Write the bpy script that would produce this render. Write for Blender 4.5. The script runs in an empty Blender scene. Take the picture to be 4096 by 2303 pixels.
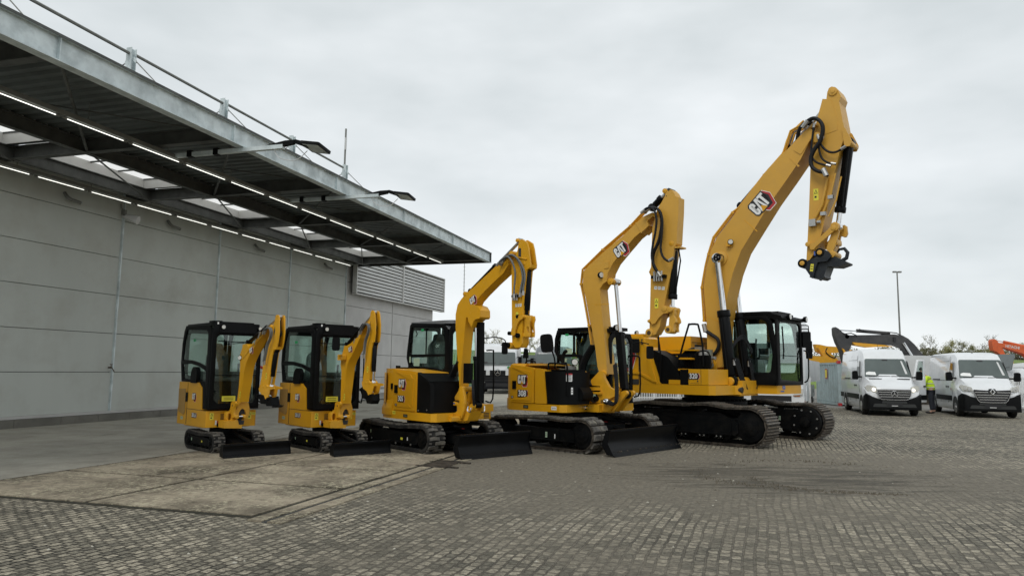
import bpy, bmesh, math, random
from mathutils import Vector, Matrix, Euler, noise
random.seed(7)
S = bpy.context.scene
COL = S.collection
R = math.radians
PI = math.pi

# ---------------------------------------------------------------- camera, sky, sun, exposure
cd = bpy.data.cameras.new('camera')
cam = bpy.data.objects.new('camera', cd); COL.objects.link(cam)
cd.sensor_width = 36.0
cd.lens = 2900.0 / 4096.0 * 36.0
cd.clip_start = 0.1; cd.clip_end = 3000
cam.rotation_euler = (Matrix.Rotation(R(90 + 6.443), 3, 'X') @ Matrix.Rotation(R(0.75), 3, 'Z')).to_euler()
cam.location = (0, 0, 1.6)
S.camera = cam

SUN_EL, SUN_ROT = 52, 205
w = bpy.data.worlds.new('World'); S.world = w; w.use_nodes = True
nt = w.node_tree; nt.nodes.clear()
def N(nt, t, **k):
    n = nt.nodes.new(t)
    for a, v in k.items():
        if a in n.inputs.keys(): n.inputs[a].default_value = v
        else: setattr(n, a, v)
    return n
sky = N(nt, 'ShaderNodeTexSky', sky_type='NISHITA', sun_disc=False, sun_elevation=R(SUN_EL), sun_rotation=R(SUN_ROT))
tc = N(nt, 'ShaderNodeTexCoord')
mp = N(nt, 'ShaderNodeMapping'); mp.inputs['Scale'].default_value = (1, 1, 2.6); mp.inputs['Location'].default_value = (0.37, 0.1, 0.3)
ns = N(nt, 'ShaderNodeTexNoise', Scale=1.5, Detail=5.0, Roughness=0.52)
ns2 = N(nt, 'ShaderNodeTexNoise', Scale=4.5, Detail=4.0, Roughness=0.5)
rp = N(nt, 'ShaderNodeValToRGB')
rp.color_ramp.elements[0].position = 0.30; rp.color_ramp.elements[0].color = (0.50, 0.545, 0.555, 1)
rp.color_ramp.elements[1].position = 0.72; rp.color_ramp.elements[1].color = (0.86, 0.885, 0.90, 1)
mixn = N(nt, 'ShaderNodeMath', operation='MULTIPLY_ADD'); mixn.inputs[1].default_value = 0.25
scl = N(nt, 'ShaderNodeVectorMath', operation='SCALE'); scl.inputs['Scale'].default_value = 0.09
mx = N(nt, 'ShaderNodeMix', data_type='RGBA'); mx.inputs[0].default_value = 0.93
bg = N(nt, 'ShaderNodeBackground', Strength=1.22)
wo = N(nt, 'ShaderNodeOutputWorld')
L = nt.links.new
L(tc.outputs['Generated'], mp.inputs[0]); L(mp.outputs[0], ns.inputs[0]); L(mp.outputs[0], ns2.inputs[0])
L(ns2.outputs[0], mixn.inputs[0]); L(ns.outputs[0], mixn.inputs[2])
sub = N(nt, 'ShaderNodeMath', operation='SUBTRACT'); sub.inputs[1].default_value = 0.125
L(mixn.outputs[0], sub.inputs[0])
# the cloud layer thins towards the right and is heaviest over the hall
sx = N(nt, 'ShaderNodeSeparateXYZ'); L(tc.outputs['Generated'], sx.inputs[0])
gx = N(nt, 'ShaderNodeMath', operation='MULTIPLY_ADD'); gx.inputs[1].default_value = 0.13
L(sx.outputs[0], gx.inputs[0]); L(sub.outputs[0], gx.inputs[2])
gz = N(nt, 'ShaderNodeMath', operation='MULTIPLY_ADD'); gz.inputs[1].default_value = -0.16
L(sx.outputs[2], gz.inputs[0]); L(gx.outputs[0], gz.inputs[2])
ad = N(nt, 'ShaderNodeMath', operation='ADD'); ad.inputs[1].default_value = 0.04
L(gz.outputs[0], ad.inputs[0]); L(ad.outputs[0], rp.inputs[0])
L(sky.outputs[0], scl.inputs[0]); L(scl.outputs[0], mx.inputs[6]); L(rp.outputs[0], mx.inputs[7])
L(mx.outputs[2], bg.inputs[0]); L(bg.outputs[0], wo.inputs[0])
sd = bpy.data.lights.new('sun', 'SUN'); sd.energy = 1.3; sd.angle = R(25); sd.color = (1.0, 0.96, 0.9)
sun = bpy.data.objects.new('sun', sd); COL.objects.link(sun)
# the sun stands behind the camera, to its left
sun.rotation_euler = (R(90 - SUN_EL), 0, R(-25))
S.view_settings.view_transform = 'Standard'; S.view_settings.look = 'None'
S.view_settings.exposure = 0.0; S.view_settings.gamma = 1.0
S.cycles.max_bounces = 8; S.cycles.transparent_max_bounces = 16
S.cycles.use_denoising = True

# ---------------------------------------------------------------- object helpers
def new(name, me, parent=None):
    o = bpy.data.objects.new(name, me); COL.objects.link(o)
    if parent is not None: o.parent = parent
    return o
def tag(o, label, cat, group=None):
    o['label'] = label; o['category'] = cat
    if group: o['group'] = group
    return o
def thing(name, label, cat, loc=(0, 0, 0), rz=0, group=None):
    o = new(name, None); o.location = loc; o.rotation_euler = (0, 0, R(rz))
    o.empty_display_size = 0.2
    return tag(o, label, cat, group)
def structure(o): o['kind'] = 'structure'; return o
def stuff(o, label, cat): o['kind'] = 'stuff'; o['label'] = label; o['category'] = cat; return o

class MB:
    """collects shapes and links them as one mesh"""
    def __init__(s): s.bm = bmesh.new(); s.sharp = 0.6
    def merge(s, b, m=0, bev=0, seg=2, mtx=None):
        if bev > 0:
            es = [e for e in b.edges if len(e.link_faces) == 2 and e.calc_face_angle(0) > 0.5]
            if es: bmesh.ops.bevel(b, geom=es, offset=bev, segments=seg, affect='EDGES', profile=0.5, clamp_overlap=True)
        if mtx is not None: bmesh.ops.transform(b, matrix=mtx, verts=b.verts)
        bmesh.ops.recalc_face_normals(b, faces=b.faces)
        for f in b.faces: f.material_index = m; f.smooth = True
        me = bpy.data.meshes.new('tmp'); b.to_mesh(me); b.free(); s.bm.from_mesh(me); bpy.data.meshes.remove(me)
        return s
    def box(s, x0, x1, y0, y1, z0, z1, bev=0, m=0, mtx=None):
        return s.prism([(x0, z0), (x1, z0), (x1, z1), (x0, z1)], y0, y1, 'y', bev, m, mtx)
    def prism(s, pts, a0, a1, axis='y', bev=0, m=0, mtx=None, pts2=None):
        b = bmesh.new()
        def P(u, v, a): return (u, a, v) if axis == 'y' else ((a, u, v) if axis == 'x' else (u, v, a))
        A = [b.verts.new(P(u, v, a0)) for u, v in pts]
        B_ = [b.verts.new(P(u, v, a1)) for u, v in (pts2 or pts)]
        b.faces.new(A); b.faces.new(B_[::-1]); n = len(A)
        for i in range(n): b.faces.new([A[i], B_[i], B_[(i + 1) % n], A[(i + 1) % n]])
        return s.merge(b, m, bev, 2, mtx)
    def tube(s, path, r, n=8, m=0, mtx=None, closed=False, smooth=0):
        path = [Vector(p) for p in path]
        if smooth: path = spline(path, smooth)
        b = bmesh.new(); rings = []; K = len(path)
        t0 = (path[1] - path[0]).normalized()
        up = Vector((0, 0, 1)) if abs(t0.z) < 0.9 else Vector((0, 1, 0))
        nrm = (up - t0 * up.dot(t0)).normalized()
        for i, p in enumerate(path):
            if closed: t = (path[(i + 1) % K] - path[i - 1]).normalized()
            else: t = (path[min(i + 1, K - 1)] - path[max(i - 1, 0)]).normalized()
            nrm = (nrm - t * nrm.dot(t)).normalized(); bi = t.cross(nrm)
            rr = r[i] if isinstance(r, (list, tuple)) else r
            rings.append([b.verts.new(p + nrm * math.cos(2 * PI * k / n) * rr + bi * math.sin(2 * PI * k / n) * rr) for k in range(n)])
        for i in range(K if closed else K - 1):
            q = rings[(i + 1) % K]
            for k in range(n): b.faces.new([rings[i][k], rings[i][(k + 1) % n], q[(k + 1) % n], q[k]])
        if not closed: b.faces.new(rings[0][::-1]); b.faces.new(rings[-1])
        return s.merge(b, m, 0, 2, mtx)
    def cyl(s, p0, p1, r, n=20, m=0, mtx=None, bev=0, r2=None):
        p0, p1 = Vector(p0), Vector(p1); d = p1 - p0
        b = bmesh.new(); bmesh.ops.create_cone(b, cap_ends=True, segments=n, radius1=r, radius2=r if r2 is None else r2, depth=d.length)
        M = Matrix.Translation((p0 + p1) / 2) @ d.to_track_quat('Z', 'Y').to_matrix().to_4x4()
        bmesh.ops.transform(b, matrix=M, verts=b.verts)
        return s.merge(b, m, bev, 2, mtx)
    def sph(s, c, r, m=0, sc=(1, 1, 1), n=12, mtx=None):
        b = bmesh.new(); bmesh.ops.create_uvsphere(b, u_segments=n, v_segments=max(6, n // 2), radius=r)
        bmesh.ops.transform(b, matrix=Matrix.Translation(c) @ Matrix.Diagonal((*sc, 1)), verts=b.verts)
        return s.merge(b, m, 0, 2, mtx)
    def quad(s, pts, m=0):
        b = bmesh.new(); b.faces.new([b.verts.new(p) for p in pts])
        for f in b.faces: f.material_index = m
        me = bpy.data.meshes.new('tmp'); b.to_mesh(me); b.free(); s.bm.from_mesh(me); bpy.data.meshes.remove(me); return s
    def loft(s, rings, m=0, caps=True, bev=0, closed=True, mtx=None):
        b = bmesh.new(); V = [[b.verts.new(p) for p in r] for r in rings]; n = len(V[0])
        for i in range(len(V) - 1):
            for k in range(n if closed else n - 1):
                b.faces.new([V[i][k], V[i][(k + 1) % n], V[i + 1][(k + 1) % n], V[i + 1][k]])
        if caps: b.faces.new(V[0][::-1]); b.faces.new(V[-1])
        return s.merge(b, m, bev, 2, mtx)
    def plate(s, outer, holes, axis, a0, a1, bev=0, m=0, mtx=None):
        """flat sheet with openings; outline (u, v) in the plane across the axis"""
        cu = bpy.data.curves.new('tmp', 'CURVE'); cu.dimensions = '2D'; cu.fill_mode = 'BOTH'
        for pts in [outer] + holes:
            sp = cu.splines.new('POLY'); sp.points.add(len(pts) - 1); sp.use_cyclic_u = True
            for i, (u, v) in enumerate(pts): sp.points[i].co = (u, v, 0, 1)
        t = abs(a1 - a0); cu.extrude = t / 2
        if bev: cu.bevel_depth = bev; cu.bevel_resolution = 1; cu.extrude = max(t / 2 - bev, 0.0005); cu.offset = -bev
        ob = bpy.data.objects.new('tmp', cu); me = bpy.data.meshes.new_from_object(ob)
        b = bmesh.new(); b.from_mesh(me); bpy.data.objects.remove(ob); bpy.data.curves.remove(cu); bpy.data.meshes.remove(me)
        c = (a0 + a1) / 2
        if axis == 'y': M = Matrix(((1, 0, 0, 0), (0, 0, -1, c), (0, 1, 0, 0), (0, 0, 0, 1)))
        elif axis == 'x': M = Matrix(((0, 0, 1, c), (1, 0, 0, 0), (0, 1, 0, 0), (0, 0, 0, 1)))
        else: M = Matrix.Translation((0, 0, c))
        bmesh.ops.transform(b, matrix=M, verts=b.verts)
        bmesh.ops.remove_doubles(b, verts=b.verts, dist=0.0004)
        return s.merge(b, m, 0, 2, mtx)
    def text(s, body, height, mtx, m=0, bold=0.02, wide=0.8, thick=0.0):
        cu = bpy.data.curves.new('tmp', 'FONT'); cu.body = body; cu.offset = bold; cu.align_x = 'CENTER'; cu.align_y = 'CENTER'; cu.extrude = thick; cu.resolution_u = 3
        ob = bpy.data.objects.new('tmp', cu); me = bpy.data.meshes.new_from_object(ob)
        b = bmesh.new(); b.from_mesh(me); bpy.data.objects.remove(ob); bpy.data.curves.remove(cu); bpy.data.meshes.remove(me)
        k = height / 0.73
        bmesh.ops.transform(b, matrix=mtx @ Matrix.Diagonal((k * wide, k, k, 1)), verts=b.verts)
        for f in b.faces: f.material_index = m
        me = bpy.data.meshes.new('tmp'); b.to_mesh(me); b.free(); s.bm.from_mesh(me); bpy.data.meshes.remove(me); return s
    def add(s, name, mats, parent=None, sharp=0.6):
        me = bpy.data.meshes.new(name); s.bm.to_mesh(me); s.bm.free()
        for mt in (mats if isinstance(mats, (list, tuple)) else [mats]): me.materials.append(mt)
        me.set_sharp_from_angle(angle=sharp)
        return new(name, me, parent)

def spline(P, k):
    out = []; n = len(P)
    for i in range(n - 1):
        p0, p1, p2, p3 = P[max(i - 1, 0)], P[i], P[i + 1], P[min(i + 2, n - 1)]
        for j in range(k):
            t = j / k
            out.append(0.5 * ((2 * p1) + (p2 - p0) * t + (2 * p0 - 5 * p1 + 4 * p2 - p3) * t * t + (3 * p1 - p0 - 3 * p2 + p3) * t ** 3))
    out.append(P[-1]); return out
def rpoly(pts, r, n=3):
    """rounds the corners of a 2D polygon"""
    out = []; K = len(pts)
    for i in range(K):
        a, b, c = Vector(pts[i - 1]), Vector(pts[i]), Vector(pts[(i + 1) % K])
        rr = r[i] if isinstance(r, (list, tuple)) else r
        u, v = (a - b), (c - b); d = min(rr, u.length * 0.45, v.length * 0.45)
        p, q = b + u.normalized() * d, b + v.normalized() * d
        for j in range(n + 1):
            t = j / n; x = p * (1 - t) ** 2 + b * 2 * t * (1 - t) + q * t * t; out.append((x.x, x.y))
    return out
def XZ(y): # local x to the right, local y up, facing -y
    return lambda x, z, a=0: Matrix.Translation((x, y, z)) @ Matrix.Rotation(R(90), 4, 'X') @ Matrix.Rotation(R(a), 4, 'Z')
def FX(x): # facing +x; local x runs towards +y
    return lambda y, z, a=0: Matrix.Translation((x, y, z)) @ Matrix(((0, 0, 1, 0), (1, 0, 0, 0), (0, 1, 0, 0), (0, 0, 0, 1))) @ Matrix.Rotation(R(a), 4, 'Z')

# ---------------------------------------------------------------- materials
def mat(name, col, rough=0.5, metal=0.0, var=0.12, scale=3.0, bump=0.0, bscale=60.0, coat=0.0, dirt=None, dirt_amt=0.5, dscale=2.0, spec=0.5, streak=False):
    m = bpy.data.materials.new(name); m.use_nodes = True; t = m.node_tree; t.nodes.clear(); L = t.links.new
    o = N(t, 'ShaderNodeOutputMaterial'); p = N(t, 'ShaderNodeBsdfPrincipled')
    p.inputs['Roughness'].default_value = rough; p.inputs['Metallic'].default_value = metal
    p.inputs['Coat Weight'].default_value = coat; p.inputs['Specular IOR Level'].default_value = spec
    L(p.outputs[0], o.inputs[0])
    tc = N(t, 'ShaderNodeTexCoord'); vec = tc.outputs['Object']
    if streak:
        mpp = N(t, 'ShaderNodeMapping'); mpp.inputs['Scale'].default_value = (1, 1, 0.12); L(vec, mpp.inputs[0]); vec = mpp.outputs[0]
    n1 = N(t, 'ShaderNodeTexNoise', Scale=scale, Detail=6.0, Roughness=0.6); L(vec, n1.inputs[0])
    mr = N(t, 'ShaderNodeMapRange'); mr.inputs['From Min'].default_value = 0.3; mr.inputs['From Max'].default_value = 0.7
    mr.inputs['To Min'].default_value = 1 - var; mr.inputs['To Max'].default_value = 1 + var; L(n1.outputs[0], mr.inputs[0])
    mu = N(t, 'ShaderNodeVectorMath', operation='SCALE'); mu.inputs[0].default_value = col[:3]; L(mr.outputs[0], mu.inputs['Scale'])
    src = mu.outputs[0]
    if dirt:
        n2 = N(t, 'ShaderNodeTexNoise', Scale=dscale, Detail=8.0, Roughness=0.65); L(tc.outputs['Object'], n2.inputs[0])
        r2 = N(t, 'ShaderNodeMapRange'); r2.inputs['From Min'].default_value = 0.46; r2.inputs['From Max'].default_value = 0.7
        r2.inputs['To Max'].default_value = dirt_amt; L(n2.outputs[0], r2.inputs[0])
        mi = N(t, 'ShaderNodeMix', data_type='RGBA'); L(r2.outputs[0], mi.inputs[0]); L(src, mi.inputs[6]); mi.inputs[7].default_value = (*dirt, 1); src = mi.outputs[2]
        ra = N(t, 'ShaderNodeMath', operation='MULTIPLY_ADD'); L(r2.outputs[0], ra.inputs[0]); ra.inputs[1].default_value = 0.4; ra.inputs[2].default_value = rough; L(ra.outputs[0], p.inputs['Roughness'])
    L(src, p.inputs['Base Color'])
    if bump:
        n3 = N(t, 'ShaderNodeTexNoise', Scale=bscale, Detail=4.0); L(tc.outputs['Object'], n3.inputs[0])
        bp = N(t, 'ShaderNodeBump', Strength=bump, Distance=0.01); L(n3.outputs[0], bp.inputs['Height']); L(bp.outputs[0], p.inputs['Normal'])
    return m
def glassmat(name, tint, gloss=0.08, rough=0.02):
    m = bpy.data.materials.new(name); m.use_nodes = True; t = m.node_tree; t.nodes.clear(); L = t.links.new
    o = N(t, 'ShaderNodeOutputMaterial'); tr = N(t, 'ShaderNodeBsdfTransparent'); tr.inputs[0].default_value = (*tint, 1)
    g = N(t, 'ShaderNodeBsdfGlossy', Roughness=rough); g.inputs[0].default_value = (0.9, 0.95, 0.93, 1)
    fr = N(t, 'ShaderNodeLayerWeight', Blend=0.5); nz = N(t, 'ShaderNodeTexNoise', Scale=6.0)
    pw = N(t, 'ShaderNodeMath', operation='POWER'); L(fr.outputs['Facing'], pw.inputs[0]); pw.inputs[1].default_value = 4.5
    pm = N(t, 'ShaderNodeMath', operation='MULTIPLY_ADD'); L(pw.outputs[0], pm.inputs[0]); pm.inputs[1].default_value = 0.55; pm.inputs[2].default_value = 0.025
    ml = N(t, 'ShaderNodeMath', operation='MULTIPLY_ADD'); L(nz.outputs[0], ml.inputs[0]); ml.inputs[1].default_value = gloss; L(pm.outputs[0], ml.inputs[2])
    mx = N(t, 'ShaderNodeMixShader'); L(ml.outputs[0], mx.inputs[0]); L(tr.outputs[0], mx.inputs[1]); L(g.outputs[0], mx.inputs[2]); L(mx.outputs[0], o.inputs[0])
    return m
def glow(name, col, st):
    m = bpy.data.materials.new(name); m.use_nodes = True; t = m.node_tree; p = t.nodes['Principled BSDF']
    p.inputs['Base Color'].default_value = (*col, 1); p.inputs['Emission Color'].default_value = (*col, 1); p.inputs['Emission Strength'].default_value = st
    return m
M = {}
M['yellow'] = mat('yellow_paint', (0.68, 0.34, 0.010), 0.36, var=0.05, scale=2, coat=0.12, spec=0.32, dirt=(0.45, 0.28, 0.06), dirt_amt=0.15, dscale=3.5)
M['yellow2'] = mat('cast_yellow_paint', (0.66, 0.33, 0.012), 0.42, var=0.10, scale=6, coat=0.1, bump=0.12, bscale=40, dirt=(0.42, 0.27, 0.07), dirt_amt=0.2, dscale=5)
M['ochre'] = mat('ochre_yellow_paint', (0.61, 0.335, 0.045), 0.45, var=0.06, scale=1.5, coat=0.1, spec=0.4, dirt=(0.48, 0.29, 0.08), dirt_amt=0.25, dscale=2.5)  # less saturated yellow for the two largest diggers' arms and one hood top
M['black'] = mat('black_paint', (0.0035, 0.004, 0.0048), 0.34, var=0.3, spec=0.13, dirt=(0.02, 0.02, 0.018), dirt_amt=0.15, dscale=4)
M['matt'] = mat('black_plastic', (0.004, 0.0045, 0.005), 0.5, var=0.25, spec=0.10, bump=0.1, bscale=300, dirt=(0.02, 0.02, 0.018), dirt_amt=0.12)
M['frameblack'] = mat('black_steel', (0.0035, 0.004, 0.0045), 0.5, var=0.4, spec=0.08, dirt=(0.035, 0.03, 0.024), dirt_amt=0.22, dscale=5)
M['rubber'] = mat('track_rubber', (0.016, 0.016, 0.016), 0.7, var=0.3, spec=0.15, bump=0.3, bscale=50, dirt=(0.10, 0.09, 0.075), dirt_amt=0.5, dscale=5)
M['tread'] = mat('worn_tread_rubber', (0.085, 0.08, 0.072), 0.85, var=0.4, scale=9, bump=0.4, bscale=60, dirt=(0.24, 0.22, 0.18), dirt_amt=0.8, dscale=7)
M['shoe'] = mat('track_steel', (0.035, 0.030, 0.025), 0.55, metal=0.2, var=0.5, scale=8, bump=0.3, bscale=80, spec=0.3, dirt=(0.17, 0.14, 0.105), dirt_amt=0.6, dscale=9)
M['shoeworn'] = mat('worn_track_steel', (0.13, 0.115, 0.095), 0.5, metal=0.4, var=0.5, scale=14, bump=0.3, bscale=90, dirt=(0.26, 0.20, 0.15), dirt_amt=0.7, dscale=9)
M['chrome'] = mat('chrome', (0.72, 0.73, 0.74), 0.12, metal=1.0, var=0.04)
M['steel'] = mat('bare_steel', (0.45, 0.45, 0.44), 0.35, metal=0.8, var=0.1)
M['hose'] = mat('hydraulic_hose_rubber', (0.012, 0.013, 0.015), 0.5, spec=0.2, var=0.25, bump=0.4, bscale=150)
M['hosegrey'] = mat('grey_hose_sleeve', (0.13, 0.14, 0.14), 0.55, var=0.25, bump=0.4, bscale=150)
M['glass'] = glassmat('cab_glass', (0.86, 0.935, 0.91), 0.05)
M['darkglass'] = mat('dark_glass', (0.035, 0.045, 0.045), 0.06, var=0.2, coat=0.5)
M['windscreen'] = mat('windscreen_glass', (0.085, 0.105, 0.10), 0.12, var=0.15, scale=1.2, coat=0.6)
M['white'] = mat('white_paint', (0.74, 0.76, 0.78), 0.3, var=0.03, scale=1, coat=0.5, dirt=(0.5, 0.5, 0.48), dirt_amt=0.25, dscale=1.5)
M['dullwhite'] = mat('dull_white_panel', (0.6, 0.61, 0.61), 0.55, var=0.06, scale=1, dirt=(0.4, 0.39, 0.36), dirt_amt=0.4, dscale=1.2)
M['sticker'] = mat('white_sticker', (0.78, 0.79, 0.78), 0.5, var=0.04)
M['stickerpale'] = mat('pale_green_sticker', (0.42, 0.55, 0.40), 0.5, var=0.05)
M['stickeryellow'] = mat('yellow_sticker', (0.75, 0.68, 0.06), 0.5, var=0.05)
M['ink'] = mat('black_ink', (0.012, 0.012, 0.014), 0.5)
M['red'] = mat('red_ink', (0.42, 0.025, 0.03), 0.4)
M['blue'] = mat('blue_ink', (0.03, 0.08, 0.35), 0.4)
M['greensign'] = mat('green_sign_film', (0.02, 0.30, 0.10), 0.5)
M['plasticwrap'] = mat('grey_seat_fabric', (0.055, 0.065, 0.065), 0.35, var=0.5, scale=12, coat=0.4)
M['lamp'] = mat('lamp_lens', (0.6, 0.6, 0.56), 0.15, var=0.3, scale=60, coat=0.6)
M['amber'] = mat('amber_lens', (0.55, 0.16, 0.02), 0.2)
M['bronze'] = mat('bronze_mesh', (0.40, 0.235, 0.06), 0.6, var=0.3, scale=80, bump=0.6, bscale=220)
M['galv'] = mat('galvanised_steel', (0.62, 0.69, 0.70), 0.5, metal=0.1, var=0.2, scale=2.6, dirt=(0.34, 0.40, 0.41), dirt_amt=0.75, dscale=2.2)
M['galvdark'] = mat('weathered_galvanised_steel', (0.20, 0.205, 0.19), 0.6, metal=0.2, var=0.2, scale=3)
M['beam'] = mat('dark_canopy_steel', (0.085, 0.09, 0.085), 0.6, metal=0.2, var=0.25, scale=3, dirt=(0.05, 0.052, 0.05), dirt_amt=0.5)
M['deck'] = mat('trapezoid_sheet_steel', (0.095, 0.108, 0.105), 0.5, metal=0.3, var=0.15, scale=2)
M['panel'] = mat('grey_wall_panel', (0.50, 0.53, 0.495), 0.75, var=0.09, scale=0.4, bump=0.25, bscale=90, dirt=(0.40, 0.40, 0.36), dirt_amt=0.6, dscale=0.7, streak=True)
M['panel2'] = mat('pale_wall_panel', (0.50, 0.495, 0.48), 0.7, var=0.05, scale=1.4, bump=0.15, bscale=90, dirt=(0.27, 0.26, 0.25), dirt_amt=0.3, dscale=0.7, streak=True)
M['louvre'] = mat('louvre_metal', (0.60, 0.60, 0.58), 0.5, metal=0.2, var=0.06)
M['joint'] = mat('dark_joint', (0.03, 0.032, 0.032), 0.8)
M['plinth'] = mat('plinth_concrete', (0.16, 0.155, 0.135), 0.9, var=0.25, scale=4, bump=0.5, bscale=40, dirt=(0.09, 0.088, 0.075), dirt_amt=0.6, dscale=2)
M['brass'] = mat('corroded_tap_metal', (0.09, 0.06, 0.035), 0.5, metal=0.5)
def translucent(name, col):
    m = bpy.data.materials.new(name); m.use_nodes = True; t = m.node_tree; t.nodes.clear(); L = t.links.new
    o = N(t, 'ShaderNodeOutputMaterial'); a = N(t, 'ShaderNodeBsdfTranslucent'); b = N(t, 'ShaderNodeBsdfDiffuse'); x = N(t, 'ShaderNodeMixShader')
    nz = N(t, 'ShaderNodeTexNoise', Scale=2.0); rp = N(t, 'ShaderNodeValToRGB'); rp.color_ramp.elements[0].color = (*[c * 0.9 for c in col], 1); rp.color_ramp.elements[1].color = (*col, 1)
    L(nz.outputs[0], rp.inputs[0]); L(rp.outputs[0], a.inputs[0]); L(rp.outputs[0], b.inputs[0]); x.inputs[0].default_value = 0.1
    L(a.outputs[0], x.inputs[1]); L(b.outputs[0], x.inputs[2]); L(x.outputs[0], o.inputs[0]); return m
M['skylight'] = translucent('skylight_sheet', (0.97, 0.95, 0.93))
M['tube'] = glow('fluorescent_tube', (1.0, 1.0, 0.93), 1.7)
M['beamlamp'] = glow('lit_headlamp', (1.0, 0.93, 0.8), 1.6)
M['hivis'] = mat('hi_vis_yellow', (0.56, 0.78, 0.02), 0.7, var=0.12, scale=12)
M['trousers'] = mat('dark_trousers', (0.02, 0.024, 0.035), 0.85, var=0.3)
M['skin'] = mat('skin', (0.45, 0.27, 0.2), 0.55)
M['hair'] = mat('dark_hair', (0.04, 0.035, 0.03), 0.8)
M['reflective'] = mat('reflective_tape', (0.55, 0.56, 0.56), 0.35)
M['greenmetal'] = mat('grey_green_container_steel', (0.33, 0.41, 0.42), 0.55, var=0.1, scale=2, dirt=(0.2, 0.2, 0.17), dirt_amt=0.4, dscale=3)
M['orange'] = mat('orange_paint', (0.62, 0.11, 0.025), 0.5, var=0.12, dirt=(0.35, 0.1, 0.04), dirt_amt=0.5, dscale=4)
M['grader'] = mat('dark_grey_paint', (0.036, 0.036, 0.038), 0.5, var=0.2, dirt=(0.11, 0.10, 0.09), dirt_amt=0.4)
M['construct'] = mat('orange_yellow_paint', (0.68, 0.33, 0.02), 0.5, var=0.1)
M['truckgrey'] = mat('silver_grey_paint', (0.16, 0.17, 0.18), 0.35, var=0.05, coat=0.5)
M['truckdark'] = mat('dark_truck_plastic', (0.012, 0.013, 0.015), 0.6, var=0.2, spec=0.12)
M['coupler'] = mat('blue_grey_coupler_paint', (0.016, 0.021, 0.027), 0.42, var=0.3, spec=0.3, dirt=(0.06, 0.06, 0.055), dirt_amt=0.3, dscale=6)
M['bark'] = mat('bark', (0.15, 0.13, 0.095), 0.9, var=0.3)
M['leaf'] = mat('spring_leaves', (0.27, 0.26, 0.11), 0.8, var=0.35, scale=1.0)
M['leafdark'] = mat('hedge_foliage', (0.13, 0.125, 0.065), 0.9, var=0.4, scale=0.8)
M['grass'] = mat('grass_bank', (0.13, 0.19, 0.045), 0.95, var=0.35, scale=0.5, bump=0.5, bscale=4)
M['fence'] = mat('white_fence_paint', (0.72, 0.73, 0.72), 0.5, var=0.05)

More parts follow.
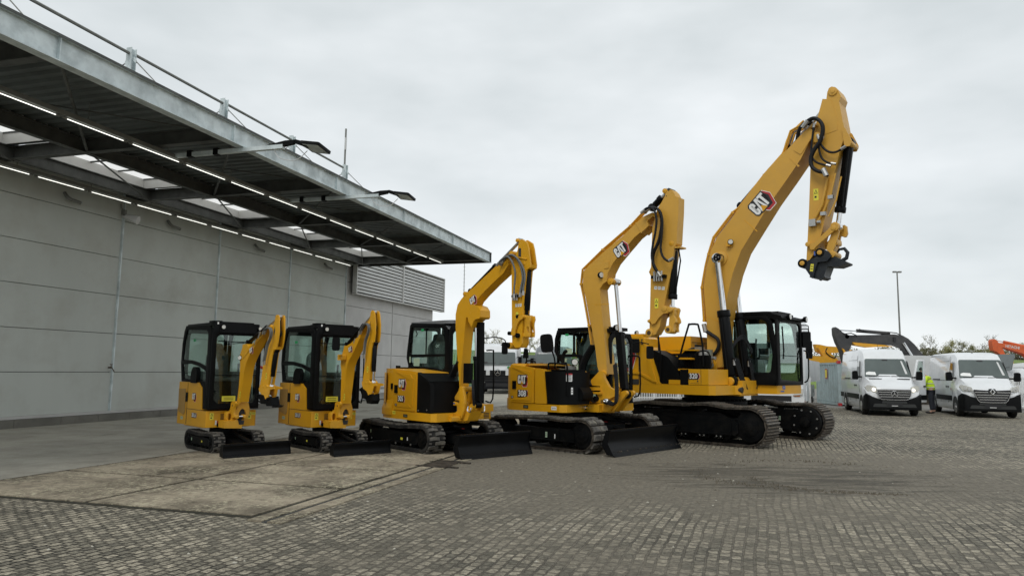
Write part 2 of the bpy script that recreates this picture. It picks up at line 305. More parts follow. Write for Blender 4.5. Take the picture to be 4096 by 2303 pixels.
# ---------------------------------------------------------------- the ground
def ground_mat():
    m = bpy.data.materials.new('stone_setts'); m.use_nodes = True; t = m.node_tree; t.nodes.clear(); L = t.links.new
    o = N(t, 'ShaderNodeOutputMaterial'); p = N(t, 'ShaderNodeBsdfPrincipled'); L(p.outputs[0], o.inputs[0])
    p.inputs['Specular IOR Level'].default_value = 0.35
    tc = N(t, 'ShaderNodeTexCoord'); ob = tc.outputs['Object']
    mp = N(t, 'ShaderNodeMapping'); mp.inputs['Rotation'].default_value = (0, 0, R(-71)); L(ob, mp.inputs[0])
    d1 = N(t, 'ShaderNodeTexNoise', Scale=13.0, Detail=3.0); L(ob, d1.inputs[0])
    d2 = N(t, 'ShaderNodeTexNoise', Scale=0.5, Detail=2.0); L(ob, d2.inputs[0])
    s1 = N(t, 'ShaderNodeVectorMath', operation='SCALE'); s1.inputs['Scale'].default_value = 0.045; L(d1.outputs['Color'], s1.inputs[0])
    s2 = N(t, 'ShaderNodeVectorMath', operation='SCALE'); s2.inputs['Scale'].default_value = 0.14; L(d2.outputs['Color'], s2.inputs[0])
    a1 = N(t, 'ShaderNodeVectorMath', operation='ADD'); L(mp.outputs[0], a1.inputs[0]); L(s1.outputs[0], a1.inputs[1])
    a2 = N(t, 'ShaderNodeVectorMath', operation='ADD'); L(a1.outputs[0], a2.inputs[0]); L(s2.outputs[0], a2.inputs[1])
    br = N(t, 'ShaderNodeTexBrick', offset=0.5, squash=1.0)
    br.inputs['Scale'].default_value = 1.0; br.inputs['Brick Width'].default_value = 0.125; br.inputs['Row Height'].default_value = 0.098
    br.inputs['Mortar Size'].default_value = 0.013; br.inputs['Mortar Smooth'].default_value = 0.6; br.inputs['Bias'].default_value = -0.1
    br.inputs['Color1'].default_value = (0.355, 0.318, 0.245, 1); br.inputs['Color2'].default_value = (0.105, 0.098, 0.076, 1); br.inputs['Mortar'].default_value = (0.010, 0.010, 0.008, 1)
    L(a2.outputs[0], br.inputs[0])
    # mottling on the stones
    n1 = N(t, 'ShaderNodeTexNoise', Scale=20.0, Detail=8.0, Roughness=0.85); L(ob, n1.inputs[0])
    m1 = N(t, 'ShaderNodeMapRange'); m1.inputs['From Min'].default_value = 0.40; m1.inputs['From Max'].default_value = 0.60; m1.inputs['To Min'].default_value = 0.35; m1.inputs['To Max'].default_value = 1.75; L(n1.outputs[0], m1.inputs[0])
    c1 = N(t, 'ShaderNodeVectorMath', operation='SCALE'); L(br.outputs[0], c1.inputs[0]); L(m1.outputs[0], c1.inputs['Scale'])
    # patches of wear, several metres across
    n2 = N(t, 'ShaderNodeTexNoise', Scale=0.34, Detail=5.0, Roughness=0.6); L(ob, n2.inputs[0])
    m2 = N(t, 'ShaderNodeMapRange'); m2.inputs['From Min'].default_value = 0.35; m2.inputs['From Max'].default_value = 0.65; m2.inputs['To Min'].default_value = 0.72; m2.inputs['To Max'].default_value = 1.2; L(n2.outputs[0], m2.inputs[0])
    c2 = N(t, 'ShaderNodeVectorMath', operation='SCALE'); L(c1.outputs[0], c2.inputs[0]); L(m2.outputs[0], c2.inputs['Scale'])
    # silt: fills joints first, then covers whole stones where it is thick
    sx = N(t, 'ShaderNodeSeparateXYZ'); L(ob, sx.inputs[0])
    def ell(cx, cy, rx, ry, amp):
        a = N(t, 'ShaderNodeMath', operation='SUBTRACT'); L(sx.outputs[0], a.inputs[0]); a.inputs[1].default_value = cx
        b = N(t, 'ShaderNodeMath', operation='SUBTRACT'); L(sx.outputs[1], b.inputs[0]); b.inputs[1].default_value = cy
        a2_ = N(t, 'ShaderNodeMath', operation='DIVIDE'); L(a.outputs[0], a2_.inputs[0]); a2_.inputs[1].default_value = rx
        b2_ = N(t, 'ShaderNodeMath', operation='DIVIDE'); L(b.outputs[0], b2_.inputs[0]); b2_.inputs[1].default_value = ry
        pa = N(t, 'ShaderNodeMath', operation='MULTIPLY'); L(a2_.outputs[0], pa.inputs[0]); L(a2_.outputs[0], pa.inputs[1])
        pb = N(t, 'ShaderNodeMath', operation='MULTIPLY_ADD'); L(b2_.outputs[0], pb.inputs[0]); L(b2_.outputs[0], pb.inputs[1]); L(pa.outputs[0], pb.inputs[2])
        mr = N(t, 'ShaderNodeMapRange'); mr.inputs['From Min'].default_value = 0.1; mr.inputs['From Max'].default_value = 1.6; mr.inputs['To Min'].default_value = amp; mr.inputs['To Max'].default_value = 0.0; L(pb.outputs[0], mr.inputs[0])
        return mr.outputs[0]
    e1 = ell(2.6, 12.4, 7.0, 3.6, 0.62); e2 = ell(1.9, 6.8, 4.6, 2.8, 0.25)
    ea = N(t, 'ShaderNodeMath', operation='ADD'); L(e1, ea.inputs[0]); L(e2, ea.inputs[1])
    n3 = N(t, 'ShaderNodeTexNoise', Scale=0.9, Detail=7.0, Roughness=0.62); L(ob, n3.inputs[0])
    sm = N(t, 'ShaderNodeMath', operation='MULTIPLY_ADD'); L(n3.outputs[0], sm.inputs[0]); sm.inputs[1].default_value = 1.0; L(ea.outputs[0], sm.inputs[2])
    su = N(t, 'ShaderNodeMath', operation='MULTIPLY_ADD'); L(br.outputs['Fac'], su.inputs[0]); su.inputs[1].default_value = 0.26; L(sm.outputs[0], su.inputs[2])
    m3 = N(t, 'ShaderNodeMapRange'); m3.inputs['From Min'].default_value = 0.62; m3.inputs['From Max'].default_value = 1.02; m3.inputs['To Max'].default_value = 0.95; L(su.outputs[0], m3.inputs[0])
    n4 = N(t, 'ShaderNodeTexNoise', Scale=14.0, Detail=8.0, Roughness=0.75); L(ob, n4.inputs[0])
    silt = N(t, 'ShaderNodeValToRGB'); silt.color_ramp.elements[0].position = 0.3; silt.color_ramp.elements[0].color = (0.070, 0.062, 0.047, 1); silt.color_ramp.elements[1].position = 0.72; silt.color_ramp.elements[1].color = (0.265, 0.236, 0.183, 1); L(n4.outputs[0], silt.inputs[0])
    mi = N(t, 'ShaderNodeMix', data_type='RGBA'); L(m3.outputs[0], mi.inputs[0]); L(c2.outputs[0], mi.inputs[6]); L(silt.outputs[0], mi.inputs[7])
    # smeared dark mud left by turning tracks
    mp2 = N(t, 'ShaderNodeMapping'); mp2.inputs['Rotation'].default_value = (0, 0, R(8)); mp2.inputs['Scale'].default_value = (0.45, 2.4, 1); L(ob, mp2.inputs[0])
    n6 = N(t, 'ShaderNodeTexNoise', Scale=1.5, Detail=9.0, Roughness=0.72, Distortion=1.2); L(mp2.outputs[0], n6.inputs[0])
    e3 = ell(4.3, 11.6, 3.6, 2.6, 0.34)
    a6 = N(t, 'ShaderNodeMath', operation='ADD'); L(n6.outputs[0], a6.inputs[0]); L(e3, a6.inputs[1])
    m6 = N(t, 'ShaderNodeMapRange'); m6.inputs['From Min'].default_value = 0.76; m6.inputs['From Max'].default_value = 0.90; m6.inputs['To Max'].default_value = 0.9; L(a6.outputs[0], m6.inputs[0])
    mj = N(t, 'ShaderNodeMix', data_type='RGBA'); L(m6.outputs[0], mj.inputs[0]); L(mi.outputs[2], mj.inputs[6]); mj.inputs[7].default_value = (0.060, 0.053, 0.040, 1)
    L(mj.outputs[2], p.inputs['Base Color']); p.inputs['Roughness'].default_value = 0.78
    inv = N(t, 'ShaderNodeMath', operation='SUBTRACT'); inv.inputs[0].default_value = 1.0; L(br.outputs['Fac'], inv.inputs[1])
    keep = N(t, 'ShaderNodeMath', operation='SUBTRACT'); keep.inputs[0].default_value = 1.0; L(m3.outputs[0], keep.inputs[1])
    h0 = N(t, 'ShaderNodeMath', operation='MULTIPLY'); L(inv.outputs[0], h0.inputs[0]); L(keep.outputs[0], h0.inputs[1])
    h1 = N(t, 'ShaderNodeMath', operation='MULTIPLY_ADD'); L(n1.outputs[0], h1.inputs[0]); h1.inputs[1].default_value = 0.55; L(h0.outputs[0], h1.inputs[2])
    h2 = N(t, 'ShaderNodeMath', operation='MULTIPLY_ADD'); L(n4.outputs[0], h2.inputs[0]); h2.inputs[1].default_value = 0.35; L(h1.outputs[0], h2.inputs[2])
    bp = N(t, 'ShaderNodeBump', Strength=1.0, Distance=0.032); L(h2.outputs[0], bp.inputs['Height']); L(bp.outputs[0], p.inputs['Normal'])
    return m
def slab_mat(name, c0, c1, speck, amt, bump=0.4, stain=(0.05, 0.045, 0.035), st_amt=0.0, fine=24.0):
    m = bpy.data.materials.new(name); m.use_nodes = True; t = m.node_tree; t.nodes.clear(); L = t.links.new
    o = N(t, 'ShaderNodeOutputMaterial'); p = N(t, 'ShaderNodeBsdfPrincipled'); L(p.outputs[0], o.inputs[0]); p.inputs['Roughness'].default_value = 0.88; p.inputs['Specular IOR Level'].default_value = 0.25
    tc = N(t, 'ShaderNodeTexCoord'); ob = tc.outputs['Object']
    n1 = N(t, 'ShaderNodeTexNoise', Scale=0.8, Detail=9.0, Roughness=0.7); L(ob, n1.inputs[0])
    r1 = N(t, 'ShaderNodeValToRGB'); r1.color_ramp.elements[0].position = 0.36; r1.color_ramp.elements[0].color = (*c0, 1); r1.color_ramp.elements[1].position = 0.62; r1.color_ramp.elements[1].color = (*c1, 1); L(n1.outputs[0], r1.inputs[0])
    n2 = N(t, 'ShaderNodeTexNoise', Scale=fine, Detail=8.0, Roughness=0.8); L(ob, n2.inputs[0])
    r2 = N(t, 'ShaderNodeMapRange'); r2.inputs['From Min'].default_value = 0.50; r2.inputs['From Max'].default_value = 0.58; r2.inputs['To Max'].default_value = amt; L(n2.outputs[0], r2.inputs[0])
    n5 = N(t, 'ShaderNodeTexNoise', Scale=1.3, Detail=5.0, Roughness=0.6); L(ob, n5.inputs[0])
    r5 = N(t, 'ShaderNodeMapRange'); r5.inputs['From Min'].default_value = 0.36; r5.inputs['From Max'].default_value = 0.6; L(n5.outputs[0], r5.inputs[0])
    mu = N(t, 'ShaderNodeMath', operation='MULTIPLY'); L(r2.outputs[0], mu.inputs[0]); L(r5.outputs[0], mu.inputs[1])
    mi = N(t, 'ShaderNodeMix', data_type='RGBA'); L(mu.outputs[0], mi.inputs[0]); L(r1.outputs[0], mi.inputs[6]); mi.inputs[7].default_value = (*speck, 1)
    n7 = N(t, 'ShaderNodeTexNoise', Scale=fine * 0.55, Detail=8.0, Roughness=0.8); L(ob, n7.inputs[0])
    r7 = N(t, 'ShaderNodeMapRange'); r7.inputs['From Min'].default_value = 0.46; r7.inputs['From Max'].default_value = 0.38; r7.inputs['To Max'].default_value = min(1, amt * 0.7); L(n7.outputs[0], r7.inputs[0])
    mk = N(t, 'ShaderNodeMix', data_type='RGBA'); L(r7.outputs[0], mk.inputs[0]); L(mi.outputs[2], mk.inputs[6]); mk.inputs[7].default_value = (*[c * 0.62 for c in c0], 1)
    mp = N(t, 'ShaderNodeMapping'); mp.inputs['Scale'].default_value = (0.35, 1.6, 1); mp.inputs['Rotation'].default_value = (0, 0, 0.35); L(ob, mp.inputs[0])
    n8 = N(t, 'ShaderNodeTexNoise', Scale=0.8, Detail=10.0, Roughness=0.7, Distortion=0.8); L(mp.outputs[0], n8.inputs[0])
    r8 = N(t, 'ShaderNodeMapRange'); r8.inputs['From Min'].default_value = 0.60; r8.inputs['From Max'].default_value = 0.68; r8.inputs['To Max'].default_value = st_amt; L(n8.outputs[0], r8.inputs[0])
    ml = N(t, 'ShaderNodeMix', data_type='RGBA'); L(r8.outputs[0], ml.inputs[0]); L(mk.outputs[2], ml.inputs[6]); ml.inputs[7].default_value = (*stain, 1)
    L(ml.outputs[2], p.inputs['Base Color'])
    bp = N(t, 'ShaderNodeBump', Strength=bump, Distance=0.008); L(n2.outputs[0], bp.inputs['Height']); L(bp.outputs[0], p.inputs['Normal'])
    return m
M['setts'] = ground_mat()
M['slab'] = slab_mat('mossy_concrete_slab', (0.075, 0.064, 0.046), (0.35, 0.30, 0.225), (0.50, 0.46, 0.33), 0.9, fine=15.0)
M['apron'] = slab_mat('smooth_concrete', (0.28, 0.265, 0.225), (0.42, 0.40, 0.34), (0.2, 0.185, 0.16), 0.25, 0.15, stain=(0.12, 0.108, 0.088), st_amt=0.75)
M['dirtjoint'] = slab_mat('joint_dirt', (0.022, 0.02, 0.015), (0.045, 0.042, 0.032), (0.07, 0.08, 0.03), 0.4)
M['asphalt'] = slab_mat('far_yard_asphalt', (0.16, 0.155, 0.145), (0.23, 0.22, 0.205), (0.30, 0.29, 0.27), 0.4)
# ---------------------------------------------------------------- ground sheets
BO, BYAW = (-11.675, 20.333), 73.5
def atB(o): o.location = (BO[0], BO[1], o.location.z); o.rotation_euler = (0, 0, R(BYAW)); return o
b = MB()
XS = [-400, -120, -60, -40] + [-40 + 4 * i for i in range(1, 21)] + [60, 120, 400]; YS = [-200, -40, -10] + [-10 + 4 * i for i in range(1, 26)] + [120, 200, 600]
def sheet(xs, ys, z, m): 
    bb = bmesh.new(); V = [[bb.verts.new((x, y, z)) for y in ys] for x in xs]
    for i in range(len(xs) - 1):
        for j in range(len(ys) - 1): bb.faces.new([V[i][j], V[i + 1][j], V[i + 1][j + 1], V[i][j + 1]])
    me = bpy.data.meshes.new('sheet'); bb.to_mesh(me); bb.free(); me.materials.append(m); return me
structure(new('ground', sheet(XS, YS, 0.0, M['setts'])))
# smooth concrete strip along the hall
o = structure(new('pavement', sheet([-40, -9.2, 0, 10, 20, 34], [-7.32, -4, 0.6], 0.006, M['apron']))); atB(o)
# far asphalt behind the machines
o = structure(new('road', sheet([22, 30, 60, 140], [-60, -30, -7.4], 0.004, M['asphalt']))); atB(o)
# slab field
o = structure(new('path', sheet([-9.35, 0, 6.9], [-12.12, -7.36], 0.004, M['dirtjoint']))); atB(o)
b = MB()
xs = [-9.3, -7.38, -5.62, -3.8, -1.95, -0.1, 1.75, 3.6, 5.45]; ysl = [-12.08, -9.78, -7.38]
random.seed(3)
for i in range(len(xs)):
    for j in range(2):
        x0 = xs[i]; x1 = (xs[i + 1] if i + 1 < len(xs) else 6.9)
        b.box(x0 + 0.04, x1 - 0.04, ysl[j] + 0.035, ysl[j + 1] - 0.035, -0.05, 0.016 + random.uniform(-.003, .003), bev=0.006)
o = b.add('pavement_slabs', M['slab']); structure(o); atB(o)
# drainage channel
ch = thing('drain_channel', 'long concrete drainage channel with a dark slot beside the pale slabs', 'drain', (BO[0], BO[1], 0), BYAW)
b = MB()
for i in range(9):
    x0 = -9.5 + i * 1.82
    b.box(x0 + .01, x0 + 1.81, -12.32, -12.14, -.05, .018, bev=.005); b.box(x0 + .01, x0 + 1.81, -12.56, -12.38, -.05, .014, bev=.005)
b.add('edge_blocks', M['slab'], ch)
MB().box(-9.5, 6.9, -12.38, -12.32, -.02, .006).add('slot', M['joint'], ch)
b = MB()
for x in (-4.9, -4.3): b.box(x, x + .05, -12.75, -12.0, .0, .024, bev=.004)
b.box(-5.0, -4.1, -12.56, -12.14, .0, .021, bev=.004); b.add('grate_cover', M['shoe'], ch)
# mud crumbs and ridges scraped up by the tracks
random.seed(11); b = MB(); bb = bmesh.new()
def crumb(x, y, sx, sy, h, a):
    n = 7; ca, sa = math.cos(a), math.sin(a); ring = []
    for k in range(n):
        t = 2 * PI * k / n; rr = random.uniform(.7, 1.2); u, v = math.cos(t) * sx * rr, math.sin(t) * sy * rr
        ring.append(bb.verts.new((x + u * ca - v * sa, y + u * sa + v * ca, 0.001)))
    top = bb.verts.new((x + random.uniform(-.3, .3) * sx, y + random.uniform(-.3, .3) * sy, h))
    for k in range(n): bb.faces.new([ring[k], ring[(k + 1) % n], top])
def arc(cx, cy, r, a0, a1, n, jit, sx=(.02, .07)):
    for _ in range(n * 2):
        a = R(random.uniform(a0, a1)); rr = r + random.gauss(0, jit); s_ = random.uniform(*sx) * .62
        crumb(cx + rr * math.cos(a), cy + rr * math.sin(a) * .8, s_, s_ * .45, random.uniform(.012, .035), a + PI / 2)
arc(4.9, 11.6, 1.9, 150, 262, 90, .10, (.012, .035)); arc(5.2, 11.2, 1.5, 165, 275, 90, .05, (.012, .035)); arc(5.0, 12.6, 1.3, 30, 170, 60, .12, (.01, .03))
for _ in range(420): crumb(random.gauss(3.6, 2.6), random.gauss(12.3, 1.6), random.uniform(.008, .03), random.uniform(.008, .02), random.uniform(.004, .014), random.uniform(0, 6))
me = bpy.data.meshes.new('mud'); bb.to_mesh(me); bb.free(); b.bm.free()
M['mud'] = mat('mud', (0.115, 0.10, 0.076), 0.95, var=0.35, scale=20, bump=.5, bscale=80); me.materials.append(M['mud'])
stuff(new('mud', me), 'crumbs and curved ridges of dark mud scraped over the setts', 'mud')
bb = bmesh.new(); random.seed(5)
for _ in range(70):
    crumb(random.uniform(-5, 9), random.uniform(6, 15), random.uniform(.012, .03), random.uniform(.01, .02), .012, random.uniform(0, 6))
me = bpy.data.meshes.new('litter'); bb.to_mesh(me); bb.free(); me.materials.append(mat('pale_grit', (0.4, 0.38, 0.32), 0.9))
stuff(new('grit', me), 'pale grit and small stones scattered on the paved yard', 'grit')

# ---------------------------------------------------------------- the hall
hall = thing('warehouse', 'long grey panel-clad hall with a louvred screen at its far end', 'building', (BO[0], BO[1], 0), BYAW)
wallz = [0.28, 1.39, 2.50, 3.62, 4.73, 5.84, 7.0]
jx = [-12.1, -7.75, -3.45, 0.85, 5.14, 9.50, 14.07]
b = MB()
for i in range(len(jx) - 1):
    for k in range(6):
        b.box(jx[i] + .03, jx[i + 1] - .03, .15, .32, wallz[k] + .008, wallz[k + 1] - .008, bev=.006)
b.add('wall_panels', M['panel'], hall)
b = MB(); z2 = [0.03, 1.15, 2.27, 3.40, 4.52, 5.64, 7.0]; j2 = [14.12, 19.13, 24.6]
for i in range(2):
    for k in range(6): b.box(j2[i] + .02, j2[i + 1] - .02, .15, .32, z2[k] + .01, z2[k + 1] - .01, bev=.006)
b.add('wall_panels', M['panel2'], hall)
MB().box(-12.2, 24.55, .26, 14, .0, 6.95).add('core', M['joint'], hall)
b = MB()
for k in range(6): b.box(24.56, 24.70, .16, 14, z2[k] + .01, z2[k + 1] - .01, bev=.005)
b.add('end_wall', M['panel2'], hall)
for x in jx[1:]:
    MB().box(x - .022, x + .022, .105, .2, .28, 6.9, bev=.006).box(x - .04, x - .026, .13, .2, .28, 6.9).add('joint_strip', M['galv'], hall)
for x in (19.13,): MB().box(x - .012, x + .012, .12, .2, .05, 6.9).add('joint_strip', M['panel2'], hall)
b = MB(); random.seed(2); x = -12.2
b.box(-12.2, 14.07, .10, .26, .215, .285, bev=.004, m=1)
while x < 14.0:
    x1 = min(x + random.uniform(1.1, 1.35), 14.07); b.box(x + .006, x1 - .006, -.0, .3, .0, .21 + random.uniform(-.004, .004), bev=.012); x = x1
b.add('plinth', [M['plinth'], M['panel2']], hall)
# louvre screen
lv = MB().box(14.42, 25.6, -.02, .0, 5.14, 7.12).add('louvre_screen', M['joint'], hall)
b = MB(); nsl = 11
for k in range(nsl):
    z = 5.2 + k * (1.86 / nsl)
    b.prism([(-.205, z + .01), (-.125, z + .160), (-.06, z + .165), (-.10, z + .155), (-.19, z + .0)], 14.46, 25.56, 'x')
b.add('slats', M['louvre'], lv)
b = MB()
for x in (14.42, 19.62, 25.56): b.box(x, x + .07, -.24, -.02, 5.1, 7.14, bev=.005)
b.box(14.42, 25.63, -.24, -.02, 7.12, 7.17, bev=.005); b.box(14.42, 25.63, -.24, -.02, 5.08, 5.13, bev=.005)
b.add('frame', M['louvre'], lv)
# small fittings fixed to the wall
t = thing('wall_tap', 'corroded water tap fixed to the wall beside the leftmost panel joint', 'tap', (0, 0, 0)); t.parent = None; atB(t)
MB().cyl((.72, .15, 1.52), (.72, .05, 1.52), .022, 10).tube([(.72, .05, 1.52), (.72, .02, 1.5), (.78, .02, 1.44), (.80, .02, 1.40)], .014, 8).cyl((.72, .06, 1.52), (.72, .06, 1.60), .012, 8).box(.68, .76, .05, .07, 1.6, 1.62).add('tap_body', M['brass'], t)
t = thing('socket_box', 'small pale socket box on the wall between the two smallest diggers', 'socket box'); atB(t)
MB().box(7.35, 7.65, .0, .15, 1.50, 1.78, bev=.02).add('box', M['dullwhite'], t); MB().cyl((7.62, .02, 1.6), (7.72, -.06, 1.55), .05, 12).add('plug', M['red'], t)
def horn(x, tex):
    t = thing('horn_speaker', tex, 'speaker', group='wall fittings under the canopy edge'); atB(t)
    MB().cyl((x, .14, 6.0), (x + .18, -.28, 5.86), .05, 16, r2=.13, bev=.004).add('horn', M['dullwhite'], t)
    MB().box(x - .04, x + .04, .02, .15, 5.98, 6.16, bev=.01).tube([(x, .1, 6.14), (x - .1, .1, 6.2), (x - .12, .1, 6.32)], .02, 6).add('bracket', M['galvdark'], t)
horn(.80, 'pale horn speaker under the light row, directly above the leftmost wall joint')
def pipe(x, tex):
    t = thing('pipe_elbow', tex, 'pipe'); atB(t)
    MB().tube([(x - .3, .12, 6.20), (x - .3, .04, 6.10), (x - .2, 0, 6.03), (x, -.02, 6.01), (x + .08, -.06, 5.98)], .045, 10, smooth=4).add('elbow', M['galvdark'], t)
pipe(-.9, 'bent grey pipe under the light row, left of the horn speaker')
pipe(2.9, 'bent grey pipe under the light row, right of the horn speaker')
pipe(7.4, 'bent grey pipe under the light row, third from the left')
pipe(12.4, 'bent grey pipe under the light row near the canopy end')
g = thing('guard_rail', 'white double guard rail along the foot of the far wall', 'guard rail'); atB(g)
MB().box(16.0, 23.5, -.28, -.22, .66, .84, bev=.01).box(16.0, 23.5, -.30, -.24, .38, .56, bev=.01).add('rails', M['dullwhite'], g)
for x in (16.3, 18.6, 20.9, 23.2): MB().box(x, x + .1, -.22, -.14, 0, .8, bev=.01).add('post', M['galvdark'], g)

# ---------------------------------------------------------------- the canopy
cn = thing('canopy', 'long galvanised steel canopy hung from masts over the hall front', 'canopy', (BO[0], BO[1], 0), BYAW)
XE = 14.6; X0 = -14.5
def trap(x0, x1, y0, y1, z):
    bb = bmesh.new(); prof = []; x = x0
    while x < x1: prof += [(x, z), (x + .11, z), (x + .145, z + .05), (x + .235, z + .05), (x + .27, z)]; x += .28
    A = [bb.verts.new((u, y0, v)) for u, v in prof]; B_ = [bb.verts.new((u, y1, v)) for u, v in prof]
    for i in range(len(A) - 1): bb.faces.new([A[i], A[i + 1], B_[i + 1], B_[i]])
    return bb
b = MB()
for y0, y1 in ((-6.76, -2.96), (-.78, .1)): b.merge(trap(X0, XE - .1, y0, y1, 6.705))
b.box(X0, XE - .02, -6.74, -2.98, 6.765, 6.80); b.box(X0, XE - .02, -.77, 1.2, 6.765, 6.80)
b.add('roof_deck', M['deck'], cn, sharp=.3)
# edge beam facing the yard
b = MB()
b.box(X0, XE, -6.79, -6.76, 6.41, 6.80, bev=.003); b.box(X0, XE, -6.86, -6.66, 6.80, 6.82, bev=.003); b.box(X0, XE, -6.86, -6.66, 6.395, 6.412, bev=.003)
for x in (-12.0, -7.6, -3.3, 1.05, 5.4, 9.9): b.box(x - .01, x + .01, -6.85, -6.79, 6.41, 6.80)
b.add('fascia_beam', M['galv'], cn)
MB().box(X0, XE, -6.875, -6.863, 6.79, 6.835).add('edge_flashing', M['beam'], cn)
MB().box(XE - .02, XE + .02, -6.86, .3, 6.40, 6.82, bev=.003).box(XE - .1, XE + .03, -6.86, .3, 6.385, 6.40).add('fascia_beam', M['beam'], cn)
for x in [-12.1, -7.75, -3.45, .85, 5.14, 9.46, 13.86]:
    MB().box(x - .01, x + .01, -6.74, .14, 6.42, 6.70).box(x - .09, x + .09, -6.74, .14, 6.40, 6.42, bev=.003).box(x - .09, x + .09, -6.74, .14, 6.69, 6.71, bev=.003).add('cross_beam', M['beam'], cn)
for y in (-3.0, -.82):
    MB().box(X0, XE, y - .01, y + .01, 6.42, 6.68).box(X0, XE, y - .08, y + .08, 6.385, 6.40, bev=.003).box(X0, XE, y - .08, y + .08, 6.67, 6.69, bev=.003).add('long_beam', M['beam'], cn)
js = [-12.1, -7.75, -3.45, .85, 5.14, 9.46, 13.86]
for i in range(6):
    a = js[i]
    MB().tube([(a + .4, -6.6, 6.46), (js[i + 1] - .1, -3.1, 6.44)], .03, 6).add('brace', M['beam'], cn)
    MB().tube([(a + .1, -3.0, 6.5), (js[i + 1] - .2, -6.6, 6.55)], .014, 6).add('brace', M['beam'], cn)
    MB().tube([(a + .2, -3.0, 6.38), (js[i + 1], -.8, 6.37)], .022, 6).add('brace', M['beam'], cn)
    # raised skylight of this bay
    x0, x1 = a + .3, js[i + 1] - .3
    sk = MB().box(x0, x1, -.80, -.775, 6.69, 6.97).box(x0, x1, -2.96, -2.93, 6.69, 6.97).box(x0 - .02, x0, -2.96, -.775, 6.69, 6.97).box(x1, x1 + .02, -2.96, -.775, 6.69, 6.97).add('skylight_curb', M['louvre'], cn)
    MB().quad([(x0 - .05, -3.0, 6.985), (x1 + .05, -3.0, 6.985), (x1 + .05, -.74, 6.985), (x0 - .05, -.74, 6.985)]).add('glazing', M['skylight'], sk)
    b = MB(); k = x0
    while k < x1: b.box(k - .02, k + .02, -2.96, -.78, 6.94, 6.978); k += (x1 - x0) / 4
    b.add('glazing_bars', M['beam'], sk)
    b = MB(); b.box(a + .09, x0 - .02, -2.96, -.8, 6.72, 6.76); b.box(x1 + .02, js[i + 1] - .09, -2.96, -.8, 6.72, 6.76); b.add('infill_sheet', M['deck'], cn)
MB().box(13.95, XE - .02, -2.96, -.8, 6.72, 6.76).add('infill_sheet', M['deck'], cn)
MB().box(X0, -12.2, -2.96, -.8, 6.72, 6.76).add('infill_sheet', M['deck'], cn)
# masts on the roof and their rods
for i, x in enumerate([-3.45, .85, 5.14, 9.46, 13.86]):
    ms = MB().box(x - .10, x - .085, .2, .4, 6.8, 11.2).box(x + .085, x + .10, .2, .4, 6.8, 11.2).box(x - .09, x + .09, .29, .31, 6.8, 11.2).add('mast', M['galv'], cn)
    b = MB()
    for yy, y2, zz in ((.2, -.02, 10.85), (.4, .62, 10.85)): b.prism([(yy, zz - .06), (y2 * .5 + yy * .5, zz - .14), (y2 * .5 + yy * .5, zz - .04), (yy, zz + .08)], x - .02, x + .02, 'x')
    b.add('lug', M['galv'], ms)
    MB().tube([(x, .09, 10.76), (x, -4.0, 6.9)], .017, 6).add('tie_rod', M['galvdark'], cn)
    MB().tube([(x, .5, 10.76), (x, 4.6, 8.7)], .017, 6).add('tie_rod', M['galvdark'], cn)
    if i < 4: MB().tube([(x + .1, .3, 11.06), (x + 4.2, .3, 11.02)], .048, 8).add('tie_tube', M['galvdark'], cn)
an = thing('antenna', 'thin aerial on the last roof mast of the canopy', 'antenna'); atB(an)
MB().tube([(13.80, .3, 11.2), (13.80, .3, 12.95)], .045, 8).add('rod', M['galvdark'], an)
MB().box(13.72, 13.77, .22, .30, 11.9, 12.5).box(13.82, 13.88, .28, .34, 12.3, 12.55).add('aerial_box', M['dullwhite'], an)
# light rows
for row, y, name in ((0, -.55, 'inner'), (1, -5.0, 'outer')):
    rl = MB().box(X0, 13.35, y - .055, y + .055, 6.27, 6.36, bev=.012)
    k = X0 + .6
    while k < 13.3: rl.tube([(k, y, 6.36), (k, y, 6.72)], .008, 5); k += 2.15
    rl.add('light_rail', M['galvdark'], cn)
    n = 0; x = 13.3 - 1.58
    while x > X0 + .1:
        n += 1
        word = ['', 'first', 'second', 'third', 'fourth', 'fifth', 'sixth', 'seventh', 'eighth', 'ninth', 'tenth', 'eleventh', 'twelfth', 'thirteenth', 'fourteenth', 'fifteenth', 'sixteenth', 'seventeenth', 'eighteenth'][n]
        lab = '%s lit tube from the far end of the light row %s' % (word, 'close to the wall' if row == 0 else 'nearer the canopy edge')
        t = thing('strip_light', lab, 'strip light', group='fluorescent tubes under the canopy'); atB(t)
        MB().cyl((x + .10, y, 6.235), (x + 1.46, y, 6.235), .009, 10).add('tube', M['tube'], t)
        MB().cyl((x + .01, y, 6.24), (x + .095, y, 6.24), .022, 10).add('end_cap', M['galvdark'], t); MB().cyl((x + 1.465, y, 6.24), (x + 1.55, y, 6.24), .022, 10).add('end_cap', M['galvdark'], t)
        x -= 1.60
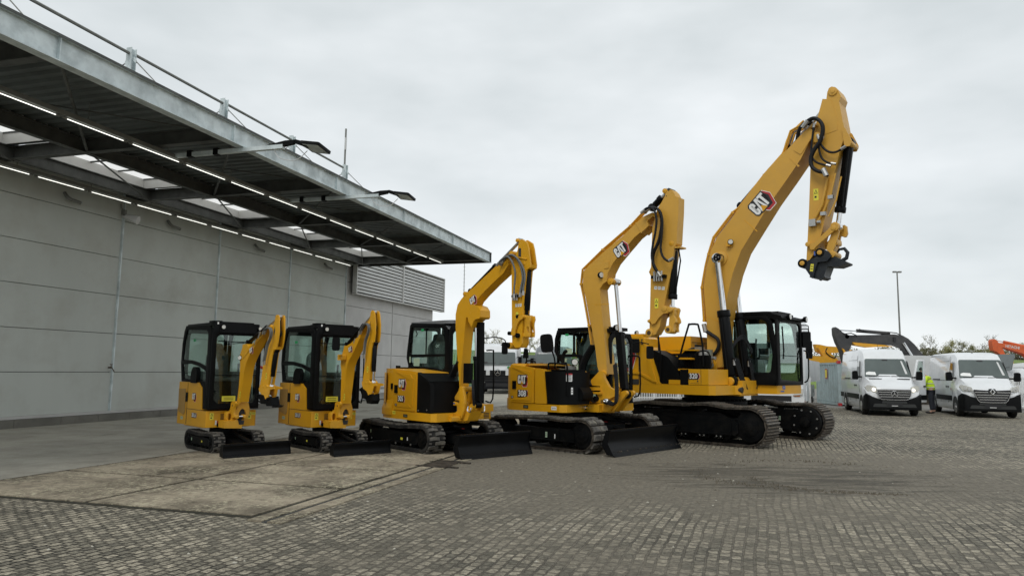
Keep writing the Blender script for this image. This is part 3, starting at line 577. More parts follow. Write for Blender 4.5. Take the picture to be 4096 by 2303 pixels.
def flood(x, lab):
    t = thing('floodlight', lab, 'floodlight', group='floodlights on arms under the canopy edge'); atB(t)
    MB().box(x - .05, x + .05, -7.85, -4.9, 6.29, 6.38, bev=.008).add('arm', M['galv'], t)
    MB().box(x - .07, x + .07, -5.5, -5.38, 6.27, 6.42).add('clamp', M['frameblack'], t); MB().box(x - .07, x + .07, -6.2, -6.08, 6.27, 6.42).add('clamp', M['frameblack'], t)
    MB().prism([(-8.15, 6.46), (-7.9, 6.46), (-7.4, 6.385), (-7.4, 6.30), (-7.8, 6.33), (-8.1, 6.37)], x - .04, x + .04, 'x', bev=.008).prism([(-8.5, 6.36), (-8.15, 6.47), (-8.05, 6.42), (-8.4, 6.29)], x - .03, x + .10, 'x', bev=.008).add('knuckle', M['matt'], t)
    mt = Matrix.Translation((x + .14, -8.55, 6.31)) @ Matrix.Rotation(R(9), 4, 'X') @ Matrix.Rotation(R(6), 4, 'Y')
    hd = MB().plate(rpoly([(-.27, -.23), (.27, -.23), (.27, .23), (-.27, .23)], .04), [], 'z', -.03, .03, mtx=mt).box(-.16, .16, -.08, .22, .03, .055, mtx=mt).add('lamp_head', M['matt'], t)
    MB().box(-.23, .23, -.19, .19, -.036, -.031, mtx=mt).add('lens', M['galv'], hd)
    MB().tube([(x, -7.6, 6.3), (x + .02, -7.75, 6.1), (x + .1, -8.1, 6.05), (x + .14, -8.35, 6.25)], .009, 5, smooth=5).add('cable', M['dullwhite'], t)
flood(-2.95, 'nearer floodlight on a steel arm reaching out from the canopy edge')
flood(1.58, 'farther floodlight on a steel arm, towards the canopy end')
# profiles of booms, sticks, hoses and links in metres: (forward, up) in each digger's own frame
D = {
  'b16': [[0.719,0.938],[0.761,1.216],[0.772,1.504],[0.761,1.669],[0.725,1.794],[0.805,1.928],[0.881,2.016],[0.985,2.018],[1.097,1.959],[1.397,2.076],[1.737,2.223],[1.922,2.306],[1.643,2.254],[1.523,2.136],[1.341,1.968],[1.153,1.816],[1.031,1.673],[0.966,1.549],[0.911,1.301],[0.851,1.094],[0.822,0.938]],
  's16': [[1.556,1.214],[1.619,1.389],[1.672,1.65],[1.727,1.933],[1.804,2.106],[1.927,2.277],[2.032,2.392],[2.055,2.489],[2.099,2.513],[2.16,2.505],[2.187,2.461],[2.214,2.204],[2.193,2.055],[2.159,1.949],[2.131,1.903],[2.076,1.903],[2.02,1.855],[1.982,1.694],[1.944,1.48],[1.895,1.287],[1.856,1.211],[1.766,1.166],[1.596,1.167]],
  'h16': [[1.76,2.181],[1.838,2.268],[1.987,2.277],[2.058,2.212],[2.029,2.096],[1.935,1.982],[1.885,1.846],[1.836,1.71],[1.823,1.632]],
  'c16': [[2.037,1.897],[1.943,1.401],[1.882,1.254]],
  'l16': [[1.465,1.184],[1.745,1.241],[2.045,1.239],[1.872,1.07],[1.589,1.079],[1.724,1.045],[1.411,1.073],[1.982,1.035],[2.239,0.969],[1.868,0.915]],
  'dc16': [[1.978,2.436],[1.587,2.241],[0.876,2.022]],
  'misc16': [[0.778,1.762],[1.226,1.893],[0.823,1.979],[0.818,1.075],[1.817,1.437],[1.922,2.306],[2.301,1.91]],
  'b18': [[0.69,0.92],[0.687,1.231],[0.68,1.527],[0.636,1.655],[0.646,1.74],[0.672,1.847],[0.728,1.953],[0.757,2.027],[0.843,2.019],[0.995,2.065],[1.234,2.175],[1.464,2.324],[1.596,2.422],[1.379,2.367],[1.333,2.159],[1.128,1.911],[0.955,1.743],[0.88,1.616],[0.836,1.361],[0.792,1.106],[0.773,0.915]],
  's18': [[1.436,1.34],[1.48,1.577],[1.509,1.813],[1.525,2.051],[1.522,2.289],[1.557,2.455],[1.619,2.536],[1.636,2.63],[1.679,2.664],[1.738,2.649],[1.773,2.588],[1.816,2.397],[1.818,2.233],[1.793,2.081],[1.741,2.058],[1.712,1.953],[1.693,1.766],[1.674,1.578],[1.651,1.391],[1.586,1.343],[1.497,1.317]],
  'h18': [[1.379,2.232],[1.489,2.373],[1.624,2.409],[1.706,2.345],[1.676,2.224],[1.606,2.104],[1.577,1.962],[1.55,1.779]],
  'c18': [[1.731,2.055],[1.717,1.559],[1.701,1.337]],
  'l18': [[1.333,1.329],[1.574,1.375],[1.839,1.316],[1.706,1.137],[1.449,1.21],[1.551,1.152],[1.308,1.236],[1.748,1.078],[1.641,0.954],[1.563,0.971]],
  'dc18': [[1.549,2.541],[1.264,2.345],[0.705,2.019]],
  'misc18': [[0.741,1.793],[1.003,1.95],[0.747,1.985],[0.812,1.046],[1.602,1.577],[1.596,2.422],[1.925,2.078]],
  'b305': [[1.107,1.195],[1.072,1.464],[1.019,1.782],[0.971,2.103],[0.933,2.428],[0.924,2.688],[0.981,2.881],[1.098,2.988],[1.184,3.047],[1.223,3.125],[1.326,3.111],[1.769,3.338],[2.147,3.538],[2.467,3.69],[2.624,3.719],[2.496,3.635],[2.498,3.543],[2.342,3.387],[2.043,3.226],[1.711,3.029],[1.541,2.912],[1.455,2.789],[1.444,2.661],[1.35,2.601],[1.263,2.621],[1.221,2.3],[1.168,1.85],[1.129,1.465],[1.112,1.194]],
  's305': [[2.598,2.092],[2.583,2.454],[2.568,2.996],[2.554,3.516],[2.648,3.67],[2.718,3.799],[2.736,3.906],[2.763,3.971],[2.822,3.983],[2.96,3.906],[3.001,3.794],[3.063,3.492],[3.052,3.435],[2.999,3.418],[2.953,3.396],[2.926,3.158],[2.9,2.84],[2.873,2.549],[2.862,2.074],[2.816,2.009],[2.679,2.003]],
  'h305': [[2.297,3.545],[2.387,3.658],[2.567,3.699],[2.724,3.652],[2.859,3.474],[2.919,3.262],[2.887,3.117],[2.859,3.001],[2.847,2.914]],
  'h305b': [[2.366,3.564],[2.5,3.672],[2.657,3.7],[2.835,3.591],[2.977,3.4],[3.006,3.221],[2.974,3.077],[2.968,2.932]],
  'h305c': [[2.274,3.534],[2.387,3.629],[2.568,3.671],[2.704,3.551],[2.783,3.365],[2.777,3.187],[2.762,3.069],[2.761,2.891]],
  'c305': [[2.925,3.449],[2.833,2.651],[2.813,2.549]],
  'l305': [[2.552,2.273],[2.776,2.556],[2.961,2.539],[2.794,2.222],[2.638,2.404],[2.593,2.466],[2.579,2.043],[2.4,2.052],[2.819,2.024],[3.051,2.2],[2.921,2.365]],
  'dc305': [[2.698,3.854],[2.512,3.753],[2.114,3.588],[1.276,3.133]],
  'misc305': [[1.48,2.939],[2.75,2.771],[2.736,2.556],[1.49,2.622],[2.567,3.072],[1.2,3.085],[2.963,3.708],[2.781,2.952],[1.718,3.815]],
  'bc305': [[1.614,0.965],[1.555,1.781],[1.591,2.577],[1.332,1.718],[1.345,1.312],[1.655,2.574],[1.663,1.781]],
  'b308': [[0.837,1.519],[0.771,1.683],[0.71,2.099],[0.607,2.563],[0.476,3.12],[0.376,3.427],[0.396,3.75],[0.554,3.879],[0.915,4.12],[1.414,4.421],[1.895,4.761],[2.128,4.824],[2.228,4.798],[2.03,4.681],[1.944,4.504],[1.706,4.365],[1.413,4.101],[1.165,3.869],[1.038,3.667],[1.013,3.498],[0.911,3.441],[0.829,3.339],[0.889,2.739],[0.953,2.223],[0.997,1.813],[1.011,1.539]],
  's308': [[2.017,2.402],[2.033,2.771],[2.063,3.628],[2.084,4.077],[2.106,4.51],[2.225,4.893],[2.324,5.012],[2.409,5.131],[2.418,5.213],[2.469,5.251],[2.544,5.243],[2.605,5.177],[2.644,5.088],[2.713,5.055],[2.701,4.752],[2.671,4.386],[2.652,4.13],[2.602,4.069],[2.566,3.844],[2.513,3.554],[2.435,3.229],[2.357,2.904],[2.297,2.687],[2.261,2.505],[2.155,2.343],[2.05,2.32]],
  'h308': [[1.976,4.822],[2.069,4.911],[2.207,4.912],[2.341,4.792],[2.375,4.547],[2.313,4.235],[2.198,4.008],[2.16,3.852],[2.195,3.689],[2.283,3.563],[2.305,3.482]],
  'h308b': [[2.047,4.846],[2.185,4.896],[2.343,4.825],[2.421,4.615],[2.404,4.299],[2.379,4.063],[2.422,3.881],[2.552,3.771],[2.661,3.82]],
  'h308c': [[1.957,4.809],[2.097,4.892],[2.243,4.852],[2.313,4.64],[2.283,4.363],[2.226,4.129],[2.201,3.852],[2.311,3.603],[2.398,3.478]],
  'c308': [[2.535,4.089],[2.464,3.099],[2.448,2.903]],
  'l308': [[2.025,2.627],[2.401,2.85],[2.533,2.844],[2.439,2.416],[2.154,2.762],[2.267,2.836],[2.004,2.368],[2.573,2.608],[2.329,2.439]],
  'misc308': [[1.381,4.123],[2.263,3.269],[2.188,2.965],[0.902,3.633],[1.003,3.81],[2.049,3.672],[2.363,3.467],[1.142,3.455],[2.197,4.767]],
  'bc308': [[1.431,1.129],[1.283,2.396],[1.134,3.413],[1.146,2.379],[1.383,1.127]],
  'p308': [[0.598,2.102],[0.519,2.568],[0.387,3.172],[0.307,3.48],[0.348,3.803],[0.88,4.185],[1.577,4.615],[1.865,4.848]],
  'dc308': [[2.326,5.137],[2.109,4.997]],
  'b320': [[0.052,1.697],[0.04,2.238],[0.038,2.752],[0.03,2.966],[-0.028,3.718],[0.072,4.256],[0.204,4.664],[0.364,4.962],[0.698,5.319],[1.177,5.895],[1.684,6.468],[2.251,6.929],[2.566,7.205],[2.795,7.322],[2.876,7.277],[2.721,7.254],[2.652,6.902],[2.468,6.57],[2.161,6.173],[1.746,5.66],[1.317,5.052],[0.967,4.546],[0.748,4.02],[0.587,3.443],[0.498,2.946],[0.472,2.903],[0.441,2.513],[0.438,1.995],[0.432,1.737]],
  'e320': [[2.508,6.581],[1.405,5.108],[1.063,4.619],[0.711,3.956],[0.521,3.069]],
  's320': [[2.493,4.154],[2.541,4.709],[2.592,5.362],[2.664,6.447],[2.749,7.103],[2.896,7.586],[3.061,7.864],[3.089,8.036],[3.128,8.125],[3.191,8.148],[3.263,8.11],[3.332,8.014],[3.38,7.865],[3.336,7.747],[3.394,7.336],[3.428,7.091],[3.405,6.86],[3.333,6.677],[3.187,6.152],[3.015,5.432],[2.864,4.825],[2.738,4.408],[2.542,4.152]],
  'h320': [[2.568,7.255],[2.685,7.388],[2.835,7.426],[2.979,7.304],[3.016,7.12],[2.946,6.862],[2.811,6.694],[2.731,6.514],[2.744,6.316],[2.868,6.178],[3.029,6.112],[3.062,6.03]],
  'h320b': [[2.877,7.048],[2.942,6.8],[3.082,6.617],[3.26,6.564],[3.475,6.656]],
  'h320c': [[2.819,7.33],[2.748,6.873],[2.738,6.561],[2.861,6.382],[3.147,6.254]],
  'h320d': [[3.003,6.982],[2.897,6.77],[2.95,6.487],[3.09,6.345],[3.25,6.29]],
  'sp320': [[3.053,6.07],[2.99,5.792],[2.904,5.42],[2.749,5.153],[3.216,6.1],[3.091,5.585],[2.916,5.227],[2.801,5.051],[2.709,5.043]],
  'c320': [[3.45,6.82],[3.225,5.252],[3.176,4.989]],
  'l320': [[2.544,4.531],[3.073,4.917],[3.269,4.893],[3.039,4.27],[3.299,4.738]],
  'q320': [[2.341,4.101],[2.401,4.174],[2.628,4.231],[2.781,4.391],[2.891,4.399],[3.119,4.187],[3.347,4.109],[3.352,4.053],[3.237,3.995],[2.969,4.009],[2.869,3.75],[2.777,3.726],[2.539,3.794],[2.399,4.135],[2.798,4.331],[3.213,4.311]],
  'bc320': [[0.429,4.389],[0.597,2.913],[0.689,1.68]],
  'bd320': [[0.522,3.844],[0.558,2.95],[0.672,1.689]],
  'pp320': [[-0.07,2.901],[-0.113,3.734],[0.0,4.275],[0.082,4.564],[0.224,4.972],[0.74,5.541],[0.913,5.643],[1.556,6.351],[2.03,6.797],[2.222,7.306],[2.496,7.409]],
  'misc320': [[1.508,5.638],[2.73,5.685],[0.747,4.78],[0.45,4.408],[2.78,7.233],[3.195,8.063],[3.505,6.764],[2.653,4.474],[2.511,4.067],[2.902,4.278]],
  'dc320': [[2.998,8.034],[2.721,7.636],[1.938,6.882],[0.871,5.726]],
  'gh320': [[-0.012,2.797],[0.023,2.646],[0.182,2.533],[0.338,2.422],[0.378,2.287],[0.333,2.154],[0.23,2.047],[-0.003,2.021]],
  'k16': [[1.567,1.214],[1.598,1.241],[1.763,1.284],[1.834,1.29],[1.908,1.262],[1.979,1.263],[2.166,1.247],[2.169,1.22],[2.008,1.205],[1.973,1.098],[1.931,1.058],[1.827,1.054],[1.774,1.102],[1.686,1.109],[1.582,1.171]],
  'k18': [[1.427,1.339],[1.457,1.368],[1.591,1.401],[1.668,1.391],[1.73,1.334],[1.95,1.323],[1.952,1.286],[1.844,1.274],[1.807,1.163],[1.766,1.127],[1.654,1.13],[1.606,1.18],[1.49,1.223],[1.439,1.292]],
  'q16': [[1.48,1.102],[1.542,1.115],[1.643,1.086],[1.815,1.06],[1.956,1.065],[2.047,1.089],[2.077,1.027],[2.111,0.924],[1.902,0.914],[1.875,0.945],[1.659,0.947],[1.628,1.01],[1.499,1.06]],
  'q18': [[1.372,1.22],[1.425,1.245],[1.496,1.223],[1.567,1.174],[1.66,1.123],[1.815,1.14],[1.835,1.025],[1.783,0.954],[1.627,0.959],[1.599,1.028],[1.485,1.047],[1.409,1.15]],
  'foot16': [[-0.097,0.644],[-0.11,0.746],[-0.069,0.847],[-0.005,0.932],[0.14,0.924],[0.171,0.81],[0.168,0.696],[0.135,0.626],[0.102,0.632],[0.103,0.709],[0.083,0.781],[0.039,0.813],[-0.003,0.794],[-0.036,0.734],[-0.034,0.642],[-0.056,0.622]],
  'low16': [[-0.313,0.59],[-0.133,0.593],[-0.082,0.627],[-0.049,0.585],[0.026,0.58],[0.065,0.631],[0.097,0.63],[0.022,0.541],[0.02,0.45],[-0.306,0.465]],
  'ear16': [[0.57,0.844],[0.584,0.922],[0.641,0.955],[0.763,0.954],[0.78,0.914],[0.731,0.831],[0.722,0.75],[0.735,0.649],[0.646,0.644],[0.551,0.803]],
  'ring16': [[-0.147,0.647]],
  'pin16': [[-0.091,0.681],[0.036,0.676]],
  'k305': [[2.609,2.27],[2.623,2.344],[2.692,2.476],[2.789,2.565],[2.84,2.589],[2.906,2.586],[2.937,2.55],[2.907,2.514],[2.83,2.483],[2.772,2.419],[2.727,2.314],[2.717,2.235],[2.658,2.215],[2.617,2.232]],
  'kb305': [[2.913,2.574],[3.039,2.568],[3.056,2.502],[3.03,2.437],[3.024,2.306],[3.044,2.24],[3.034,2.188],[2.841,2.193],[2.821,2.247],[2.898,2.271],[2.907,2.442],[2.894,2.509]],
  'kp305': [[2.771,2.563],[2.904,2.552],[2.554,2.265],[2.777,2.219],[2.551,2.05],[2.696,3.976],[2.913,3.489],[2.78,3.734]],
  'k308': [[2.071,2.591],[2.08,2.657],[2.156,2.709],[2.283,2.814],[2.407,2.881],[2.489,2.884],[2.537,2.839],[2.528,2.785],[2.467,2.758],[2.365,2.748],[2.26,2.668],[2.176,2.561],[2.113,2.545]],
  'kb308': [[2.493,2.862],[2.582,2.851],[2.589,2.785],[2.568,2.707],[2.607,2.622],[2.611,2.575],[2.57,2.544],[2.557,2.461],[2.568,2.389],[2.474,2.38],[2.414,2.411],[2.415,2.484],[2.456,2.519],[2.479,2.754]],
  'kp308': [[2.388,2.844],[2.511,2.824],[2.038,2.611],[2.444,2.433],[2.018,2.377],[2.397,5.238],[2.549,4.148],[2.49,5.254]],
  'k320': [[2.593,4.498],[2.601,4.546],[2.642,4.563],[2.703,4.561],[3.105,4.915],[3.136,4.953],[3.195,4.95],[3.239,4.909],[3.24,4.836],[3.199,4.795],[3.14,4.786],[2.741,4.473],[2.698,4.414],[2.637,4.403],[2.603,4.434]],
  'kb320': [[3.066,4.775],[3.136,4.809],[3.211,4.821],[3.223,4.757],[3.123,4.445],[3.049,4.285],[3.01,4.32],[2.933,4.391],[2.989,4.563]],
  'kc320': [[3.138,4.924],[3.23,4.987],[3.282,4.945],[3.285,4.875],[3.292,4.778],[3.26,4.708],[3.21,4.703],[3.171,4.728],[3.141,4.732],[3.046,4.295],[2.994,4.257],[2.936,4.327],[2.981,4.45],[3.071,4.718]],
  'kp320': [[3.138,4.914],[3.046,4.28],[2.558,4.541],[2.419,4.117],[2.813,4.329],[3.205,4.296]],
  'qa320': [[2.431,4.068],[2.454,4.119],[2.537,4.165],[2.784,4.258],[2.848,4.357],[2.928,4.374],[3.006,4.331],[3.062,4.232],[2.959,4.117],[2.759,4.113],[2.704,3.971],[2.646,3.756],[2.616,3.758],[2.451,4.034]],
  'qb320': [[2.592,4.012],[2.637,4.115],[2.71,4.173],[2.974,4.223],[3.114,4.221],[3.21,4.16],[3.363,4.074],[3.352,4.043],[3.164,3.986],[2.947,4.015],[2.87,3.821],[2.878,3.768],[2.797,3.732],[2.544,3.792]],
  'c305m': [[1.189,1.225],[1.212,1.264],[1.274,1.274],[1.312,1.252],[1.321,1.206],[1.368,1.071],[1.383,0.966],[1.375,0.829],[1.329,0.737],[1.307,0.675],[1.21,0.609],[0.829,0.578],[0.814,0.632],[0.837,0.734],[0.745,0.737],[0.752,0.893],[0.854,0.952],[1.071,0.976],[1.161,0.941],[1.21,0.959],[1.216,0.997],[1.07,0.999],[1.063,1.068],[1.177,1.187]],
  'c305h': [[0.973,0.872],[1.036,0.897],[1.137,0.894],[1.148,0.803],[1.116,0.771],[0.99,0.752]],
  'c305s': [[1.119,0.687],[1.144,0.696],[1.256,0.702],[1.269,0.68],[1.245,0.659],[1.133,0.657]],
  'c305a': [[1.242,0.7],[1.327,0.765],[1.468,0.938],[1.528,0.95],[1.572,0.928],[1.566,0.882],[1.52,0.82],[1.391,0.663],[1.32,0.598],[1.146,0.591]],
  'c308m': [[0.666,1.408],[0.853,1.581],[0.907,1.609],[0.955,1.597],[0.983,1.547],[0.994,1.468],[1.09,1.32],[1.121,1.276],[1.248,1.219],[1.342,1.212],[1.331,1.125],[1.163,1.05],[1.099,0.995],[0.993,0.947],[0.744,0.938],[0.556,0.921],[0.556,0.948],[0.755,0.982],[0.809,1.038],[0.82,1.162],[0.896,1.173],[0.903,1.289],[0.7,1.298],[0.666,1.355]],
  'c308l': [[0.556,0.907],[0.744,0.925],[0.993,0.939],[1.11,0.978],[1.184,1.007],[1.247,0.983],[1.099,0.768],[0.552,0.746]],
  'c308s': [[0.809,0.887],[0.928,0.901],[0.95,0.867],[0.907,0.829],[0.816,0.834]],
  'c308a': [[0.988,0.768],[1.116,0.906],[1.201,1.049],[1.328,1.176],[1.432,1.217],[1.483,1.198],[1.493,1.146],[1.431,1.084],[1.327,0.967],[1.179,0.783]],
  'c308f': [[0.413,1.255],[0.92,1.272],[0.925,1.201],[0.614,1.193],[0.588,1.138],[0.588,0.924],[0.503,1.028],[0.447,1.188]],
  'bore308': [[0.757,1.037],[0.79,1.029]],
  'lug305': [[1.445,2.87],[1.636,2.812],[1.712,2.729],[1.721,2.603],[1.683,2.571],[1.584,2.569],[1.52,2.534],[1.459,2.41],[1.344,2.541],[1.313,2.734]],
  'rail320': [[-0.213,1.685],[-0.18,1.973],[0.047,2.677],[0.091,2.733],[0.275,2.727],[0.316,2.669],[0.407,2.228],[0.42,1.742]],
  'bm320': [[-0.013,1.696],[-0.001,1.912],[0.093,1.944],[0.223,1.926],[0.299,1.859],[0.304,1.699]],
}
MPOS = {'16': (-5.557, 14.32, -46), '18': (-3.665, 14.68, -48), '305': (-1.66, 15.262, -48), '308': (1.358, 16.048, -42), '320': (5.028, 18.279, -41)}
# ---------------------------------------------------------------- parts shared by the diggers
CATL = [[(0, .15), (.12, 0), (.28, 0), (.4, .15), (.4, .4), (.26, .4), (.26, .2), (.22, .15), (.18, .15), (.14, .2), (.14, .8), (.18, .85), (.22, .85), (.26, .8), (.26, .6), (.4, .6), (.4, .85), (.28, 1), (.12, 1), (0, .85)],
        [(.40, 0), (.56, 1), (.76, 1), (.92, 0), (.78, 0), (.66, .78), (.54, 0)],
        [(.80, 1), (1.28, 1), (1.28, .82), (1.13, .82), (1.13, 0), (.96, 0), (.96, .82), (.80, .82)]]
def flat(b, pts, z, m, M4, k, cx, cy):
    bb = bmesh.new(); f = bb.faces.new([bb.verts.new(((u - cx) * k, (v - cy) * k, z)) for u, v in pts])
    bmesh.ops.triangulate(bb, faces=[f])
    bmesh.ops.transform(bb, matrix=M4, verts=bb.verts)
    for f in bb.faces:
        f.material_index = m
        if f.normal.dot(M4.to_3x3() @ Vector((0, 0, 1))) < 0: f.normal_flip()
    me = bpy.data.meshes.new('tmp'); bb.to_mesh(me); bb.free(); b.bm.from_mesh(me); bpy.data.meshes.remove(me)
def logo(root, M4, h):
    """h = height of the letters"""
    b = MB(); cx, cy = .75, .4
    def sc(p, s): c = Vector((sum(u for u, v in p) / len(p), sum(v for u, v in p) / len(p))); return [tuple(c + (Vector(q) - c) * s) for q in p]
    red = [(.95, 1.02), (1.40, 1.0), (1.64, .45), (1.38, -.36), (.80, -.36), (.62, -.1)]
    flat(b, sc(red, 1.07), .0015, 0, M4, h, cx, cy); flat(b, red, .003, 2, M4, h, cx, cy)
    flat(b, [(1.0, .95), (1.33, .93), (1.49, .45), (1.27, -.18), (.86, -.18), (.7, -.05)], .0045, 1, M4, h, cx, cy)
    flat(b, [(-.07, .1), (.07, -.08), (.33, -.08), (.38, -.13), (.99, -.13), (1.01, -.08), (1.21, -.08), (1.21, .74), (1.36, .76), (1.36, 1.08), (.07, 1.08), (-.07, .92)], .006, 1, M4, h, cx, cy)
    for p in CATL: flat(b, p, .0075, 0, M4, h, cx, cy)
    flat(b, [(.41, -.06), (.91, -.06), (.66, .36)], .009, 3, M4, h, cx, cy)
    return b.add('logo_badge', [M['sticker'], M['ink'], M['red'], M['yellow']], root)
def number(root, body, M4, h):
    b = MB(); w = len(body.replace('.', '')) * .62 + (.25 if '.' in body else 0)
    flat(b, [(-w / 2 - .1, -.6), (w / 2 + .25, -.6), (w / 2 + .55, 0), (w / 2 + .25, .6), (-w / 2 - .1, .6)], .0015, 0, M4, h, 0, 0)
    flat(b, [(w / 2, -.55), (w / 2 + .22, -.55), (w / 2 + .48, 0), (w / 2 + .22, .55), (w / 2, .55)], .003, 2, M4, h, 0, 0)
    flat(b, [(-w / 2 - .12, -.62), (w / 2 + .1, -.62), (w / 2 + .3, 0), (w / 2 + .1, .62), (-w / 2 - .12, .62)], .0045, 1, M4, h, 0, 0)
    b.text(body, h, M4 @ Matrix.Translation((0.0, 0, .006)), 0, bold=.035, wide=.86)
    return b.add('model_number', [M['sticker'], M['ink'], M['red']], root)
def decal(root, name, M4, w, h, m, lines=0, m2='ink'):
    b = MB(); flat(b, rpoly([(-w / 2, -h / 2), (w / 2, -h / 2), (w / 2, h / 2), (-w / 2, h / 2)], min(w, h) * .12), .002, 0, M4, 1, 0, 0)
    for i in range(lines):
        y = h / 2 - (i + 1) * h / (lines + 1); flat(b, [(-w * .36, y - h * .05), (w * .36, y - h * .05), (w * .36, y + h * .05), (-w * .36, y + h * .05)], .0035, 1, M4, 1, 0, 0)
    return b.add(name, [M[m], M[m2]], root)
def warn(root, M4, w=.05, h=.1):
    b = MB(); flat(b, [(-w / 2, -h / 2), (w / 2, -h / 2), (w / 2, h / 2), (-w / 2, h / 2)], .002, 0, M4, 1, 0, 0)
    flat(b, [(-w * .36, h * .06), (w * .36, h * .06), (0, h * .42)], .0035, 1, M4, 1, 0, 0)
    flat(b, [(-w * .2, h * .1), (w * .2, h * .1), (0, h * .32)], .005, 0, M4, 1, 0, 0)
    flat(b, [(-w * .3, -h * .3), (w * .1, -h * .3), (w * .1, -h * .12), (-w * .3, -h * .12)], .0035, 1, M4, 1, 0, 0)
    return b.add('warning_label', [M['stickeryellow'], M['ink']], root)
def loop(x0, x1, h, tops=None, hr=None):
    r = h / 2; rr = (hr or h) / 2; P = []
    n = 14
    for i in range(n + 1): a = R(-90 + 180 * i / n); P.append((x1 - r + r * math.cos(a), r + r * math.sin(a)))
    P += tops or []
    for i in range(n + 1): a = R(90 + 180 * i / n); P.append((x0 + rr + rr * math.cos(a), rr + rr * math.sin(a)))
    return P
def resample(P, step, closed=True):
    Q = P + [P[0]]; L_ = [0]
    for i in range(len(Q) - 1): L_.append(L_[-1] + math.hypot(Q[i + 1][0] - Q[i][0], Q[i + 1][1] - Q[i][1]))
    n = max(8, round(L_[-1] / step)); out = []; j = 0
    for k in range(n):
        s = L_[-1] * k / n
        while L_[j + 1] < s: j += 1
        t = (s - L_[j]) / max(1e-9, L_[j + 1] - L_[j]); out.append((Q[j][0] + (Q[j + 1][0] - Q[j][0]) * t, Q[j][1] + (Q[j + 1][1] - Q[j][1]) * t))
    return out
def track(root, ya, yb, x0, x1, h, kind, pitch, tops=None, hr=None, side=-1, fh=(.3, .72), stickers=()):
    thick = (.055 if h < .45 else .065) if kind == 'rubber' else .03
    lug = {'rubber': .018 if h < .45 else .024, 'steel': .03, 'pad': .035}[kind]
    P = resample(loop(x0 + lug, x1 - lug, h - 2 * lug, tops, (hr - 2 * lug) if hr else None), pitch)
    P = [(u, v + lug) for u, v in P]; n = len(P)
    fine = []
    T = []
    for i in range(n):
        a, c = P[i - 1], P[(i + 1) % n]; t = Vector((c[0] - a[0], 0, c[1] - a[1])).normalized(); T.append((t, Vector((t.z, 0, -t.x))))
    b = MB()
    rings = []
    PF = resample(P, pitch / 2.0); nf = len(PF)
    for i in range(nf):
        a, c = PF[i - 1], PF[(i + 1) % nf]; t = Vector((c[0] - a[0], 0, c[1] - a[1])).normalized(); nn = Vector((t.z, 0, -t.x)); p = Vector((PF[i][0], 0, PF[i][1]))
        th = thick; ch = .012
        q = [(ya, -th), (ya, -ch), (ya + ch, 0), (yb - ch, 0), (yb, -ch), (yb, -th)]
        rings.append([p + nn * v + Vector((0, u, 0)) for u, v in q])
    rings.append(rings[0]); b.loft(rings, 0, caps=False)
    W = yb - ya; mid = (ya + yb) / 2
    for i in range(n):
        t, nn = T[i]; p = Vector((P[i][0], 0, P[i][1]))
        Mx = Matrix(((t.x, 0, nn.x, p.x), (0, 1, 0, 0), (t.z, 0, nn.z, p.z), (0, 0, 0, 1)))
        w_ = pitch
        if kind == 'rubber':
            a0, a1 = (ya + .014, mid + W * .10) if i % 2 else (mid - W * .10, yb - .014)
            s_ = 1 if i % 2 else -1
            b.prism([(-w_ * .42, a0), (w_ * .30, a0), (w_ * .44, (a0 + a1) / 2), (w_ * .30, a1), (-w_ * .42, a1), (-w_ * .28, (a0 + a1) / 2)], -.004, lug, 'z', bev=.006, m=1, mtx=Mx)
            e0, e1 = (ya + .012, ya + W * .16) if not i % 2 else (yb - W * .16, yb - .012)
            b.box(-w_ * .2, w_ * .2, e0, e1, -.004, lug * .7, bev=.004, m=1, mtx=Mx)
        elif kind == 'pad':
            b.box(-w_ * .46, w_ * .46, ya - .01, yb + .01, -.006, .012, bev=.004, m=0, mtx=Mx)
            b.prism([(-w_ * .42, .012), (w_ * .42, .012), (w_ * .30, lug + .012), (-w_ * .30, lug + .012)], ya, mid - .02, 'y', bev=.004, m=1, mtx=Mx)
            b.prism([(-w_ * .42, .012), (w_ * .42, .012), (w_ * .30, lug + .012), (-w_ * .30, lug + .012)], mid + .02, yb, 'y', bev=.004, m=1, mtx=Mx)
        else:
            b.box(-w_ * .5, w_ * .44, ya, yb, -.004, .012, m=0, mtx=Mx)
            for q, hh in ((-.42, 1), (-.08, .8), (.26, .8)):
                b.box(q * w_, q * w_ + .022, ya + .005, yb - .005, .012, .012 + lug * hh, m=1, mtx=Mx)
            b.box(-w_ * .46, w_ * .46, mid - .13, mid - .06, -.10, -.004, m=2, mtx=Mx); b.box(-w_ * .46, w_ * .46, mid + .06, mid + .13, -.10, -.004, m=2, mtx=Mx)
    mats = {'rubber': [M['rubber'], M['tread']], 'pad': [M['shoe'], M['tread']], 'steel': [M['shoe'], M['shoeworn'], M['frameblack']]}[kind]
    tr = b.add('track', mats, root, sharp=.5)
    # frame, wheels, rollers
    o_ = ya + .03 if side < 0 else yb - .03; i_ = ya + W * .75 if side < 0 else yb - W * .75
    y0_, y1_ = min(o_, i_), max(o_, i_)
    zb, zt = h * fh[0], h * fh[1]; r = h / 2
    MB().prism([(x0 + r * 1.5, zb), (x1 - r * 1.7, zb), (x1 - r * 1.55, zb + .05), (x1 - r * 1.55, zt - .06), (x1 - r * 1.8, zt), (x0 + r * 1.6, zt), (x0 + r * 1.4, zt - .1)], y0_, y1_, 'y', bev=.012).add('track_frame', M['frameblack'], tr)
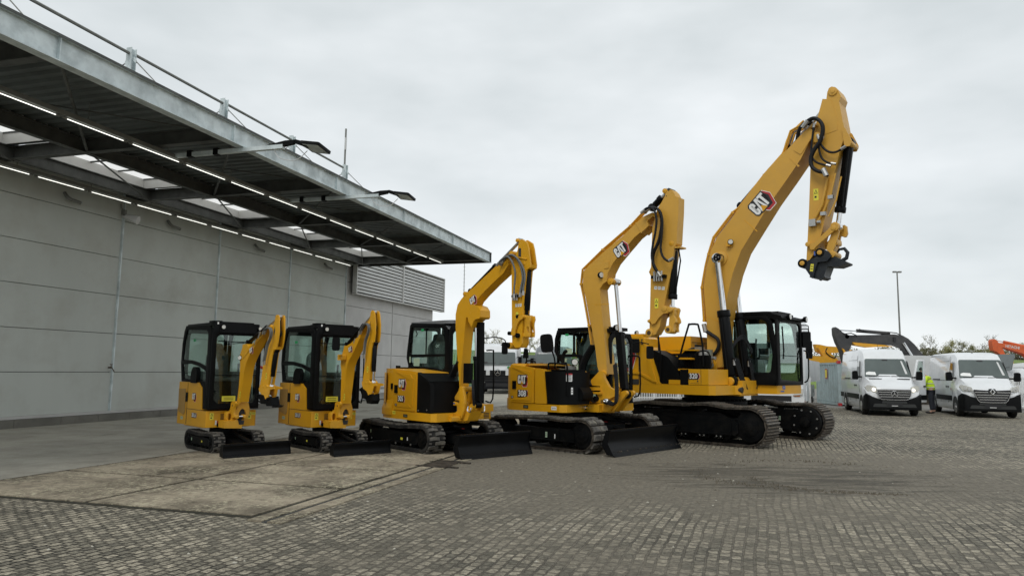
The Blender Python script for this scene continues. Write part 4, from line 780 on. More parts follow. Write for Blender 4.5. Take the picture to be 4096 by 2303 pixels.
    for x, nm in ((x1 - r, 'idler'), (x0 + r, 'sprocket')):
        ys = (ya + W * .12, yb - W * .12)
        wb = MB().cyl((x, ys[0], r), (x, ys[1], r), r * .74, 28, bev=.008).cyl((x, ys[0] - .015, r), (x, ys[1] + .015, r), r * .45, 24, bev=.006)
        yo = ys[0] - .03 if side < 0 else ys[1] + .03
        wb.cyl((x, yo, r), (x, (ya + yb) / 2, r), r * .2, 16, bev=.004)
        for k in range(6):
            a = k * PI / 3; yy = ys[0] - .022 if side < 0 else ys[1] + .022
            wb.cyl((x + r * .34 * math.cos(a), yy, r + r * .34 * math.sin(a)), (x + r * .34 * math.cos(a), (ya + yb) / 2, r + r * .34 * math.sin(a)), .012, 6)
        wb.add(nm, M['frameblack'], tr)
    nr = max(3, int((x1 - x0 - h) / (h * .62)))
    for k in range(nr):
        x = x0 + r * 1.5 + (x1 - x0 - 3.2 * r) * (k + .5) / nr
        MB().cyl((x, ya + W * .15, zb - .0), (x, yb - W * .15, zb), h * .13, 14, bev=.005).cyl((x, ya + W * .08, zb), (x, yb - W * .08, zb), h * .05, 8).add('roller', M['frameblack'], tr)
    if kind != 'rubber':
        for k in (.3, .65): MB().cyl((x0 + (x1 - x0) * k, ya + W * .3, h * .84), (x0 + (x1 - x0) * k, yb - W * .3, h * .84), h * .075, 12).add('carrier_roller', M['frameblack'], tr)
    return tr
def blade(root, xb, y0, y1, h, depth=.12, arm_y=.2, arm_x=.2, arm_z=.25, z0=.015, lean=.0, fold=None):
    n = 8; pts = []
    for i in range(n + 1):
        t = i / n; pts.append((xb + depth * .9 * (2 * t - 1) ** 2 * (0.9 if t < .5 else .55) - lean * t, z0 + h * t))
    back = [(x - .022, z) for x, z in pts]
    b = MB().prism(pts + back[::-1], y0, y1, 'y', bev=0)
    b.box(pts[-1][0] - .04, pts[-1][0] + .004, y0, y1, z0 + h - .03, z0 + h + .005, bev=.006)
    b.prism([(pts[0][0] + .012, z0 - .012), (pts[1][0] + .018, pts[1][1]), (pts[1][0] + .004, pts[1][1]), (pts[0][0] - .004, z0 - .012)], y0 + .005, y1 - .005, 'y')
    for y in (y0, y1):
        b.prism([(pts[0][0] - .01, z0 + .01), (pts[4][0] + .012, pts[4][1]), (pts[-1][0], z0 + h), (pts[-1][0] - .09, z0 + h), (pts[4][0] - .13, z0 + h * .4), (pts[0][0] - .16, z0 + .02)], y - .008, y + .008, 'y')
    bl = b.add('dozer_blade', M['black'], root, sharp=.35)
    b = MB()
    for s_ in (-1, 1):
        b.prism([(arm_x, arm_z), (arm_x, arm_z + .1), (xb - .05, h * .62), (xb - .02, h * .2)], s_ * arm_y - .03, s_ * arm_y + .03, 'y', bev=.008)
    b.prism([(arm_x, arm_z + .07), (arm_x, arm_z + .1), (xb - .25, h * .78), (xb - .25, h * .7)], -arm_y, arm_y, 'y', bev=.004)
    b.cyl((arm_x + .05, 0, arm_z + .16), (xb - .1, 0, h * .75), .035, 12)
    b.add('blade_arm', M['frameblack'], root)
    return bl
def bolts(root, pts, y, r=.014, m='steel'):
    b = MB()
    for x, z in pts: b.cyl((x, y, z), (x, y - .012, z), r, 8)
    return b.add('bolt_heads', M[m], root)
def ram(root, name, a, c, y, r, frac, rodm='chrome', eye=1.3, collar=True):
    A, C_ = Vector((a[0], y, a[1])), Vector((c[0], y, c[1])); B_ = A + (C_ - A) * frac; d = (C_ - A).normalized()
    b = MB().cyl(A + d * r, B_, r, 18, bev=r * .12).cyl((a[0], y - r * eye, a[1]), (a[0], y + r * eye, a[1]), r * 1.15, 16, bev=.004)
    if collar: b.cyl(B_ - d * r * 1.1, B_ + d * .012, r * 1.16, 18, bev=r * .1)
    b.tube([A + d * r * 2 + Vector((0, -r * 1.1, 0)), B_ - d * r * 1.5 + Vector((0, -r * 1.1, 0))], r * .16, 6)
    o = b.add(name, M['black'], root)
    MB().cyl(B_, C_, r * .55, 16).cyl((c[0], y - r * eye, c[1]), (c[0], y + r * eye, c[1]), r * .95, 16, bev=.004).add('rod', M[rodm], o)
    return o
def hose(root, key, y, r, m='hose', pts=None, k=5, ends=True):
    P = [(x, y, z) for x, z in (pts or D[key])]
    b = MB().tube(P, r, 8, smooth=k)
    if ends:
        for a, c in ((P[0], P[1]), (P[-1], P[-2])):
            A, C_ = Vector(a), Vector(c); b.cyl(A, A + (C_ - A).normalized() * r * 4.5, r * 1.35, 8, m=1)
    return b.add('hydraulic_hose', [M[m], M['steel']], root)
def arm_part(root, name, key, w, m, bev=.012, y=0, lip=0):
    b = MB().prism([tuple(p) for p in D[key]], y - w / 2, y + w / 2, 'y', bev=bev)
    return b.add(name, m, root, sharp=.45)
def boss(root, pts, w, r, m, name='pivot_boss', cap=.45, y=0):
    for p in pts:
        rr = p[2] if len(p) > 2 else r
        b = MB(); e = min(.02, rr * .18); b.cyl((p[0], y - w / 2 - e, p[1]), (p[0], y + w / 2 + e, p[1]), rr, 20, bev=.004, m=0).cyl((p[0], y - w / 2 - e * 1.6, p[1]), (p[0], y + w / 2 + e * 1.6, p[1]), rr * cap, 14, m=0, bev=.002).add(name, m, root)
def worklight(root, p, r, d=(1, 0, 0), name='work_light'):
    p, d = Vector(p), Vector(d).normalized()
    o = MB().cyl(p - d * r * 1.2, p, r * 1.1, 16, r2=r * 1.25, bev=r * .1).cyl(p - d * r * 1.2, p - d * r * 1.9, r * .5, 10).add(name, M['matt'], root)
    MB().cyl(p, p + d * .006, r, 16).add('lens', M['lamp'], o); return o
def mirror(root, path, c, w=.16, h=.26, rz=0, name='mirror'):
    o = MB().tube(path, .012, 6, smooth=4).add('mirror_arm', M['frameblack'], root)
    mt = Matrix.Translation(c) @ Matrix.Rotation(R(rz), 4, 'Z')
    g_ = MB().prism(rpoly([(-w / 2, -h / 2), (w / 2, -h / 2), (w / 2, h / 2), (-w / 2, h / 2)], .04), -.03, .02, 'y', bev=.012, mtx=mt).add(name, M['matt'], root)
    return g_
def inset(pts, d):
    c = Vector((sum(p[0] for p in pts) / len(pts), sum(p[1] for p in pts) / len(pts)))
    return [tuple(c + (Vector(p) - c) * (1 - d / max(.05, (Vector(p) - c).length))) for p in pts]
def panel_with_windows(root, name, outline, wins, axis, a0, a1, m='matt', rim=True, glass='glass', bev=.006):
    o = MB().plate(outline, wins, axis, a0, a1, bev=bev).add(name, M[m], root)
    c = (a0 + a1) / 2
    for wv in wins:
        g = MB().prism(inset(wv, -.006), c - .003, c + .003, axis).add('window', M[glass], o)
    return o
def seat(root, x, y, z, s=1.0, wrap=True):
    b = MB().prism(rpoly([(x - .24 * s, z), (x + .25 * s, z), (x + .28 * s, z + .10 * s), (x - .22 * s, z + .13 * s)], .04), y - .24 * s, y + .24 * s, 'y', bev=.03)
    b.prism(rpoly([(y - .25 * s, z + .1), (y + .25 * s, z + .1), (y + .22 * s, z + .62 * s), (y + .10 * s, z + .72 * s), (y + .09 * s, z + .86 * s), (y - .09 * s, z + .86 * s), (y - .10 * s, z + .72 * s), (y - .22 * s, z + .62 * s)], .07), x - .30 * s, x - .18 * s, 'x', bev=.03)
    b.box(x - .2 * s, x + .2 * s, y - .2 * s, y + .2 * s, z - .35 * s, z, bev=.02)
    for q in (-.3, .3): b.box(x - .25 * s, x + .25 * s, y + q * s - .05, y + q * s + .05, z + .05, z + .24 * s, bev=.02).tube([(x + .2 * s, y + q * s, z + .2 * s), (x + .22 * s, y + q * s, z + .42 * s)], [.014, .026], 8)
    return b.add('operator_seat', M['plasticwrap'], root)
def hose_bundle(root, p0, p1, sag, n, r, m='hose', spread=(0, .03, 0), name='hydraulic_hose'):
    p0, p1, sag, sp = Vector(p0), Vector(p1), Vector(sag), Vector(spread)
    for i in range(n):
        o = sp * (i - (n - 1) / 2)
        MB().tube([p0 + o, p0 * .7 + p1 * .3 + sag * .8 + o, p0 * .35 + p1 * .65 + sag + o, p1 + o], r, 7, smooth=5).add(name, M[m], root)

# ---------------------------------------------------------------- the two smallest diggers
def mini(root, sfx, num, bx=1.5, by=.625, tx=(-.72, .75), lampbox=False):
    Y, Y2 = M['yellow'], M['yellow2']
    for s_ in (-1, 1):
        ya, yb = (-.495, -.265) if s_ < 0 else (.265, .495)
        t = track(root, ya, yb, tx[0], tx[1], .385, 'rubber', .062, side=s_, fh=(.3, .7), tops=[(.3, .335), (0, .322), (-.3, .332)])
        if s_ < 0:
            decal(t, 'decal', XZ(-.466)(-.38, .2), .035, .05, 'stickerpale'); decal(t, 'decal', XZ(-.466)(.12, .19), .045, .035, 'stickeryellow')
    MB().box(-.4, .42, -.28, .28, .17, .30, bev=.03).box(-.3, .3, -.4, .4, .2, .27, bev=.02).cyl((0, 0, .28), (0, 0, .45), .27, 28, bev=.01).add('undercarriage', M['frameblack'], root)
    blade(root, bx - .02, -by, by, .235, depth=.06, arm_y=.17, arm_x=.3, arm_z=.2)
    # lower body
    tail = [(-1.06, .40), (-1.19, .2), (-1.22, 0), (-1.225, -.30), (-1.21, -.43), (-1.15, -.49)]
    sk = [(.30, -.49), (.31, -.46), (.31, .46), (.28, .49), (-.9, .49)] + tail
    MB().prism(sk, .455, .76, 'z', bev=.02).box(-.9, .1, -.44, .44, .43, .47).add('body', Y, root)
    hood = [(-.08, -.492), (-1.13, -.492), (-1.19, -.43), (-1.205, -.3), (-1.20, 0), (-1.18, .2), (-1.06, .40), (-.9, .47), (-.08, .47)]
    hd = MB().prism(hood[:9], .765, 1.28, 'z', bev=.03).prism([(-.09, .765), (.085, .765), (.04, 1.17), (-.09, 1.25)], -.492, -.40, 'y', bev=.012).add('engine_hood', Y, root)
    MB().prism([(-1.12, 1.14), (-.745, 1.15), (-.735, .70), (-.80, .64), (-1.10, .70)], -.5, -.494, 'y').add('grille', M['bronze'], hd)
    MB().box(-.665, -.655, -.4955, -.49, .47, 1.27).box(-.665, .3, -.4955, -.49, .764, .770).add('panel_gap', M['joint'], hd)
    MB().box(-.74, -.63, -.502, -.488, .90, 1.08, bev=.008).cyl((-.685, -.502, 1.0), (-.685, -.51, 1.0), .018, 10).add('latch', M['matt'], hd)
    logo(hd, XZ(-.4955)(-.30, 1.0), .115); number(root, num, XZ(-.4915)(-.27, .655), .075)
    decal(root, 'decal', XZ(-.4915)(-.90, .575), .13, .06, 'stickerpale', 1)
    warn(root, FX(.3125)(-.385, .66), .075, .13); warn(root, FX(.3125)(.35, .66), .07, .14); decal(root, 'decal', FX(.3125)(.43, .69), .08, .05, 'stickeryellow', 2)
    b = MB()
    for k in range(5): b.box(.311, .316, -.22, -.10, .60 + k * .022, .611 + k * .022)
    b.add('air_slots', M['joint'], root)
    decal(root, 'reflector', FX(.3125)(-.30, .54), .03, .085, 'sticker'); decal(root, 'tail_lamp', FX(.3125)(-.265, .54), .025, .07, 'red')
    # cab
    out = [(-1.06, 1.285), (-1.15, 1.66), (-1.13, 2.05), (-1.06, 2.30), (-.98, 2.40), (.22, 2.37), (.33, 2.28), (.37, 1.9), (.37, .79), (.095, .79), (.05, 1.19), (-.12, 1.285)]
    w1 = rpoly([(-1.06, 1.72), (-1.03, 2.08), (-.92, 2.32), (.10, 2.28), (.17, 2.20), (.17, 1.58), (-.2, 1.66), (-.6, 1.71)], .04)
    w2 = rpoly([(-1.06, 1.63), (-.95, 1.34), (-.14, 1.33), (.16, 1.30), (.17, 1.50), (-.2, 1.59), (-.6, 1.64)], .03)
    near = panel_with_windows(root, 'cab_side', out, [w1, w2], 'y', -.485, -.445)
    far = panel_with_windows(root, 'cab_side', out, [rpoly([(-1.04, 1.4), (-1.0, 2.1), (-.9, 2.28), (.15, 2.24), (.17, 1.5), (.17, .95), (-.05, .95), (-.15, 1.35)], .04)], 'y', .445, .485)
    fo = [(-.485, .79), (.485, .79), (.485, 2.30), (.44, 2.37), (-.44, 2.37), (-.485, 2.30)]
    fw = rpoly([(-.40, .97), (-.33, .90), (.36, .90), (.41, .97), (.41, 2.14), (.36, 2.19), (-.35, 2.19), (-.40, 2.14)], .03)
    fr = panel_with_windows(root, 'cab_front', fo, [fw], 'x', .355, .395)
    MB().box(.398, .405, -.4, .41, 1.42, 1.435).add('window_rail', M['matt'], fr)
    MB().box(.40, .41, -.38, .3, 2.06, 2.075).tube([(.405, .28, 2.07), (.41, -.2, 2.02)], .008, 5).add('wiper', M['matt'], fr)
    panel_with_windows(root, 'cab_rear', [(-.42, 1.285), (.42, 1.285), (.42, 2.28), (.38, 2.38), (-.38, 2.38), (-.42, 2.28)], [rpoly([(-.36, 1.4), (.36, 1.4), (.35, 2.26), (-.35, 2.26)], .05)], 'x', -1.12, -1.08)
    rf = MB().prism(rpoly([(-1.02, -.46), (.30, -.48), (.40, -.42), (.40, .42), (.30, .48), (-1.02, .46)], .08), 2.37, 2.425, 'z', bev=.02).box(-.2, .33, -.34, .34, 2.425, 2.45, bev=.01).box(.33, .42, -.36, .36, 2.24, 2.38, bev=.03).add('roof', M['black'], root)
    for y in (-.31, .42): worklight(rf, (.45, y, 2.34), .036)
    decal(rf, 'decal', FX(.405)(-.40, 2.41), .03, .04, 'sticker')
    MB().prism(rpoly([(.1, -.46), (.36, -.46), (.38, -.3), (.1, -.3)], .03), 2.36, 2.46, 'z', bev=.02).add('lamp_housing', M['matt'], rf)
    MB().box(-.075, -.06, -.43, .43, .80, 1.30).box(-.7, -.06, -.40, .40, 1.29, 1.31).box(-.05, .1, -.40, -.2, .86, 1.1, bev=.02).box(-.98, .34, -.42, .42, .79, .86, bev=.01).box(-.9, -.15, -.42, .42, 1.28, 1.30).add('cab_floor', M['matt'], root)
    seat(root, -.32, 0, 1.28, .9)
    decal(near, 'exit_label', XZ(-.478)(-.5, 2.1), .12, .05, 'greensign')
    decal(root, 'decal', FX(.40)(-.12, .99), .26, .10, 'stickeryellow', 2)
    MB().prism(rpoly([(-.48, 1.27), (-.18, 1.27), (-.16, 1.50), (-.24, 1.58), (-.38, 1.58), (-.46, 1.48)], .05), -.53, -.45, 'y', bev=.02).add('filler_neck', M['matt'], root)
    MB().tube([(.36, .5, 2.05), (.44, .53, 2.0), (.44, .53, 1.0), (.36, .5, .93)], .014, 8, smooth=3).add('grab_rail', M['matt'], root)
    # swing bracket, seen from the front as a low block with a ring on its right side
    MB().prism([tuple(p) for p in D['low16']], .46, .74, 'x', bev=.012).prism(rpoly([(.28, .47), (.60, .47), (.62, .56), (.28, .56)], .02), -.16, .10, 'y', bev=.01).cyl((.44, -.02, .45), (.44, -.02, .78), .085, 20, bev=.01).box(.30, .5, -.10, .08, .60, .76, bev=.015).add('swing_bracket', Y2, root)
    MB().plate(rpoly([(-.21, .58), (-.09, .58), (-.09, .75), (-.21, .75)], .045), [rpoly([(-.185, .60), (-.115, .60), (-.115, .72), (-.185, .72)], .035)], 'x', .44, .58, bev=.008).add('bracket_ring', Y2, root)
    MB().prism(rpoly([tuple(p) for p in D['ear16']], .015), -.145, -.105, 'y', bev=.008).cyl((.68, -.15, .875), (.68, -.10, .875), .022, 10, m=0).add('bracket_ear', Y2, root)
    MB().cyl((.68, -.152, .875), (.68, -.14, .875), .016, 10).add('ear_hole', M['joint'], root)
    MB().prism(rpoly([(-.06, .60), (.06, .60), (.05, .52), (-.04, .52)], .01), .742, .745, 'x').add('recess', M['joint'], root)
    ram(root, 'swing_cylinder', (.30, .50), (.56, .50), -.24, .030, .5)
    ft = MB().prism([tuple(p) for p in D['foot16']], .58, .70, 'x', bev=.010).add('boom_foot', Y2, root, sharp=.5)
    MB().cyl((.76, -.095, .672), (.76, .04, .670), .019, 12).add('pin', M['chrome'], root)
    MB().box(.56, .66, -.06, .12, .60, .80).add('foot_cavity', M['joint'], root)
    b = MB()
    for y in (-.10, .05): b.cyl((.66, y, .672), (.80, y, .668), .036, 16, bev=.006)
    b.add('pin_boss', Y2, root)
    # boom, stick and rams
    bo = arm_part(root, 'boom', 'b' + sfx, .18, Y, .010)
    mi = D['misc' + sfx]
    c16 = sfx == '16'
    boss(bo, [(mi[2][0], mi[2][1], .03), (mi[5][0], mi[5][1], .036)], .15, .04, Y2)
    # two cheek plates with the core between them
    S_ = [tuple(p) for p in D['s' + sfx]]
    st = MB().prism(S_, -.062, -.042, 'y', bev=.004).prism(S_, .042, .062, 'y', bev=.004).add('stick', Y, root, sharp=.45)
    zmid = (D['c' + sfx][0][1]) ; low = [p for p in S_ if p[1] < zmid + .12]
    MB().prism([(p[0] + (.004 if p[0] < sum(q[0] for q in low) / len(low) else -.006), p[1]) for p in low], -.043, .043, 'y').add('stick_core', Y, st)
    tip = max(S_, key=lambda p: p[1])
    boss(st, [(tip[0] - .01, tip[1] - .035, .02), (D['c' + sfx][0][0] - .005, D['c' + sfx][0][1] + .02, .026), (S_[-1][0] + .03, S_[-1][1] + .03, .028)], .124, .03, Y2)
    tp = D['dc' + sfx]
    MB().prism([(tip[0] - .075, tip[1] - .30), (tip[0] - .045, tip[1] - .20), (tip[0] - .03, tip[1] - .28), (tip[0] - .055, tip[1] - .36)], -.0645, -.060, 'y').add('slot', M['joint'], st)
    ram(bo, 'stick_cylinder', (tp[2][0] + .02, tp[2][1] + .03), (tip[0] - .01, tip[1] - .035), 0, .038, .60, 'steel')
    MB().tube([(tip[0] + .01, 0, tip[1] - .1), (tip[0] + .03, 0, tip[1] - .35), (D['c' + sfx][0][0] - .01, .0, D['c' + sfx][0][1] + .03)], .02, 8, smooth=3).sph((tip[0] + .05, .0, tip[1] - .33), .045, sc=(.8, .6, 1.4)).add('inner_hose', M['hose'], st)
    c = D['c' + sfx]; ram(st, 'bucket_cylinder', c[0], c[2], 0.0, .040, .72, eye=.9, collar=False)
    kk = [tuple(p) for p in D['k' + sfx]]
    lk = MB().prism(kk, -.075, -.063, 'y', bev=.003).prism(kk, .063, .075, 'y', bev=.003)
    lk.cyl((c[2][0], -.085, c[2][1]), (c[2][0], .085, c[2][1]), .026, 14, bev=.004).cyl((c[2][0] - .13, -.08, c[2][1] - .01), (c[2][0] - .13, .08, c[2][1] - .01), .024, 14, bev=.004).cyl((kk[-4][0] + .03, -.08, kk[-4][1]), (kk[-4][0] + .03, .08, kk[-4][1]), .024, 12, bev=.004)
    lk.add('bucket_link', Y2, root)
    qq = [tuple(p) for p in D['q' + sfx]]; cpl = MB()
    for y in (-.06, .06): cpl.prism(qq, y - .014, y + .014, 'y', bev=.005)
    cpl.prism([(p[0] * .9 + .1 * qq[7][0], p[1] * .9 + .1 * qq[7][1]) for p in qq], -.05, .05, 'y', bev=.006).cyl((qq[0][0] + .03, -.09, qq[0][1] - .02), (qq[0][0] + .03, .09, qq[0][1] - .02), .026, 12).cyl((qq[4][0] - .02, -.09, qq[4][1] - .03), (qq[4][0] - .02, .09, qq[4][1] - .03), .026, 12)
    if c16: cpl.prism([(qq[7][0] - .05, qq[7][1] + .02), (qq[7][0] + .22, qq[7][1] + .02), (qq[7][0] + .10, qq[7][1] - .02), (qq[7][0] - .04, qq[7][1] - .03)], -.05, .05, 'y', bev=.004)
    cpl.add('coupler', M['frameblack'], root)
    hose(bo, 'h' + sfx, -.115, .017, 'hosegrey'); hose(bo, 'h' + sfx, -.145, .013, 'hosegrey')
    MB().cyl((mi[1][0] + .14, -.08, mi[1][1] + .2), (mi[1][0] + .10, -.08, mi[1][1] + .12), .02, 8).cyl((mi[1][0] + .28, -.08, mi[1][1] + .28), (mi[1][0] + .24, -.08, mi[1][1] + .22), .02, 8).box(mi[1][0] + .26, mi[1][0] + .30, -.09, -.07, mi[1][1] + .26, mi[1][1] + .34).add('hose_fittings', M['steel'], bo)
    import_a = math.degrees(math.atan2(D['b' + sfx][10][1] - D['b' + sfx][8][1], D['b' + sfx][10][0] - D['b' + sfx][8][0]))
    logo(bo, XZ(-.0915)(mi[1][0], mi[1][1], import_a - 2), .085)
    warn(bo, XZ(-.0915)(mi[3][0] + .02, mi[3][1], -6), .035, .12); warn(st, XZ(-.0635)(mi[4][0], mi[4][1], -6), .04, .11)
    if lampbox:
        b = MB().plate(rpoly([(mi[0][0] - .09, mi[0][1] - .05), (mi[0][0] + .12, mi[0][1] - .05), (mi[0][0] + .12, mi[0][1] + .06), (mi[0][0] - .09, mi[0][1] + .06)], .02), [rpoly([(mi[0][0] - .03, mi[0][1] - .035), (mi[0][0] + .10, mi[0][1] - .035), (mi[0][0] + .10, mi[0][1] + .045), (mi[0][0] - .03, mi[0][1] + .045)], .01)], 'y', -.17, -.10)
        for k in (-.0, .035, .07): b.box(mi[0][0] + k, mi[0][0] + k + .006, -.165, -.155, mi[0][1] - .04, mi[0][1] + .05)
        b.add('lamp_guard', Y2, bo); MB().box(mi[0][0] - .03, mi[0][0] + .05, -.13, -.08, mi[0][1] - .03, mi[0][1] + .04).add('work_light', M['lamp'], bo)
    else: worklight(bo, (mi[0][0] - .0, -.11, mi[0][1]), .038, (.5, -1, 0))
def place(name, label, key, group=None):
    x, y, a = MPOS[key]
    return thing(name, label, 'excavator', (x, y, 0), a, 'new yellow excavators lined up by size')
m16 = place('excavator', 'smallest yellow mini excavator at the left end of the line, numbered 301.6', '16'); mini(m16, '16', '301.6')
m18 = place('excavator', 'yellow mini excavator numbered 301.8 with a cab mirror and a caged boom lamp', '18'); mini(m18, '18', '301.8', bx=1.43, by=.59, tx=(-.66, .80), lampbox=True)
mirror(m18, [(.38, -.40, 2.2), (.46, -.36, 2.24), (.50, -.22, 2.2), (.50, -.16, 2.15)], (.50, -.13, 2.06), .15, .26, 60)

# ---------------------------------------------------------------- the 305 digger
def digger305():
    root = place('excavator', 'yellow excavator numbered 305 with black blade, third in the line', '305')
    Y, Y2 = M['yellow'], M['yellow2']
    for s_ in (-1, 1):
        ya, yb = (-.92, -.54) if s_ < 0 else (.54, .92)
        t = track(root, ya, yb, -1.32, 1.28, .56, 'rubber', .085, side=s_, fh=(.28, .68), tops=[(.6, .50), (.2, .47), (-.4, .475), (-.8, .49)])
        if s_ < 0:
            decal(t, 'decal', XZ(-.892)(-.85, .31), .035, .07, 'stickerpale'); decal(t, 'decal', XZ(-.892)(.30, .24), .08, .045, 'stickeryellow'); decal(t, 'decal', XZ(-.892)(.5, .25), .03, .06, 'sticker')
            bolts(t, [(-.8, .17), (-.3, .15), (.1, .14), (.62, .15)], -.892, .02)
    MB().box(-.7, .7, -.55, .55, .28, .46, bev=.04).box(-.95, .95, -.35, .35, .25, .4, bev=.03).cyl((0, 0, .42), (0, 0, .62), .48, 32, bev=.01).add('undercarriage', M['frameblack'], root)
    blade(root, 2.06, -.87, .87, .42, depth=.13, arm_y=.33, arm_x=.6, arm_z=.28)
    decal(root, 'decal', Matrix.Translation((1.35, -.2, .47)), .06, .05, 'red')
    deckp = [(-.2, -.80), (1.12, -.80), (1.20, -.72), (1.16, -.3), (.98, -.2), (.98, .80), (.9, .88), (-.2, .88), (-.62, .74), (-.9, .42), (-1.0, 0), (-.93, -.42), (-.64, -.74), (-.45, -.79)]
    MB().prism(deckp, .60, .755, 'z', bev=.025).add('deck', Y, root)
    cw = [(-.2, -.82), (-.2, .82), (-.62, .76), (-.92, .44), (-1.02, 0), (-.96, -.42), (-.68, -.75), (-.42, -.82)]
    cw2 = [(-.2, -.79), (-.2, .79), (-.60, .72), (-.86, .42), (-.95, 0), (-.90, -.40), (-.63, -.71), (-.42, -.78)]
    MB().prism(cw, .665, .80, 'z', bev=.02).prism(cw, .80, .97, 'z', pts2=cw2, bev=0).add('counterweight', Y, root)
    hd = MB().prism([(x * .995, y * .99) for x, y in cw2], .972, 1.60, 'z', bev=.045).prism([(-.22, -.785), (.64, -.785), (.64, .1), (-.22, .1)], .76, 1.50, 'z', bev=.01).prism([(-.25, 1.49), (.64, 1.49), (.62, 1.535), (-.25, 1.60)], -.785, .12, 'y', bev=.012).add('engine_hood', Y, root)
    dr = MB().prism(rpoly([(-.17, .78), (.58, .78), (.60, 1.50), (-.17, 1.575)], .03), -.80, -.78, 'y', bev=.01)
    dr.add('side_door', Y, root)
    MB().prism([(-.10, 1.53), (.42, 1.48), (.50, 1.40), (.38, 1.38)], -.812, -.799, 'y', bev=.006).prism([(.40, 1.38), (.52, 1.42), (.50, .86), (.40, .92)], -.812, -.799, 'y', bev=.006).prism([(-.08, .84), (.38, .90), (.46, .84)], -.812, -.799, 'y', bev=.004).add('door_ribs', Y, root)
    mt = Matrix.Translation((-.53, -.757, 1.25)) @ Matrix.Rotation(R(-38), 4, 'Z')
    MB().prism(rpoly([(-.13, -.30), (.12, -.36), (.12, .27), (-.12, .25)], .03), -.03, .008, 'y', mtx=mt).add('grille', M['bronze'], hd)
    MB().box(-.13, -.03, -.822, -.795, 1.11, 1.27, bev=.01).cyl((-.08, -.822, 1.2), (-.08, -.83, 1.2), .02, 10).add('latch', M['matt'], root)
    MB().box(-.30, -.24, -.80, -.775, 1.18, 1.30, bev=.01).add('latch', M['matt'], root)
    logo(root, XZ(-.8015)(.13, 1.29), .155); number(root, '305', XZ(-.8015)(.09, 1.0), .105)
    decal(root, 'decal', XZ(-.8015)(-.08, .875), .07, .05, 'ink', 0); MB().text('CR', .03, XZ(-.8055)(-.08, .875), bold=.02).add('decal_text', M['sticker'], root)
    decal(root, 'decal', XZ(-.8015)(.27, .675), .15, .06, 'ink', 1, 'stickerpale'); decal(root, 'decal', XZ(-.8015)(-.14, .72), .12, .07, 'stickeryellow', 1)
    # black tank cover with its chamfered corner
    MB().prism([(.64, .765), (.64, 1.53), (1.02, 1.36), (1.08, 1.25), (1.08, .765)], -.79, -.70, 'y', bev=.012).prism([(.63, -.775), (1.02, -.76), (1.05, -.55), (1.02, -.05), (.63, -.05)], .765, 1.37, 'z', bev=.02).prism([(.63, 1.36), (.63, 1.52), (1.05, 1.36)], -.76, -.05, 'y', bev=.008).add('tank_cover', M['matt'], root)
    bolts(root, [(.70, .80), (.98, .82)], -.79, .014)
    MB().box(-.75, -.3, -.35, .35, 1.60, 1.63, bev=.01).cyl((-.5, -.5, 1.6), (-.5, -.5, 1.66), .05, 14).add('hood_vent', M['matt'], hd)
    # cab
    out = [(-.80, 1.61), (-.90, 1.82), (-.89, 1.98), (-.80, 2.54), (-.72, 2.58), (.42, 2.53), (.55, 2.44), (.66, 2.1), (.68, 1.4), (.68, .78), (-.1, .78), (-.1, 1.58)]
    w1 = rpoly([(-.80, 1.90), (-.73, 2.49), (.36, 2.44), (.46, 2.36), (.49, 1.90)], .05); w2 = rpoly([(-.80, 1.84), (-.72, 1.66), (.05, 1.63), (.44, 1.58), (.49, 1.64), (.49, 1.86)], .03)
    near = panel_with_windows(root, 'cab_side', out, [w1, w2], 'y', -.03, .02)
    panel_with_windows(root, 'cab_side', out, [rpoly([(-.78, 1.75), (-.70, 2.47), (.36, 2.42), (.50, 2.30), (.52, 1.1), (.2, .95), (.1, 1.65)], .05)], 'y', .84, .88)
    MB().box(-.19, -.175, -.035, -.01, 1.9, 2.46).box(-.8, .49, -.04, -.005, 1.86, 1.905).add('window_rail', M['matt'], near)
    fr = panel_with_windows(root, 'cab_front', [(-.03, .78), (.88, .78), (.88, 2.40), (.82, 2.50), (.03, 2.50), (-.03, 2.40)], [rpoly([(.05, .95), (.80, .95), (.80, 2.32), (.74, 2.38), (.11, 2.38), (.05, 2.32)], .05)], 'x', .62, .66)
    MB().tube([(.68, .12, 1.35), (.69, .14, 1.9)], .01, 5).add('wiper', M['matt'], fr)
    panel_with_windows(root, 'cab_rear', [(.0, 1.61), (.86, 1.61), (.84, 2.52), (.04, 2.52)], [rpoly([(.07, 1.72), (.79, 1.72), (.77, 2.44), (.1, 2.44)], .06)], 'x', -.88, -.84)
    MB().prism(rpoly([(-.82, -.02), (.45, -.03), (.66, .04), (.66, .82), (.45, .88), (-.82, .86)], .08), 2.53, 2.60, 'z', bev=.025).prism([(.3, 2.55), (.62, 2.44), (.62, 2.40), (.3, 2.50)], -.02, .87, 'y', bev=.01).add('roof', M['truckgrey'], root)
    MB().box(-.2, .64, 0, .85, .77, .9, bev=.01).box(-.8, -.1, .02, .84, 1.58, 1.62).add('cab_floor', M['matt'], root)
    seat(root, -.1, .42, 1.45, 1.05)
    MB().text('CAT', .06, XZ(.14)(.0, 2.08), bold=.03).add('seat_lettering', M['sticker'], root)
    decal(near, 'exit_label', XZ(-.03)(-.32, 2.42), .10, .05, 'greensign'); decal(near, 'decal', XZ(-.035)(-.50, 1.74), .22, .17, 'stickerpale'); decal(near, 'decal', XZ(-.035)(-.75, 1.80), .05, .14, 'stickerpale')
    MB().box(-.76, -.68, -.05, -.02, 2.16, 2.24, bev=.01).tube([(-.6, -.01, 2.42), (-.58, .02, 2.34), (-.63, .02, 2.30)], .012, 6).add('latch', M['matt'], near)
